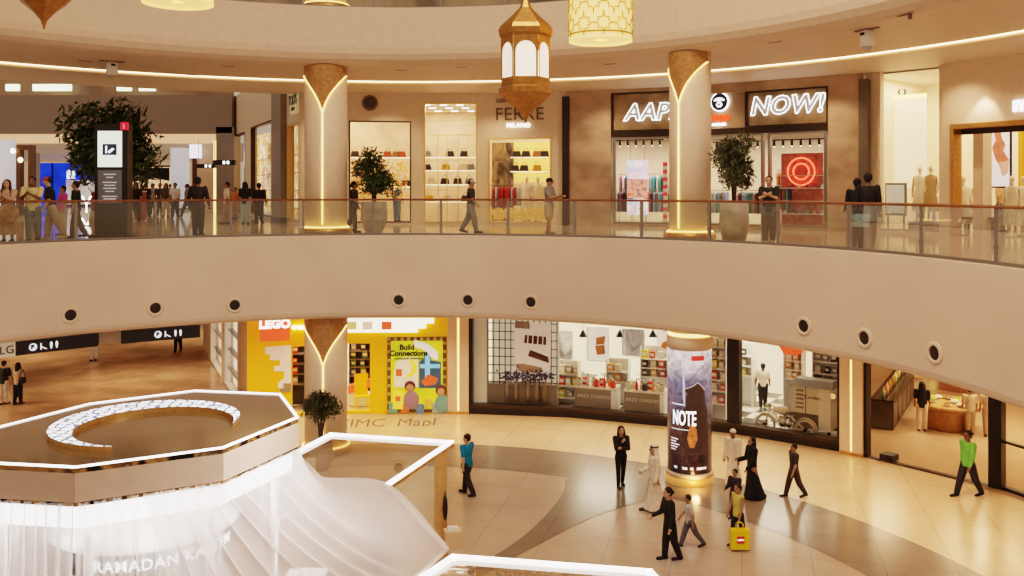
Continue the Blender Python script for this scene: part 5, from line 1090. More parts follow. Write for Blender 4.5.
# walls seen at the far left of the lower floor
LK=Bay(W(203,19.5),on_circle(247,RL))
r_=LK.wall('wall_lower_left',LZ,-2.6,[(LK.x(211),LK.x(222),LZ+.05,-2.9),(LK.x(225),LK.x(238),LZ+.05,-2.9)],mat('beige_pier',(.66,.5,.36),.45),.4)
for k,(a,c) in enumerate(((211,222),(225,238))):
    r=LK.root('shop_window',['bright white shop window beside the marble corridor, left of two','bright white shop window beside the marble corridor, right of two'][k],'shop window'); b=MB(); b.box(LK.x(a),LK.x(c),.35,.4,LZ+.05,-2.9); b.build('lit_back',mat('white_shop_glow',(.9,.78,.68),.5,emit=.7,ecol=(1,.85,.72),var=.2,vscale=.8),r); winframe(r,LK.x(a),LK.x(c),LZ+.05,-2.9,.06,.2,WHITE); glasspane(r,LK.x(a),LK.x(c),LZ+.05,-2.9)
    for j in range(4): b=MB(); b.box(LK.x(a)+.1,LK.x(c)-.1,.1,.3,LZ+.7+j*.8,LZ+.74+j*.8); b.build('shelf',GREY,r)
b=MB(); b.box(-80,-17,95,95.5,LZ,0); struct(b.build('wall_far_lower',mat('far_lower',(.5,.32,.2),.5)))
for (x,y) in ((-15,28),(-16,38),(-22,33),(-24,44),(-18,50),(-30,56),(-22,62)):
    spot('corridor_lower_light',(x,y,-2.7),(x,y,LZ),650,140,(1,.72,.46),.1,.9)
# ================================================================ pavilion in the foreground
K=4.2
ZK2=-4.52
KC=(-1.555*K,3.84*K); KR=.615*K+.02; KZ=EZ-K
# octagon corner angles: corner F (px 75) and D known
aF=math.atan2(3.232*K-KC[1],-1.569*K-KC[0])
OC=[(KC[0]+KR*cos(aF+k*PI/4),KC[1]+KR*sin(aF+k*PI/4)) for k in range(8)]   # 0=F,1=E,2=D,3=C,4=B,5=A,...
_oc=[(-1.569,3.232),(-1.114,3.476),(-.934,3.939),(-1.127,4.386),(-1.572,4.462),(-1.967,4.188),(-2.176,3.741),(-1.983,3.294)]
def octo(r,k0=0): return [(KC[0]+(x*K-KC[0])*r,KC[1]+(y*K-KC[1])*r) for x,y in _oc]
KH_=.60
pav=thing('octagonal_pavilion','large octagonal pavilion with glossy brown roof, cream fascia and draped white cloth','pavilion',(KC[0],KC[1],LZ))
def loc(p,z=0): return (p[0]-KC[0],p[1]-KC[1],z-LZ)
def opr(b,r0,r1,z0,z1):   # octagonal ring prism
    A,B=octo(r0),octo(r1); vs=[loc(p,z) for z in (z0,z1) for p in A]+[loc(p,z) for z in (z0,z1) for p in B]
    fs=[]
    for k in range(8):
        j=(k+1)%8; fs+=[(k,j,8+j,8+k),(16+k,24+k,24+j,16+j),(8+k,8+j,24+j,24+k),(k,16+k,16+j,j)]
    b.add(vs,fs); return b
b=MB(); b.prism([loc(p)[:2] for p in octo(.985)],KZ-.08-LZ,KZ-.02-LZ); b.build('roof_top',mat('roof_brown_gloss',(.13,.075,.033),.16,var=.2,vscale=1.2,coat=.4),pav)
b=MB(); opr(b,.984,1.0,KZ-.03,KZ+.0); b.build('roof_edge_light',LEDW,pav)
MIR=ramp_mat('mirror_strip',[(.4,(.02,.02,.02)),(.5,(.5,.3,.12)),(.6,(.08,.05,.03)),(.72,(.6,.5,.35))],scale=2.5,rough=.15,metal=.6,detail=2)
b=MB(); opr(b,.985,.998,KZ-.11,KZ-.03); b.build('upper_mirror_strip',MIR,pav)
b=MB(); opr(b,.97,1.0,KZ-.55,KZ-.11); b.build('fascia',mat('pavilion_fascia',(.60,.46,.36),.5,var=.04),pav)
b=MB(); opr(b,.975,.992,KZ-.62,KZ-.55); b.build('lower_mirror_strip',MIR,pav)
b=MB(); opr(b,.93,.955,KZ-.98,KZ-.60); b.build('cloth_glow_band',mat('cloth_glow',(1,1,1),.4,emit=2.2,ecol=(1,.97,.97)),pav)  # glowing band stands in for light on the gathered cloth
b=MB(); b.prism([loc(p)[:2] for p in octo(.9)],KZ-.64-LZ,KZ-.6-LZ); b.build('inner_ceiling',WHITE,pav)
# crescent
cz=KZ+.03; c0=(-6.48,15.97); R0=1.58; c1=(-6.22,15.70); R1=1.31
out=[(c0[0]+R0*cos(a),c0[1]+R0*sin(a)) for a in [2*PI*k/240 for k in range(240)]]
arc=[(a,p) for a,p in zip([2*PI*k/240 for k in range(240)],out) if math.hypot(p[0]-c1[0],p[1]-c1[1])>R1+.006]
idx=[i for i,(a,p) in enumerate(arc)]; gap=max(range(len(arc)),key=lambda i:(arc[(i+1)%len(arc)][0]-arc[i][0])%(2*PI)); arc=arc[gap+1:]+arc[:gap+1]
outer=[p for a,p in arc]; 
def inn(p): 
    d=Vector((p[0]-c1[0],p[1]-c1[1])); d.normalize(); return (c1[0]+R1*d.x,c1[1]+R1*d.y)
inner=[inn(p) for p in outer]
r=thing('crescent_lightbox','white glowing crescent with mosaic tracery and gold sides lying on the brown roof','crescent lamp',(c0[0],c0[1],cz-.05))
n=len(outer); L_=lambda p,z:(p[0]-c0[0],p[1]-c0[1],z)
CM=bpy.data.materials.new('crescent_mosaic'); CM.use_nodes=True; nt=CM.node_tree; bs=nt.nodes['Principled BSDF']; tc=nt.nodes.new('ShaderNodeTexCoord'); vo=nt.nodes.new('ShaderNodeTexVoronoi'); vo.feature='DISTANCE_TO_EDGE'; vo.inputs['Scale'].default_value=5; vo.inputs['Randomness'].default_value=.5; rp=nt.nodes.new('ShaderNodeValToRGB'); rp.color_ramp.elements[0].position=.09; rp.color_ramp.elements[1].position=.11; rp.color_ramp.elements[0].color=(.10,.13,.2,1); rp.color_ramp.elements[1].color=(.92,.94,1,1)
nt.links.new(tc.outputs['Object'],vo.inputs['Vector']); nt.links.new(vo.outputs['Distance'],rp.inputs['Fac']); nt.links.new(rp.outputs['Color'],bs.inputs['Base Color']); nt.links.new(rp.outputs['Color'],bs.inputs['Emission Color']); bs.inputs['Emission Strength'].default_value=1.0
b=MB(); b.add([L_(p,.09) for p in outer]+[L_(p,.09) for p in inner],[(k,k+1,n+k+1,n+k) for k in range(n-1)]); b.build('glowing_face',CM,r)
b=MB(); b.add([L_(p,z) for z in (0,.09) for p in outer+inner[::-1]],[(k,(k+1)%(2*n),2*n+(k+1)%(2*n),2*n+k) for k in range(2*n)]); b.build('gold_side',BRASS,r)
# posts and inner drum with sign
for k,p in enumerate(octo(.84)):
    b=MB(); q=loc(p); b.lathe([(.07,0),(.07,KZ-.6-LZ)],c=q[:2],n=16); b.build('post',WHITE,pav)
b=MB(); b.lathe([(KR*1.0,.0),(KR*1.0,.12)],n=8,a0=aF); b.build('platform',WHITE,pav)
dr=thing('round_kiosk','white round kiosk with a lit band of capital letters inside the draped pavilion','kiosk',(KC[0],KC[1],LZ+.12))
b=MB(); b.lathe([(1.45,0),(1.45,1.0)],n=48); b.build('counter',mat('kiosk_white',(.72,.66,.6),.4),dr)
b=MB(); b.lathe([(1.25,1.0),(1.25,2.13)],n=48,cap=False); b.build('drum',mat('kiosk_pale',(.62,.56,.50),.4),dr)
b=MB(); b.lathe([(1.5,1.78),(1.54,1.78),(1.54,2.14),(1.5,2.14)],n=48,cap=False); b.build('sign_band',mat('band_grey',(.16,.15,.15),.4),dr)
b=MB(); b.lathe([(1.56,2.14),(1.6,2.18),(.2,2.4)],n=48); b.build('canopy',WHITE,dr)
t=text_mesh('lettering','RAMADAN KAREEM',.26,mat('sign_white_glow',(1,1,1)),dr,(0,0,0),ext=.0,offset=.002,space=1.1)
me=t.data; th0=rad(36)
for v in me.vertices:
    x,y,z=v.co; a=x/1.56+th0; v.co=((1.56)*sin(a),-(1.56)*cos(a),1.96+z)
for k,(x,c) in enumerate(((.9,(.2,.45,.7)),(.5,(.85,.65,.2)),(1.15,(.15,.3,.5)))):
    th=x; b=MB(); b.M=Matrix.Rotation(th,4,'Z'); b.box(-.2,.2,-1.30,-1.26,1.15,1.7); b.build('picture_panel',mat('kiosk_pic%d'%k,c,.5,emit=.2,var=.4,vscale=4),dr)
def vertical_cloth(name,pa,pb,z0,z1,label,folds,flare,seed,mt,nu=90,nv=16,gather=.0):
    rnd=random.Random(seed); ph=rnd.uniform(0,6); A=Vector((*pa,0)); B=Vector((*pb,0)); d=(B-A); L=d.length; d.normalize(); nrm=Vector((d.y,-d.x,0))
    if (nrm.dot(Vector((KC[0],KC[1],0))-A))>0: nrm=-nrm
    def fn(u,v):
        uu=u+gather*(v**1.3)*(.5-u)
        amp=.045+.10*v; w=sin(u*folds*2*PI+ph)+.5*sin(u*folds*3.7*PI+ph*2+v*1.2)
        p=A+d*(L*uu+.02*sin(u*40+v*3))+nrm*(amp*w+flare*v*v)
        p.z=z0+(z1-z0)*v; return p
    b=MB(); b.grid(fn,nu,nv); o=b.build(name,mt,fix=False); o['label']=label; o['category']='cloth'; o['group']='white sheer cloth hung around the pavilion'; return o
SH=sheer_mat('sheer_cloth')
O=octo(1.005); sides=[(7,0),(0,1),(6,7),(5,6)]
labs={(7,0):'white sheer cloth hanging below the pavilion fascia at the lower left corner of the photo',(0,1):'white sheer cloth hanging in front of the lettered kiosk band',(6,7):'white sheer cloth on the left side of the pavilion outside the frame edge',(5,6):'white sheer cloth on the far left side of the pavilion'}
for (i,j) in sides: vertical_cloth('sheer_curtain',O[i],O[j],KZ-.56,LZ+.15,labs[(i,j)],9,.35,i,SH)
for k in range(3): point('cloth_fill_point',(KC[0]+1.7*cos(-2.2+k*1.1),KC[1]+1.7*sin(-2.2+k*1.1),KZ-1.2),22,(1,.95,.92),.25)  # added fill, whitens the sheer cloth from inside
area('cloth_fill_area',(KC[0]+4,KC[1]-1,-.3),1.2,55,(1,.95,.93),rot=(0,.5,0),spread=rad(90))  # extra fill added above the pavilion to whiten the cloth
# big sweeping drape from the right side of the pavilion to the glass canopy corner
D_=Vector((*O[2],KZ-.58)); E_=Vector((*O[1],KZ-.58)); F_=Vector((*O[0],KZ-.58))
Q0=Vector((-1.08,14.9,-4.47)); Q1=Vector((-1.7,13.2,-4.9)); Q2=Vector((-3.6,11.6,-6.3))
pth=[D_,Vector((*WP(306,468,-4.1),-4.05)),Vector((*WP(324,480,ZK2),ZK2+.06)),Vector((*WP(388,487,ZK2),ZK2+.08)),Q0]
pth=[Vector(q) for q in smooth_curve([tuple(q) for q in pth],6)]
def path0(v):
    x=v*(len(pth)-1); i=min(int(x),len(pth)-2); return pth[i].lerp(pth[i+1],x-i)
def drape(u,v):
    if u<.5: top=D_.lerp(E_,u*2); 
    else: top=E_.lerp(Vector((O[0][0],O[0][1],KZ-.58)).lerp(E_,.45),(u-.5)*2)
    bot=Q0.lerp(Q1,u*2) if u<.5 else Q1.lerp(Q2,(u-.5)*2)
    p=top.lerp(bot,v)
    sag=.40*(1-u*.75)*sin(PI*v)**1.0
    p.z-=sag; 
    side=Vector((.5,.86,0)); p+=side*(.16*sin(u*PI*22)*sin(PI*min(1,v*1.3+.08))*.42); p.z+=.05*sin(u*PI*22+1)*sin(PI*min(1,v+.05))
    w_=max(0,1-u/.22); w_=w_*w_*(3-2*w_); p=p.lerp(path0(v),w_)
    return p
b=MB(); b.grid(drape,180,26); tag(b.build('sweeping_drape',SH,fix=False),'white sheer drape sweeping from the pavilion corner to the glass canopy corner','cloth')
# things seen through the drape
r=thing('red_display_stand','red display stand seen dimly through the sweeping drape','display stand',(-3.45,15.1,LZ)); b=MB(); b.box(-.3,.3,-.2,.2,0,1.7); b.build('panel',mat('stand_red',(.75,.08,.05),.4,emit=.3),r); b=MB(); b.box(-.38,.38,-.28,.28,0,.06); b.build('base',WHITE,r); b=MB(); b.box(-.33,.33,-.23,.23,1.7,1.76); b.build('top',WHITE,r)
r=thing('white_counter','low white counter under the sweeping drape','counter',(-2.7,15.9,LZ)); b=MB(); b.box(-.8,.8,-.4,.4,0,.9); b.build('body',mat('kiosk_white',(.72,.66,.6)),r); b=MB(); b.box(-.85,.85,-.45,.45,.9,.95); b.build('worktop',WHITE,r)
# ---- glass canopies with white light edges
def CP(px,y): return WP(px,y,ZK2)
GLC=glass_mat('canopy_glass',(.90,.80,.68),.0,body=.10,bcol=(.7,.5,.3))
def canopy(label,poly,legs,lamp_edges,name='glass_canopy',t=.12):
    r=thing(name,label,'canopy',(poly[0][0],poly[0][1],LZ)); o=poly[0]; n=len(poly)
    loc2=lambda p,z:(p[0]-o[0],p[1]-o[1],z-LZ)
    if lamp_edges: b=MB(); b.add([loc2(p,ZK2-.04) for p in poly],[tuple(range(n))]); b.build('glass_top',GLC,r)
    for k in range(n):
        j=(k+1)%n; a=Vector(loc2(poly[k],ZK2)); c=Vector(loc2(poly[j],ZK2)); d=(c-a).normalized(); nr=Vector((-d.y,d.x,0))
        cen=sum((Vector(loc2(p,ZK2)) for p in poly),Vector())/n
        if nr.dot(cen-a)<0: nr=-nr
        w_=.11 if k in lamp_edges else .05
        b=MB(); vs=[tuple(q+Vector((0,0,z))) for z in (-.03,.02) for q in (a,c,c+nr*w_-d*w_*.4,a+nr*w_+d*w_*.4)]
        b.add(vs,[(0,3,2,1),(4,5,6,7),(0,1,5,4),(1,2,6,5),(2,3,7,6),(3,0,4,7)]); b.build('light_edge' if k in lamp_edges else 'edge_bar',LEDW if k in lamp_edges else mat('edge_pale',(.75,.7,.66),.4),r)
        b=MB(); vs=[tuple(q+Vector((0,0,z))) for z in (-.12,-.03) for q in (a+nr*.01,c+nr*.01,c+nr*.05,a+nr*.05)]
        b.add(vs,[(0,3,2,1),(4,5,6,7),(0,1,5,4),(1,2,6,5),(2,3,7,6),(3,0,4,7)]); b.build('brass_rim',BRASS,r)
    for (x,y,wx,wy,rz,m) in legs:
        b=MB(); b.M=Matrix.Translation((x-o[0],y-o[1],0))@Matrix.Rotation(rz,4,'Z'); b.box(-wx/2,wx/2,-wy/2,wy/2,0,ZK2-.12-LZ); b.build('leg_panel',m,r)
    return r
P1_=[CP(294,452),CP(330,433.3),CP(454,441.3),CP(388,486),CP(320,479)]
PG_=mat('leg_gold',(.72,.48,.22),.25,metal=.5,var=.1)
canopy('glass canopy with white light edges standing on a brass panel beside the blue shirted man',P1_,[(P1_[2][0]-.30,P1_[2][1]-.16,.28,.16,.2,PG_),(P1_[0][0]+.4,P1_[0][1]-.1,.2,.12,0,WHITE)],(0,1,2))
P2_=[CP(322,480),CP(388,486),CP(449,549),(-1.6,13.4),(-3.6,13.6),(-4.2,16.0)]
canopy('glass canopy mostly covered by the sweeping drape',P2_,[(-1.75,14.0,.2,.12,0,WHITE),(-2.62,17.6,.1,.1,0,BLACK)],())
P3_=[CP(452,555),CP(652,570),(2.6,12.2),(1.2,10.9),(-.6,11.2),(-1.9,12.9)]
canopy('glass canopy with thick white light edge at the bottom of the photo',P3_,[(1.9,13.6,.2,.12,0,PG_),(-.4,11.9,.2,.12,0,PG_)],(0,5,1),t=.14)
# counter below first canopy, with ornate round top, perfume boxes
p=W(352,43.5); r=thing('display_island','low beige display island with scrolled gold top under the glass canopy','counter',(-3.5,19.9,LZ))
b=MB(); b.lathe([(.85,0),(.9,.8)],n=40); b.build('body',mat('island_beige',(.62,.45,.28),.4),r); b=MB(); b.lathe([(.95,.8),(.95,.86)],n=40); b.build('worktop',mat('island_top',(.55,.37,.2),.2,var=.1),r)
b=MB(); b.tube([((.1+.05*k/4)*cos(k*.35)*1.6,(.1+.05*k/4)*sin(k*.35)*1.6,.875) for k in range(32)],.03,6); b.build('scroll_ornament',BRASS,r)
for (x,y) in ((-.6,.3),(.55,-.3),(.2,.6)):
    o=thing('perfume_flask','small gold perfume flask on the display island','flask',(-3.5+x,19.9+y,LZ+.86),0,'perfume flasks on the display island'); b=MB(); b.lathe([(.06,0),(.07,.12),(.03,.15)],n=12); b.build('flask_body',BRASS,o); b=MB(); b.ell((0,0,.18),(.03,.03,.03)); b.build('stopper',GOLDW,o)
p=WP(452,548,LZ); r=thing('cardboard_box','small tan box standing at the foot of the brass panel','box',(p[0]+.02,p[1]+.05,LZ),.2)
b=MB(); b.box(-.2,.2,-.15,.15,0,.40); b.build('carton',mat('carton_tan',(.72,.52,.32),.6),r); b=MB(); b.box(-.12,.12,-.1,.1,.40,.46); b.build('lid',WHITE,r)
r=thing('black_bag','black bag hanging on the brass panel of the glass canopy','bag',(P1_[2][0]-.18,P1_[2][1]-.33,LZ+.55)); b=MB(); b.ell((0,0,.28),(.06,.07,.3)); b.build('body',BLACK,r); b=MB(); b.tube([(0,-.03,.5),(0,.0,.66),(0,.03,.5)],.01,6); b.build('handle',BLACK,r)
# floor lettering behind the canopy
r=thing('floor_lettering','faint grey script lettering on the golden floor in front of the toy poster','lettering',(*WP(388,427,LZ),LZ+.02),rad(4)); LT=mat('lettering_taupe',(.42,.33,.24),.5)
for wd,xx in (('TIMC',-.95),('Mapl',.95)): t=text_mesh('word',wd,.62,LT,r,(xx,0,.12),ext=.004,shear=.15); t.scale=(1.15,1,.62)
# ================================================================ planters and trees
LEAF=mat('leaf_green',(.07,.10,.025),.5,var=.5,vscale=5); LEAF2=mat('olive_leaf',(.11,.12,.05),.55,var=.5,vscale=5); BARK=mat('bark',(.12,.08,.05),.8,var=.3,vscale=20); POT=mat('pot_stone',(.40,.34,.27),.6,var=.12,vscale=5)
def tree(label,p,zb,pot,trunk_h,crown,leaf,n,sz,seed,cat='potted tree',pot_prof=None,facets=8,trunk_r=.045,blobs=9,name='potted_tree'):
    rnd=random.Random(seed); r=thing(name,label,cat,(p[0],p[1],zb)); h0=0
    if pot:
        w_,h0=pot; b=MB(); pr=pot_prof or [(w_*.60,0),(w_*1.0,h0*.45),(w_*.92,h0),(w_*.84,h0),(w_*.8,h0-.06)]
        b.smooth=False; b.lathe(pr,n=facets); pobj=b.build('pot',POT,r)
        b=MB(); b.lathe([(w_*.84,h0-.08),(w_*.84,h0-.06)],n=facets); b.build('soil',mat('soil',(.05,.03,.02),.9),r)
    cx,cz,rx,rz=0,trunk_h,crown[0],crown[1]
    b=MB(); tips=[]
    for k in range(4 if trunk_r<.08 else 1):
        a=k*1.7; pts=[(.02*cos(a)*(k>0),.02*sin(a)*(k>0),max(0,h0-.06)),(.05*cos(a),.05*sin(a),h0+(cz-h0)*.4),(.12*cos(a),.12*sin(a),cz-rz*.5)]; b.tube(pts,trunk_r,8,trunk_r*.6)
    for k in range(blobs*2):
        a=rnd.uniform(0,2*PI); q=(rx*.75*cos(a)*rnd.uniform(.3,1),rx*.75*sin(a)*rnd.uniform(.3,1),cz+rz*rnd.uniform(-.6,.8)); b.tube([(0,0,cz-rz*.65),(q[0]*.4,q[1]*.4,cz-rz*.3),q],trunk_r*.35,5,.006); tips.append(q)
    b.build('trunk',BARK,r)
    b=MB()
    cl_=[Vector((rx*.62*cos(k*2.4)*math.sqrt((k+.5)/blobs),rx*.62*sin(k*2.4)*math.sqrt((k+.5)/blobs),cz+rz*(.62*(rnd.random()*2-1)))) for k in range(blobs)]+[Vector((0,0,cz+rz*.35)),Vector((0,0,cz))]
    for k in range(n):
        c=cl_[rnd.randrange(len(cl_))]; d=Vector((rnd.gauss(0,1),rnd.gauss(0,1),rnd.gauss(0,1))); d.normalize(); q=c+Vector((d.x*rx*.42,d.y*rx*.42,d.z*rz*.40))*rnd.uniform(.4,1.1)
        u=Vector((rnd.gauss(0,1),rnd.gauss(0,1),rnd.gauss(-.3,1))); u.normalize(); w_=u.cross(Vector((rnd.random(),rnd.random(),rnd.random()))); w_.normalize(); s=sz*rnd.uniform(.6,1.3)
        b.add([tuple(q-u*s),tuple(q+w_*s*.28),tuple(q+u*s),tuple(q-w_*s*.28)],[(0,1,2,3)])
    b.build('foliage',leaf,r,fix=False); return r
pc=on_circle(374,RR+.85); 
tree('leafy tree in a tall faceted stone pot left of the tall boutique window',pc,0,(.43,1.0),1.9,(.82,.82),LEAF,2600,.085,11,blobs=11)
pc=on_circle(734,RR+.75); r=tree('olive tree in a tall tapered stone pot in front of the streetwear shop',pc,0,(.40,1.08),2.15,(.66,.78),LEAF2,3000,.075,12,pot_prof=[(.30,0),(.40,.4),(.38,1.08),(.33,1.08),(.32,1.0)],facets=16,trunk_r=.04,blobs=11)
pc=W(321,34.2); tree('bushy olive tree beside the lower column, rising behind the glass canopy',pc,LZ,(.36,.8),1.86,(.66,.62),LEAF2,2600,.075,13,facets=16,trunk_r=.045,blobs=10)
pc=W(112,31.0); tree('large dark broad-leaved tree behind the black information totem',pc,0,(.7,.7),2.95,(1.75,1.75),LEAF,4300,.17,14,trunk_r=.10,blobs=16,facets=20)
# ================================================================ lanterns and drum lamps
LG=mat('lantern_gold',(.42,.21,.06),.35,metal=.6,var=.2,vscale=10)
def lantern(p,zt_,S_,label,ztop):
    r=thing('hanging_lantern',label,'lantern',(p[0],p[1],zt_)); a0=-PI/2+PI/6
    b=MB(); b.lathe([(.01,0),(.06*S_,.16*S_),(.20*S_,.32*S_),(.42*S_,.50*S_),(.60*S_,.68*S_),(.61*S_,.80*S_),(.54*S_,.84*S_),(.55*S_,.9*S_)],n=6,a0=a0); b.build('lower_bowl',LG,r)
    b=MB(); b.lathe([(.55*S_,.9*S_),(.55*S_,1.0*S_),(.56*S_,.99*S_)],n=6,a0=a0); b.build('lower_band',LG,r)
    for k in range(6):
        a=a0+k*PI/3; c=a0+(k+1)*PI/3; A=Vector((.54*S_*cos(a),.54*S_*sin(a),0)); C=Vector((.54*S_*cos(c),.54*S_*sin(c),0)); L=(C-A).length; d=(C-A).normalized(); n_=Vector((d.y,-d.x,0))
        H0,H1=1.0*S_,1.95*S_; m_=.08*L
        # arched frame
        ap=[(m_,H0+.02*S_),(L-m_,H0+.02*S_),(L-m_,H0+.55*S_)]+[(L/2+(L/2-m_)*cos(t),H0+.55*S_+.26*S_*sin(t)**.8) for t in [PI*j/10 for j in range(1,10)]]+[(m_,H0+.55*S_)]
        b=MB(); M3=Matrix(((d.x,n_.x,0,A.x),(d.y,n_.y,0,A.y),(0,0,1,0),(0,0,0,1))); b.M=M3; b.plate(ap,-.01,.005); b.build('glass_arch',mat('lantern_glow',(1,.86,.72),.4,emit=.75,ecol=(1,.78,.6)),r)
        b=MB(); b.M=M3; nn=len(ap); outer_=[(0,H0),(L,H0),(L,H0+.55*S_)]+[(L/2+(L/2)*max(-1,min(1,cos(t)*1.6)),H1) for t in [PI*j/10 for j in range(1,10)]]+[(0,H0+.55*S_)]
        b.add([(x,.02,z) for x,z in ap]+[(x,.02,z) for x,z in outer_],[(i,(i+1)%nn,nn+(i+1)%nn,nn+i) for i in range(nn)]); b.build('arch_frame',LG,r)
    b=MB(); b.lathe([(.535*S_,1.0*S_),(.535*S_,1.02*S_)],n=6,a0=a0); b.build('inner_floor',LG,r)
    b=MB(); b.lathe([(.555*S_,1.93*S_),(.60*S_,2.0*S_),(.62*S_,2.12*S_),(.56*S_,2.22*S_),(.34*S_,2.42*S_),(.14*S_,2.62*S_),(.05*S_,2.82*S_)],n=6,a0=a0); b.build('cap',LG,r)
    for z in (1.2,1.45,1.68): b=MB(); b.ell((0,-.2*S_,z*S_),(.1*S_,.1*S_,.08*S_)); b.build('bulb',mat('bulb_hot',(1,.95,.85),.4,emit=6,ecol=(1,.9,.75)),r)
    b=MB(); b.tube([(0,0,2.8*S_),(0,0,ztop-zt_)],.012,6); b.build('chain',DARK,r)
    return r
p=W(525.5,45); lantern(p,EZ+(188-123.5)/45,.98,'large hexagonal gold lantern with glowing arches hanging in the middle',14)
p=W(44,56); lantern(p,EZ+(188-29.5)/56,.98,'hexagonal gold lantern at the top left, only its pointed lower bowl in frame',14)
def drum(px,yb_,s,Rw,label):
    p=W(px,s); z=EZ+(188-yb_)/s; r=thing('drum_lamp',label,'pendant lamp',(p[0],p[1],z)); R=Rw/2/s
    m=mat('drum_cream_glow',(.9,.62,.25),.5,emit=.8,ecol=(1,.60,.20),var=.15,vscale=25)
    b=MB(); b.lathe([(R,0),(R,1.6)],n=48,cap=False); b.build('shade',m,r); b=MB(); b.lathe([(R*.98,.05),(R*.2,.04)],n=40,cap=False); b.build('diffuser',m,r)
    GL=mat('drum_tracery',(.55,.33,.06),.4,metal=.3,emit=.12)
    # eight-pointed star tracery bent on the drum
    cell=2*PI*R/10; b=MB()
    def on(x,z_): a=x/R; return ((R+.012)*sin(a),-(R+.012)*cos(a),z_)
    for i in range(10):
        for j in range(3):
            cx_,cz_=i*cell+(j%2)*cell/2,.32+j*.46; P_=[]
            for k in range(17):
                a=2*PI*k/16; rr=cell*.40*(1 if k%2==0 else .66); P_.append(on(cx_+rr*sin(a),cz_+rr*cos(a)))
            b.tube(P_,.013,4)
            for a in (0,PI/2,PI,3*PI/2): b.tube([on(cx_+cell*.40*sin(a),cz_+cell*.40*cos(a)),on(cx_+cell*.62*sin(a),cz_+cell*.58*cos(a))],.013,4)
    b.build('tracery',GL,r)
    b=MB(); b.lathe([(R+.012,.12),(R+.02,.14),(R+.012,.16)],n=48,cap=False); b.build('hoop',GL,r)
    b=MB(); b.tube([(0,0,1.6),(0,0,14-z)],.012,6); b.build('cord',DARK,r); b=MB(); b.tube([(-R,0,1.6),(R,0,1.6)],.012,5); b.build('crossbar',DARK,r)
drum(600.5,42,45,63,'glowing cream drum lamp with gold star tracery right of the big lantern')
drum(178,4,50,68,'glowing cream drum lamp at the top left, only its lower rim in frame')
# ================================================================ advertising column
pc=on_circle(689.5,RR+.42); pc=W(689.5,35.5)
r=thing('advertising_column','round column wrapped in a dark film-style poster with white capital lettering','column',(pc[0],pc[1],0),-math.atan2(pc[0],pc[1])); Rc=.615
b=MB(); b.lathe([(.57,LZ),(.57,-2.56)],n=48); b.build('shaft',CREAM,r)
b=MB(); b.lathe([(.59,-3.05),(.64,-3.03),(.64,-2.72),(.59,-2.70)],n=48,cap=False); b.build('upper_collar',CREAM,r)
b=MB(); b.lathe([(.60,-2.69),(.62,-2.64),(.58,-2.6)],n=48,cap=False); b.build('upper_light',LEDY,r)
zt6,zb6=-3.07,LZ+.34
AD=bpy.data.materials.new('night_poster'); AD.use_nodes=True; nt=AD.node_tree; bs=nt.nodes['Principled BSDF']; L=nt.links.new
tc=nt.nodes.new('ShaderNodeTexCoord'); sp=nt.nodes.new('ShaderNodeSeparateXYZ'); L(tc.outputs['Object'],sp.inputs[0])
mr=nt.nodes.new('ShaderNodeMapRange'); mr.inputs['From Min'].default_value=zb6; mr.inputs['From Max'].default_value=zt6; L(sp.outputs['Z'],mr.inputs['Value'])
rp=nt.nodes.new('ShaderNodeValToRGB'); cr_=rp.color_ramp
for e,(pp_,cc2) in zip([cr_.elements[0],cr_.elements[1]]+[cr_.elements.new(x) for x in (.3,.5,.7)],[(0,(.03,.02,.02)),(1,(.10,.10,.17)),(.3,(.09,.045,.035)),(.5,(.10,.08,.10)),(.75,(.20,.20,.30))]): e.position=pp_; e.color=(*cc2,1)
L(mr.outputs[0],rp.inputs['Fac']); no=nt.nodes.new('ShaderNodeTexNoise'); no.inputs['Scale'].default_value=3.2; no.inputs['Detail'].default_value=7; no.inputs['Distortion'].default_value=1.5; L(tc.outputs['Object'],no.inputs['Vector'])
r2=nt.nodes.new('ShaderNodeValToRGB'); r2.color_ramp.elements[0].position=.38; r2.color_ramp.elements[1].position=.68; r2.color_ramp.elements[0].color=(.5,.5,.55,1); r2.color_ramp.elements[1].color=(1.3,1.2,1.2,1); L(no.outputs['Fac'],r2.inputs['Fac'])
mx=nt.nodes.new('ShaderNodeMixRGB'); mx.blend_type='MULTIPLY'; mx.inputs[0].default_value=1; L(rp.outputs[0],mx.inputs[1]); L(r2.outputs[0],mx.inputs[2]); L(mx.outputs[0],bs.inputs['Base Color']); L(mx.outputs[0],bs.inputs['Emission Color']); bs.inputs['Emission Strength'].default_value=.5; bs.inputs['Roughness'].default_value=.15
b=MB(); b.smooth=True; b.lathe([(Rc,zb6),(Rc,zt6)],n=64,cap=False); b.build('poster_wrap',AD,r)
def cpatch(pts,m,nm,off=.004,par=r):    # polygon rows (z, x0, x1) in arc metres
    b=MB(); cyl_patch(b,Rc,[(z,x0/Rc,x1/Rc) for z,x0,x1 in pts],off,12); return b.build(nm,m,par)
H_=zt6-zb6
Z=lambda t: zb6+H_*t
HOOD=mat('hood_brown',(.05,.03,.025),.4,emit=.08,ecol=(.3,.15,.1),var=.3,vscale=6)
cpatch([(Z(.74),.20,.24),(Z(.715),.10,.34),(Z(.70),-.02,.40),(Z(.685),-.16,.46),(Z(.66),-.06,.44),(Z(.60),-.10,.46),(Z(.52),-.16,.52),(Z(.44),-.22,.56),(Z(.34),-.20,.58),(Z(.24),-.16,.58),(Z(.16),-.05,.5)],HOOD,'hooded_silhouette')
cpatch([(Z(.75),.20,.24),(Z(.725),.09,.14),(Z(.71),-.03,.03),(Z(.692),-.17,-.12)],mat('cloak_highlight',(.6,.45,.38),.4,emit=.4),'cloak_highlight',.008)
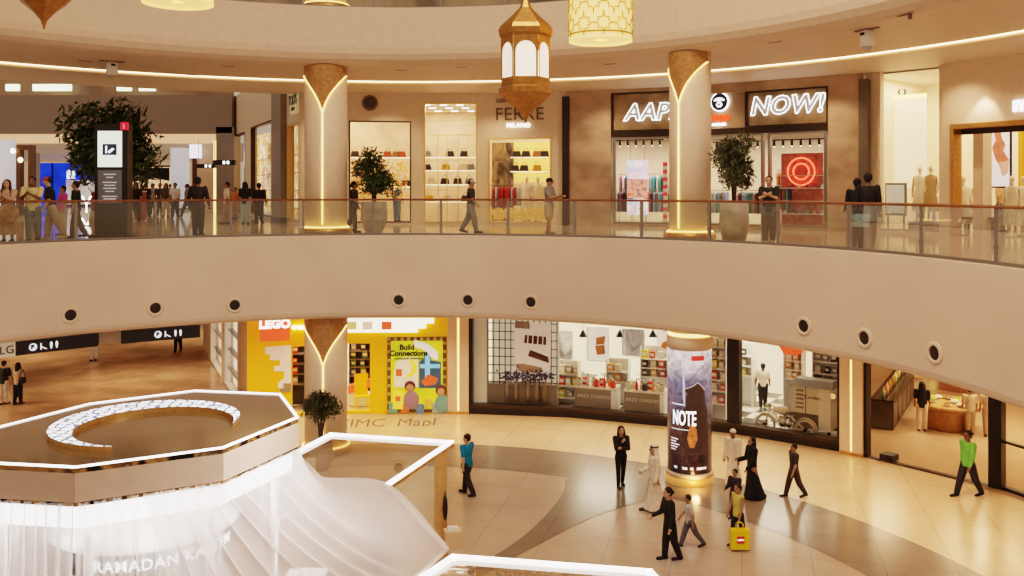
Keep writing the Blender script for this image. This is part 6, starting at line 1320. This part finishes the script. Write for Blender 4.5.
cpatch([(Z(.75),.21,.25),(Z(.725),.31,.35),(Z(.70),.38,.42),(Z(.68),.44,.47)],mat('cloak_highlight',(.6,.45,.38)),'cloak_highlight',.008)
cpatch([(Z(.42),.05,.10),(Z(.36),-.02,.20),(Z(.29),-.06,.22),(Z(.22),.0,.12)],mat('ember_glow',(.7,.22,.07),.5,emit=.25,var=.6,vscale=9),'ember_glow',.008)
cpatch([(Z(.97),-.18,-.14),(Z(.8),-.19,-.13),(Z(.62),-.18,-.12),(Z(.55),-.14,-.12)],mat('light_shaft',(.5,.52,.68),.5,emit=.5),'light_shaft',.006)
cpatch([(Z(.57),-.55,-.15),(Z(.56),-.52,-.1)],mat('blade_white',(.75,.8,.95),.4,emit=.6),'blade',.006)
def ctext(body,size,x0,z,m,bold=.01,parts=None):
    t=text_mesh('lettering',body,size,m,r,(0,0,0),ext=0,offset=bold,align='LEFT')
    for v in t.data.vertices:
        x,y,zz=v.co; a=(x*.70+x0)/Rc; v.co=((Rc+.012)*sin(a),-(Rc+.012)*cos(a),zz*1.55+z)
    return t
ctext('NOTE',.36,-.50,Z(.45),mat('sign_white_glow',(1,1,1)),.006)
for k in range(5):
    w_=(.26,.2,.3,.24,.18)[k]; cpatch([(Z(.285-k*.022),-.58,-.58+w_),(Z(.275-k*.022),-.58,-.58+w_)],mat('caption_white',(.85,.85,.9),.5,emit=.5),'caption_line',.008)
cpatch([(Z(.965),.05,.42),(Z(.925),.05,.42)],mat('title_red',(.6,.05,.04),.5,emit=.5),'red_title',.008); cpatch([(Z(.905),.15,.40),(Z(.895),.15,.40)],mat('caption_white',(.85,.85,.9)),'caption_line',.008)
cpatch([(Z(.365),-.56,.1),(Z(.358),-.56,.1)],mat('caption_white',(.85,.85,.9)),'caption_line',.008)
for x0,w_ in ((-.45,.1),(-.2,.14),(.02,.08),(.2,.3)): cpatch([(Z(.06),x0,x0+w_),(Z(.04),x0,x0+w_)],mat('caption_white',(.85,.85,.9)),'logo_mark',.008)
b=MB(); b.lathe([(.58,LZ+.20),(.66,LZ+.22),(.66,LZ+.33),(.6,LZ+.34)],n=48,cap=False); b.build('lower_collar',CREAM,r)
b=MB(); b.lathe([(.6,LZ),(.68,LZ),(.68,LZ+.2),(.6,LZ+.21)],n=48,cap=False); b.build('base_ring',mat('base_amber',(.62,.32,.1),.3,metal=.3,emit=.25,ecol=(1,.5,.15)),r)
point('column_glow',(pc[0],pc[1]-.9,LZ+.25),12,(1,.5,.18),.1)
# ================================================================ people
SKIN=[mat('skin_light',(.55,.34,.23),.55),mat('skin_tan',(.40,.22,.13),.55),mat('skin_brown',(.22,.11,.065),.55)]
FACE=mat('face_dark',(.04,.02,.015),.5); LIP=mat('lip_tone',(.30,.10,.08),.5)
_cm={}
def cloth(c):
    k=tuple(round(x,3) for x in c)
    if k not in _cm: _cm[k]=mat('fabric_%d'%len(_cm),k,.75,var=.12,vscale=9,bump=.1)
    return _cm[k]
def remesh(b, name, mats, parent, vox, smooth_it=2, post=None):
    o=b.build(name,mats if isinstance(mats,list) else [mats],None)
    m=o.modifiers.new('r','REMESH'); m.mode='VOXEL'; m.voxel_size=vox; m.use_smooth_shade=True
    s=o.modifiers.new('s','SMOOTH'); s.factor=.5; s.iterations=smooth_it
    bpy.context.view_layer.update()
    me=bpy.data.meshes.new_from_object(o.evaluated_get(bpy.context.evaluated_depsgraph_get()))
    o.modifiers.clear(); old=o.data; o.data=me; me.name=name; bpy.data.meshes.remove(old)
    me.materials.clear()
    for q in (mats if isinstance(mats,list) else [mats]): me.materials.append(q)
    n=len(me.polygons); me.polygons.foreach_set('use_smooth',[True]*n); me.polygons.foreach_set('material_index',[0]*n)
    if post: post(me)
    me.update(); o.parent=parent; return o
def limb(b,p0,p1,r0,r1,n=10):
    r0*=1.10; r1*=1.10
    p0,p1=Vector(p0),Vector(p1); b.tube([p0,p1],r0,n,r1); b.ell(p0,(r0,)*3,n,6); b.ell(p1,(r1,)*3,n,6)
def ringloft(b,rows,n=16,T=None):
    if T: rows=[(z,cx,cy,rx*1.09,ry*1.16) for z,cx,cy,rx,ry in rows]
    # rows: (z, cx, cy, rx, ry)
    vs=[(cx+rx*cos(2*PI*k/n),cy+ry*sin(2*PI*k/n),z) for z,cx,cy,rx,ry in rows for k in range(n)]
    if T: vs=[tuple(T(Vector(v))) for v in vs]
    m=len(rows); b.add(vs,[(j*n+k,j*n+(k+1)%n,(j+1)*n+(k+1)%n,(j+1)*n+k) for j in range(m-1) for k in range(n)]+[tuple(reversed(range(n))),tuple((m-1)*n+k for k in range(n))])
def person(label, p, zb, rz, h=1.7, legs=(0,0,0,0), arms=((5,15,8,0),(5,15,8,0)), lean=0, turn=0, nod=0, skin=0,
           top=(.1,.1,.1), sleeve='short', bottom=(.05,.05,.06), btype='trousers', shoes=(.03,.03,.03), hair=(.02,.015,.012), hstyle='short', vox=.0125, build_=1.0, group=None, extra=None, detail=True):
    root=thing('person',label,'person',(p[0],p[1],zb),rad(rz),group)
    S=h
    hipz=.51
    def leg(a,k,sx):
        a,k=rad(a),rad(k); H=Vector((sx*.052,0,hipz)); Kn=H+Vector((0,-sin(a),-cos(a)))*.235; An=Kn+Vector((0,-sin(a-k),-cos(a-k)))*.235
        return H,Kn,An,a-k
    Ll=leg(legs[0],legs[1],-1); Lr=leg(legs[2],legs[3],1)
    dz=.042-min(Ll[2].z,Lr[2].z); off=Vector((0,0,dz))
    Ll=tuple(q+off for q in Ll[:3])+(Ll[3],); Lr=tuple(q+off for q in Lr[:3])+(Lr[3],)
    hz=hipz+dz; ln=rad(lean)
    def U(v):      # upper body: lean about the hips
        v=Vector(v); y,z=v.y,v.z-hipz; return Vector((v.x, y*cos(ln)-z*sin(ln), hz+z*cos(ln)+y*sin(ln)))
    def arm(s_,sx):
        f,e,o,i=[rad(q) for q in s_]; Sh=Vector((sx*.110*build_,0,.805)); d=Vector((sx*sin(o),-sin(f)*cos(o),-cos(f)*cos(o))); El=Sh+d*.175
        g=f+e; d2=Vector((sx*sin(o)*.5-sx*sin(i),-sin(g)*cos(i),-cos(g)*cos(i))); d2.normalize(); Wr=El+d2*.148
        return U(Sh),U(El),U(Wr),(U(Wr)-U(El)).normalized()
    Al=arm(arms[0],-1); Ar=arm(arms[1],1)
    tn,nd=rad(turn),rad(nod); HC=U((0,-.008,.925))
    def Hd(v):     # head coordinates -> body
        v=Vector(v); v=Matrix.Rotation(tn,3,'Z')@(Matrix.Rotation(nd,3,'X')@v); return HC+v
    def sc(b): b.M=Matrix.Diagonal((S,S,S,1)); return b
    BW=build_
    # body
    b=sc(MB())
    vs0=len(b.v); 
    for (c,r) in (((0,.004,.012),(.050,.060,.060)),((0,-.012,-.028),(.039,.045,.043)),((0,-.026,-.052),(.022,.022,.017))):
        q=Hd(c); b.ell(q,r,14,10)
    q=Hd((0,-.062,-.008)); b.ell(q,(.009,.014,.015),8,6); 
    for sx in (-1,1): q=Hd((sx*.050,.004,-.004)); b.ell(q,(.006,.011,.016),8,6)
    limb(b,U((0,.002,.80)),Hd((0,.006,-.04)),.034,.03)
    ringloft(b,[(.50,0,0,.083*BW,.055),(.56,0,0,.085*BW,.058),(.62,0,0,.074*BW,.052),(.72,0,0,.088*BW,.060),(.79,0,0,.098*BW,.052),(.825,0,0,.06,.036)],16,U)
    for L in (Ll,Lr):
        limb(b,L[0],L[1],.05*BW,.034*BW); limb(b,L[1],L[2],.034*BW,.021)
        ft=Vector((0,-1,0)) if abs(L[3])<.5 else Vector((0,-cos(L[3]+.3),sin(L[3]+.3)))
        f0=L[2]+Vector((0,.02,-.024)); limb(b,f0,L[2]+ft*.10+Vector((0,0,-.024)),.019,.017)
    for A,sx in ((Al,-1),(Ar,1)):
        limb(b,A[0],A[1],.030,.024); limb(b,A[1],A[2],.024,.016)
        d=A[3]; side=Vector((0,1,0)).cross(d); 
        if side.length<.2: side=Vector((1,0,0))
        side.normalize(); nr=d.cross(side).normalized()
        pc_=A[2]+d*.028; b.tube([A[2],pc_+d*.02],.016,8); b.ell(pc_,(.019,.019,.024),8,6)
        if detail:
            for k,(w_,l_) in enumerate(((-.016,.040),(-.0055,.046),(.0055,.043),(.016,.034))):
                a0=pc_+d*.018+side*w_; a1=a0+d*l_*.5+side*w_*.35; a2=a1+(d*.8-nr*sx*.45)*l_*.5; b.tube([a0,a1,a2],.0062,6,.005)
            t0=A[2]+d*.012+nr*.012; b.tube([t0,t0+nr*.018+d*.016,t0+nr*.022+d*.034],.0065,6,.0055)
    sk=SKIN[skin]
    def post(me):
        Ri=(Matrix.Rotation(tn,3,'Z')@Matrix.Rotation(nd,3,'X')).inverted()
        mi=[0]*len(me.polygons)
        for f in me.polygons:
            v=Ri@(f.center/S-HC)
            if v.y<-.03 and abs(v.x)<.05 and abs(v.z)<.06:
                if abs(abs(v.x)-.019)<.008 and abs(v.z-.006)<.005: mi[f.index]=1
                elif abs(abs(v.x)-.019)<.011 and abs(v.z-.021)<.0035: mi[f.index]=1
                elif abs(v.x)<.014 and abs(v.z+.036)<.0045: mi[f.index]=2
        me.polygons.foreach_set('material_index',mi)
    remesh(b,'body',[sk,FACE,LIP],root,vox*.85 if detail else vox,1,post)
    # lower garment
    if btype in('trousers','shorts','leggings'):
        ex={'trousers':.016,'shorts':.02,'leggings':.006}[btype]; b=sc(MB())
        ringloft(b,[(.49,0,0,.09*BW,.062),(.55,0,0,.092*BW,.066),(.60,0,0,.082*BW,.060)],16,U)
        for L in (Ll,Lr):
            if btype=='shorts': limb(b,L[0],L[0].lerp(L[1],.85),.052*BW+ex*.6,.042*BW+ex)
            else: limb(b,L[0],L[1],.05*BW+ex*.7,.034*BW+ex); limb(b,L[1],L[2]+(L[1]-L[2])*.06,.034*BW+ex,.022+ex)
        remesh(b,'trousers' if btype!='shorts' else 'shorts',cloth(bottom),root,vox)
    elif btype in('robe','skirt'):
        b=sc(MB()); midy=(Ll[2].y+Lr[2].y)/2; sp=abs(Ll[2].y-Lr[2].y)/2*.7+.03; low=.03 if btype=='robe' else .12; tz=.8 if btype=='robe' else .6
        rows=[]
        for k in range(8):
            t=k/7; z=low+(hz-low)*t; w_=.09+(.04+.02*BW)*(1-t)**.8; rows.append((z,0,midy*(1-t),w_,.06+(sp)*(1-t)**1.1))
        n=24; vs=[]
        for (z,cx,cy,rx,ry) in rows:
            fl=.10*max(0,(hz-z)/hz)
            for k in range(n): q=1+fl*(1 if k%3==0 else -.4); vs.append((cx+rx*q*cos(2*PI*k/n),cy+ry*q*sin(2*PI*k/n),z))
        m_=len(rows); b.add(vs,[(j*n+k,j*n+(k+1)%n,(j+1)*n+(k+1)%n,(j+1)*n+k) for j in range(m_-1) for k in range(n)]+[tuple(reversed(range(n))),tuple((m_-1)*n+k for k in range(n))])
        if btype=='robe':
            ringloft(b,[(.50,0,0,.09*BW,.064),(.6,0,0,.088*BW,.062),(.72,0,0,.098*BW,.067),(.79,0,0,.106*BW,.058),(.83,0,0,.066,.042)],16,U)
            for A in (Al,Ar): limb(b,A[0],A[1],.042,.036); limb(b,A[1],A[2],.036,.034)
        else: ringloft(b,[(.49,0,0,.088*BW,.06),(.60,0,0,.08*BW,.058)],16,U)
        remesh(b,'robe' if btype=='robe' else 'skirt',cloth(bottom),root,vox)
    # top
    if btype!='robe':
        b=sc(MB()); ringloft(b,[(.475,0,0,.094*BW,.066),(.54,0,0,.094*BW,.067),(.62,0,0,.084*BW,.061),(.72,0,0,.098*BW,.068),(.79,0,0,.106*BW,.059),(.832,0,0,.062,.042)],16,U)
        for A in (Al,Ar):
            if sleeve=='short': limb(b,A[0],A[0].lerp(A[1],.75),.041,.036)
            elif sleeve=='long': limb(b,A[0],A[1],.040,.033); limb(b,A[1],A[2]-A[3]*.01,.033,.023)
            else: b.ell(A[0],(.034,.034,.034))
        remesh(b,'shirt',cloth(top),root,vox)
    # shoes
    for L in (Ll,Lr):
        b=sc(MB()); ft=Vector((0,-1,0)) if abs(L[3])<.5 else Vector((0,-cos(L[3]+.3),sin(L[3]+.3)))
        limb(b,L[2]+Vector((0,.022,-.018)),L[2]+Vector((0,0,.0)),.026,.025); limb(b,L[2]+Vector((0,.02,-.020)),L[2]+ft*.105+Vector((0,0,-.024)),.025,.021); remesh(b,'shoe',cloth(shoes),root,vox)
    # hair / headwear
    b=sc(MB()); hc=hair
    if hstyle in('short','cap','bun','pony','long'):
        b.ell(Hd((0,.014,.024)),(.057,.062,.056),16,10)
        if hstyle=='short': b.ell(Hd((0,.03,-.008)),(.046,.038,.04),12,8)
        if hstyle=='long': ringloft(b,[(v.z,v.x,v.y,rx,ry) for v,rx,ry in ((Hd((0,.026,.03)),.056,.046),(Hd((0,.03,-.04)),.062,.042),(Hd((0,.036,-.10)),.066,.04),(Hd((0,.045,-.17)),.06,.03),(Hd((0,.05,-.22)),.04,.02))],12)
        if hstyle=='long':
            for sx in (-1,1): b.tube([Hd((sx*.05,-.005,.02)),Hd((sx*.06,-.012,-.05)),Hd((sx*.062,-.028,-.13)),Hd((sx*.055,-.03,-.19))],.015,8,.011)
        if hstyle=='bun': b.ell(Hd((0,.075,-.0)),(.026,.026,.026),10,8); b.ell(Hd((0,.03,-.015)),(.046,.038,.04),12,8)
        if hstyle=='pony': b.tube([Hd((0,.06,.02)),Hd((0,.085,-.02)),Hd((0,.075,-.09))],.022,8,.01); b.ell(Hd((0,.03,-.015)),(.046,.038,.04),12,8)
        # keep the face clear
        remesh(b,'hair',cloth(hair if hstyle!='cap' else (.03,.02,.015)),root,vox*.8,1)
        if hstyle=='cap':
            b=sc(MB()); b.ell(Hd((0,.006,.032)),(.056,.062,.046),16,10); q0=Hd((0,-.05,.03)); q1=Hd((0,-.095,.022)); b.ell((q0+q1)/2,(.036,.036,.008),12,6); remesh(b,'cap',cloth(hair),root,vox*.8,1)
    elif hstyle=='kufi':
        b.ell(Hd((0,.006,.030)),(.054,.062,.048),16,10); remesh(b,'turban_cap',cloth(hair),root,vox*.8,1)
    elif hstyle in('ghutra','hijab'):
        b.ell(Hd((0,.014,.016)),(.056,.060,.062),16,10)
        if hstyle=='ghutra': ringloft(b,[(v.z,v.x,v.y,rx,ry) for v,rx,ry in ((Hd((0,.02,.03)),.056,.05),(Hd((0,.03,-.04)),.066,.046),(Hd((0,.045,-.10)),.088,.04),(Hd((0,.055,-.17)),.094,.03),(Hd((0,.06,-.24)),.08,.022))],14)
        else: ringloft(b,[(v.z,v.x,v.y,rx,ry) for v,rx,ry in ((Hd((0,.02,.03)),.056,.052),(Hd((0,.022,-.045)),.054,.056),(Hd((0,.01,-.10)),.085,.065),(Hd((0,.02,-.17)),.10,.07))],14)
        remesh(b,'headscarf',cloth(hair),root,vox*.8,1)
        if hstyle=='ghutra':
            b=sc(MB())
            for dz_ in (.034,.044): b.tube([Hd((.058*cos(2*PI*k/20),.014+.061*sin(2*PI*k/20),dz_)) for k in range(20)],.006,6,closed=True)
            b.build('head_cord',BLACK,root)
    P_=dict(root=root,S=S,Al=Al,Ar=Ar,U=U,Hd=Hd,hz=hz)
    if extra: extra(P_)
    return P_
def hang_bag(label,P_,which,m,kind='shopping'):
    A=P_['Al' if which=='l' else 'Ar']; S=P_['S']; q=P_['root'].matrix_basis@((A[2]+A[3]*.05)*S)
    rz=P_['root'].rotation_euler.z; rt=thing('shopping_bag' if kind=='shopping' else 'shoulder_bag',label,'bag',tuple(q),rz)
    return rt
W2=lambda px,y:WP(px,y,LZ)
def low(px,y): return WP(px,y,LZ)
# --- lower floor walkers
person('man in a bright blue t-shirt and black trousers walking away past the glass canopy',low(467,495),LZ,-128,1.66,legs=(15.8,8,-14.4,18),arms=((18,12,8,0),(-14,14,8,0)),skin=0,top=(.0,.22,.40),bottom=(.02,.018,.018),turn=20,hair=(.03,.015,.01))
person('woman in black with long dark hair and a hand raised to her mouth',low(621,487),LZ,8,1.68,legs=(6,4,-10,6),arms=((30,125,0,32),(28,85,0,62)),skin=0,top=(.015,.012,.012),sleeve='long',bottom=(.014,.012,.012),btype='leggings',hair=(.045,.018,.01),hstyle='long',build_=.92)
person('man in white robe and white headscarf walking left by the advertising column',low(654,511),LZ,-82,1.72,legs=(14.4,6,-15.8,12),arms=((8,60,5,15),(-6,25,8,0)),skin=1,bottom=(.80,.68,.54),btype='robe',hair=(.82,.74,.64),hstyle='ghutra')
person('man in a long white robe and white skullcap right of the advertising column',low(733,486),LZ,-40,1.58,legs=(4,2,-6,4),arms=((4,10,6,0),(6,10,6,0)),skin=2,bottom=(.74,.64,.54),btype='robe',hair=(.78,.70,.60),hstyle='kufi')
person('woman in a long black gown and black headscarf holding a phone',low(752,499),LZ,-78,1.66,legs=(11.5,4,-17.3,10),arms=((12,70,4,10),(8,30,4,20)),skin=1,bottom=(.008,.008,.009),btype='robe',hair=(.008,.008,.009),hstyle='hijab',shoes=(.01,.01,.01))
person('boy in dark grey shirt and brown trousers walking behind the woman in the black gown',low(794,497),LZ,-80,1.46,legs=(18.7,4,-17.3,16),arms=((-10,12,6,0),(12,12,6,0)),skin=1,top=(.055,.05,.05),bottom=(.05,.035,.026),shoes=(.02,.015,.012))
person('woman in loose black clothes with tied dark hair beside a striding child',low(670,560),LZ,-76,1.62,legs=(9,4,-9,12),arms=((20,50,5,0),(2,20,8,0)),skin=0,top=(.013,.012,.012),sleeve='long',bottom=(.013,.012,.012),hair=(.02,.012,.01),hstyle='bun',lean=4,shoes=(.03,.02,.015))
person('child in white shirt and grey blue jeans striding behind the woman in loose black',low(690,547),LZ,-84,1.24,legs=(21.6,4,-24.5,14),arms=((16,30,8,0),(-10,20,8,0)),skin=1,top=(.6,.55,.5),bottom=(.12,.12,.14),lean=6)
PG=person('child in a pale yellow top carrying the bright yellow shopping bag',low(738,545),LZ,-58,1.42,legs=(11.5,6,-11.5,12),arms=((8,14,10,0),(8,16,4,0)),skin=1,top=(.62,.52,.14),sleeve='none',bottom=(.02,.02,.025),hair=(.03,.016,.01),hstyle='pony',build_=.88)
person('small child with dark hair and black top just behind the child in yellow',low(735,518),LZ,-45,1.22,legs=(8,4,-8,4),arms=((20,60,5,10),(20,60,5,10)),skin=1,top=(.03,.025,.03),sleeve='long',bottom=(.03,.03,.035),hair=(.02,.012,.01))
person('man in a bright green jacket and dark jeans striding in front of the food shop',low(968,496),LZ,-72,1.80,legs=(21.6,3,-20.2,10),arms=((-12,15,8,0),(16,12,8,0)),skin=2,top=(.16,.52,.10),sleeve='long',bottom=(.02,.024,.035),shoes=(.015,.015,.015),hair=(.02,.015,.012))
# yellow toy bag
A=PG['Al']; q=PG['root'].matrix_basis@((A[2]+A[3]*.05)*PG['S']); r=thing('shopping_bag','bright yellow toy shopping bag with a red square logo held by the child in yellow','bag',(low(738.5,549)[0],low(738,551)[1],LZ),.02)
YBG=mat('bag_yellow',(.95,.68,.02),.5); b=MB(); b.box(-.21,.21,-.08,.08,.06,.50); b.build('bag_body',YBG,r)
b=MB(); b.box(-.085,.085,-.086,-.08,.20,.36); b.build('red_logo',mat('toy_red2',(.75,.05,.03),.5),r)
text_mesh('lettering','LEGO',.058,mat('emblem_white',(.95,.95,.95)),r,(0,-.089,.28),ext=.002,offset=0)
for yy in (-.07,.07): b=MB(); b.tube([(-.09,yy,.5),(-.07,yy*.6,.62),(.0,yy*.3,.66),(.07,yy*.6,.62),(.09,yy,.5)],.008,6); b.build('bag_handle',YBG,r)
# shop visitors and far walkers on the lower level
far=dict(detail=False,vox=.02)
person('man in white shirt and black trousers standing behind the motorcycle, back turned',low(763,408),LZ+.03,170,1.64,arms=((8,20,10,0),(8,20,10,0)),skin=2,top=(.75,.66,.56),bottom=(.02,.018,.016),legs=(4,0,-4,0),**far)
person('woman in a black top and long cream trousers beside the food counters',low(922,432),LZ+.04,150,1.66,top=(.02,.018,.018),bottom=(.75,.62,.5),hair=(.02,.015,.012),hstyle='long',legs=(4,0,-6,0),skin=1,**far)
person('man in a beige printed shirt at the round food table, seen from behind',low(970,436),LZ+.04,170,1.60,top=(.58,.45,.33),bottom=(.40,.28,.17),legs=(3,0,-3,0),skin=1,**far)
person('person in a beige shirt and tan trousers beside the black post of the food shop',low(988,437),LZ+.04,160,1.62,top=(.55,.40,.30),bottom=(.42,.28,.18),legs=(5,0,-8,0),skin=1,**far)
person('person in a black top and white trousers at the far left of the lower floor',low(4,405),LZ+.02,175,1.66,top=(.02,.02,.02),bottom=(.7,.62,.55),legs=(3,0,-4,0),skin=0,**far)
person('woman in cream top and black trousers at the far left of the lower floor',low(18,405),LZ+.02,165,1.6,top=(.62,.48,.36),bottom=(.015,.015,.015),hair=(.03,.018,.012),hstyle='long',legs=(4,0,-5,2),skin=0,**far)
p=low(20,405); r=thing('shoulder_bag','black shoulder bag of the woman in the cream top','bag',(p[0]+.15,p[1]-.1,LZ+.85),.3); b=MB(); b.ell((0,0,.1),(.14,.06,.13)); b.build('body',BLACK,r); b=MB(); b.tube([(-.1,0,.2),(-.05,0,.5),(.02,.02,.5),(.1,0,.2)],.012,6); b.build('strap',BLACK,r)
person('distant person in black seen from the waist down under the right overhead sign',low(178,352),LZ+.02,0,1.7,top=(.03,.03,.03),bottom=(.015,.015,.015),legs=(10,3,-10,6),skin=1,**far)
person('distant person in white clothes seen below the middle of the overhead signs',low(94,361),LZ+.02,0,1.7,top=(.8,.75,.7),bottom=(.7,.6,.52),legs=(3,0,-3,0),skin=1,**far)
# --- middle gallery
def rl(px,off): return on_circle(px,RR+.16+off)
def up(label,px,off,rz,h,**k): return person(label,rl(px,off),0,rz,h,**k)
LA=((42,88,0,38),(42,88,0,38))
up('woman with long brown hair and peach top leaning on the rail, tan bag',8,.55,10,1.66,arms=LA,skin=0,top=(.55,.36,.26),sleeve='long',bottom=(.35,.22,.13),btype='skirt',hair=(.06,.025,.015),hstyle='long',legs=(3,0,-3,0),lean=6)
up('man in a pale yellow shirt and blue jeans leaning with folded arms on the rail',33,.55,12,1.74,arms=LA,skin=2,top=(.66,.55,.28),bottom=(.13,.17,.20),legs=(6,2,-8,4),lean=6,build_=1.12)
up('man in black t-shirt, red cap and khaki trousers stepping along the rail',52,.9,-62,1.76,arms=((25,50,6,0),(10,25,8,0)),skin=0,top=(.02,.018,.018),bottom=(.36,.27,.17),legs=(11.5,6,-17.3,10),hstyle='cap',hair=(.45,.08,.03),build_=1.08,shoes=(.5,.4,.3),lean=8)
up('small figure in pink between the red capped man and black shirted walker',63,3.0,-40,1.5,skin=1,top=(.6,.08,.3),bottom=(.5,.45,.4),detail=False,vox=.018)
up('person in a black top and dark trousers walking left of the information totem',76,1.3,-80,1.64,arms=((20,60,6,0),(-5,20,8,0)),skin=1,top=(.02,.02,.02),bottom=(.07,.05,.045),legs=(13,6,-14.4,14))
up('man in dark suit standing with his back turned at the rail right of the totem',198,.75,176,1.76,arms=((4,30,14,10),(4,30,14,10)),skin=2,top=(.03,.02,.02),sleeve='long',bottom=(.035,.022,.02),legs=(0,0,0,0),build_=1.1)
def atp(px,y): return WP(px,y,0)
for a in (("person in a white top and tan trousers at the corridor mouth",227,224,-60,1.68,dict(top=(.7,.62,.52),bottom=(.35,.22,.14),legs=(8,2,-8,4))),
          ("woman in a dark top and light blue jeans seen from behind in the corridor",245,224,175,1.68,dict(top=(.02,.02,.02),bottom=(.32,.42,.46),hstyle='long',legs=(3,0,-3,0))),
          ("person in black carrying a strap bag right of the woman in light blue jeans",259,223,170,1.64,dict(top=(.02,.018,.018),bottom=(.025,.02,.02),sleeve='long',legs=(5,0,-5,0),build_=1.15)),
          ("person in an orange top beside the white topped walker",235.5,219,-20,1.45,dict(top=(.65,.25,.06),bottom=(.4,.25,.15)))):
    person(a[0],atp(a[1],a[2]),-.0,a[3],a[4],detail=False,vox=.018,skin=1,**a[5])
darks=[(.03,.03,.03),(.05,.04,.05),(.5,.45,.4),(.08,.06,.05)]
farl=[(136,222,'person in dark clothes with long hair just right of the totem',0,'long',(.04,.02,.02),(.05,.03,.03)),(146,217,'person in black at the front of the distant corridor crowd',170,'short',(.02,.02,.02),(.02,.02,.02)),(153,215,'person in a grey shirt in the middle of the distant corridor crowd',10,'short',(.3,.28,.26),(.05,.04,.04)),(160,216,'person in dark brown right of the grey shirted person in the corridor crowd',0,'short',(.06,.04,.04),(.03,.03,.03)),(166,217,'person with pale trousers at the right of the distant corridor crowd',0,'long',(.1,.07,.06),(.5,.42,.35)),(175,218,'person in a white shirt and black trousers in front of the bluish white column',0,'short',(.75,.72,.7),(.03,.03,.04)),(187,217,'person in a grey top striding right of the bluish white column',-70,'short',(.25,.22,.2),(.08,.07,.07)),(152,211,'tiny figure in black farthest down the corridor',0,'short',(.03,.03,.03),(.03,.03,.03)),(141,212,'tiny figure in brown far down the corridor behind the front one in black',0,'short',(.12,.07,.05),(.04,.03,.03)),(170,211,'tiny figure in grey far down the corridor left of the white column',0,'short',(.2,.18,.17),(.04,.04,.04))]
for px,y,lab,rz,hs,tc_,bc in farl: person(lab,atp(px,y),-.0,rz,1.68,detail=False,vox=.024,skin=1,top=tc_,bottom=bc,hstyle=hs,legs=(8,3,-8,5) if rz!=-70 else (22,4,-22,12))
up('person in dark clothes walking behind the faceted stone planter',354,1.35,80,1.64,arms=((15,50,6,0),(0,20,8,0)),skin=1,top=(.04,.025,.02),bottom=(.06,.045,.035),legs=(7.2,4,-15.8,10),hair=(.03,.02,.012),hstyle='pony')
person('person in blue jeans and a dark top browsing in front of the blossom window',atp(397,221.5),0,160,1.62,detail=False,vox=.018,top=(.05,.08,.12),bottom=(.06,.10,.16),skin=0)
up('man in dark polo shirt, grey cap and grey trousers walking past the gold window',471,1.0,78,1.72,arms=((20,25,8,0),(-18,15,8,0)),skin=1,top=(.035,.035,.045),bottom=(.20,.19,.16),legs=(17.3,6,-17.3,14),hstyle='cap',hair=(.35,.33,.3),build_=1.08,shoes=(.05,.035,.03))
up('man in a grey t-shirt, beige shorts and black cap looking at his phone',549,.95,62,1.74,arms=((25,75,4,12),(20,80,4,12)),skin=1,top=(.26,.235,.22),bottom=(.42,.33,.21),btype='shorts',legs=(4,0,-5,4),hstyle='cap',hair=(.02,.02,.02),nod=18,shoes=(.25,.2,.17))
up('man in a black t-shirt and grey trousers with folded arms right of the olive planter',769,.45,-22,1.74,arms=((38,88,2,52),(38,88,2,52)),skin=0,top=(.018,.018,.02),bottom=(.12,.10,.08),legs=(2,0,-4,2),hair=(.05,.03,.02),shoes=(.4,.35,.3))
person('shopper in a black and red top by the red neon display, seen from behind',atp(800,224),0,170,1.7,detail=False,vox=.017,top=(.25,.03,.03),bottom=(.05,.055,.07),skin=1)
person('shopper in a beige shirt and khaki trousers standing at the streetwear window',atp(815,224.5),0,165,1.72,detail=False,vox=.017,top=(.60,.47,.32),bottom=(.33,.25,.16),skin=0,arms=((30,60,5,20),(10,20,6,0)),build_=1.05)
up('woman in black with a light blue bag by the rail beside the stone pillar',857,.75,172,1.66,arms=((5,20,10,0),(12,40,6,0)),skin=2,top=(.012,.012,.012),sleeve='long',bottom=(.02,.02,.022),legs=(2,0,-6,2),hstyle='short',hair=(.012,.01,.01))
up('man in a black jacket standing right of the woman with the light blue bag',868,.8,165,1.78,arms=((3,12,8,0),(5,15,8,0)),skin=2,top=(.02,.015,.015),sleeve='long',bottom=(.03,.025,.025),legs=(3,0,-4,2),build_=1.05)
p=rl(856.5,.62); r=thing('shoulder_bag','light blue patterned bag held by the woman beside the stone pillar','bag',(p[0]-.05,p[1]-.32,.52),rad(10)); b=MB(); b.add([(-.2,-.07,0),(.2,-.07,0),(.2,.07,0),(-.2,.07,0),(-.24,-.06,.30),(.24,-.06,.30),(.24,.06,.30),(-.24,.06,.30)],[(0,3,2,1),(4,5,6,7),(0,1,5,4),(1,2,6,5),(2,3,7,6),(3,0,4,7)]); b.build('bag_body',mat('bag_blue',(.25,.42,.48),.5,var=.4,vscale=14),r); b=MB(); b.tube([(-.12,0,.3),(-.08,0,.5),(.08,0,.5),(.12,0,.3)],.01,6); b.build('handle',BLACK,r)
person('shopper in a tan shirt and dark blue trousers inside the bronze entrance',atp(1001,232),0,30,1.7,detail=False,vox=.017,top=(.45,.28,.14),bottom=(.05,.06,.10),skin=2)
p=rl(8,.30); r=thing('shoulder_bag','large tan bag with brown edge held by the woman leaning at the far left','bag',(p[0],p[1],.55),0); b=MB(); b.ell((0,0,.22),(.30,.09,.24)); b.build('bag_body',mat('bag_tan',(.38,.22,.11),.6,var=.3,vscale=10),r); b=MB(); b.tube([(-.2,0,.36),(-.1,.05,.62),(.1,.05,.62),(.2,0,.36)],.014,6); b.build('strap',BLACK,r)
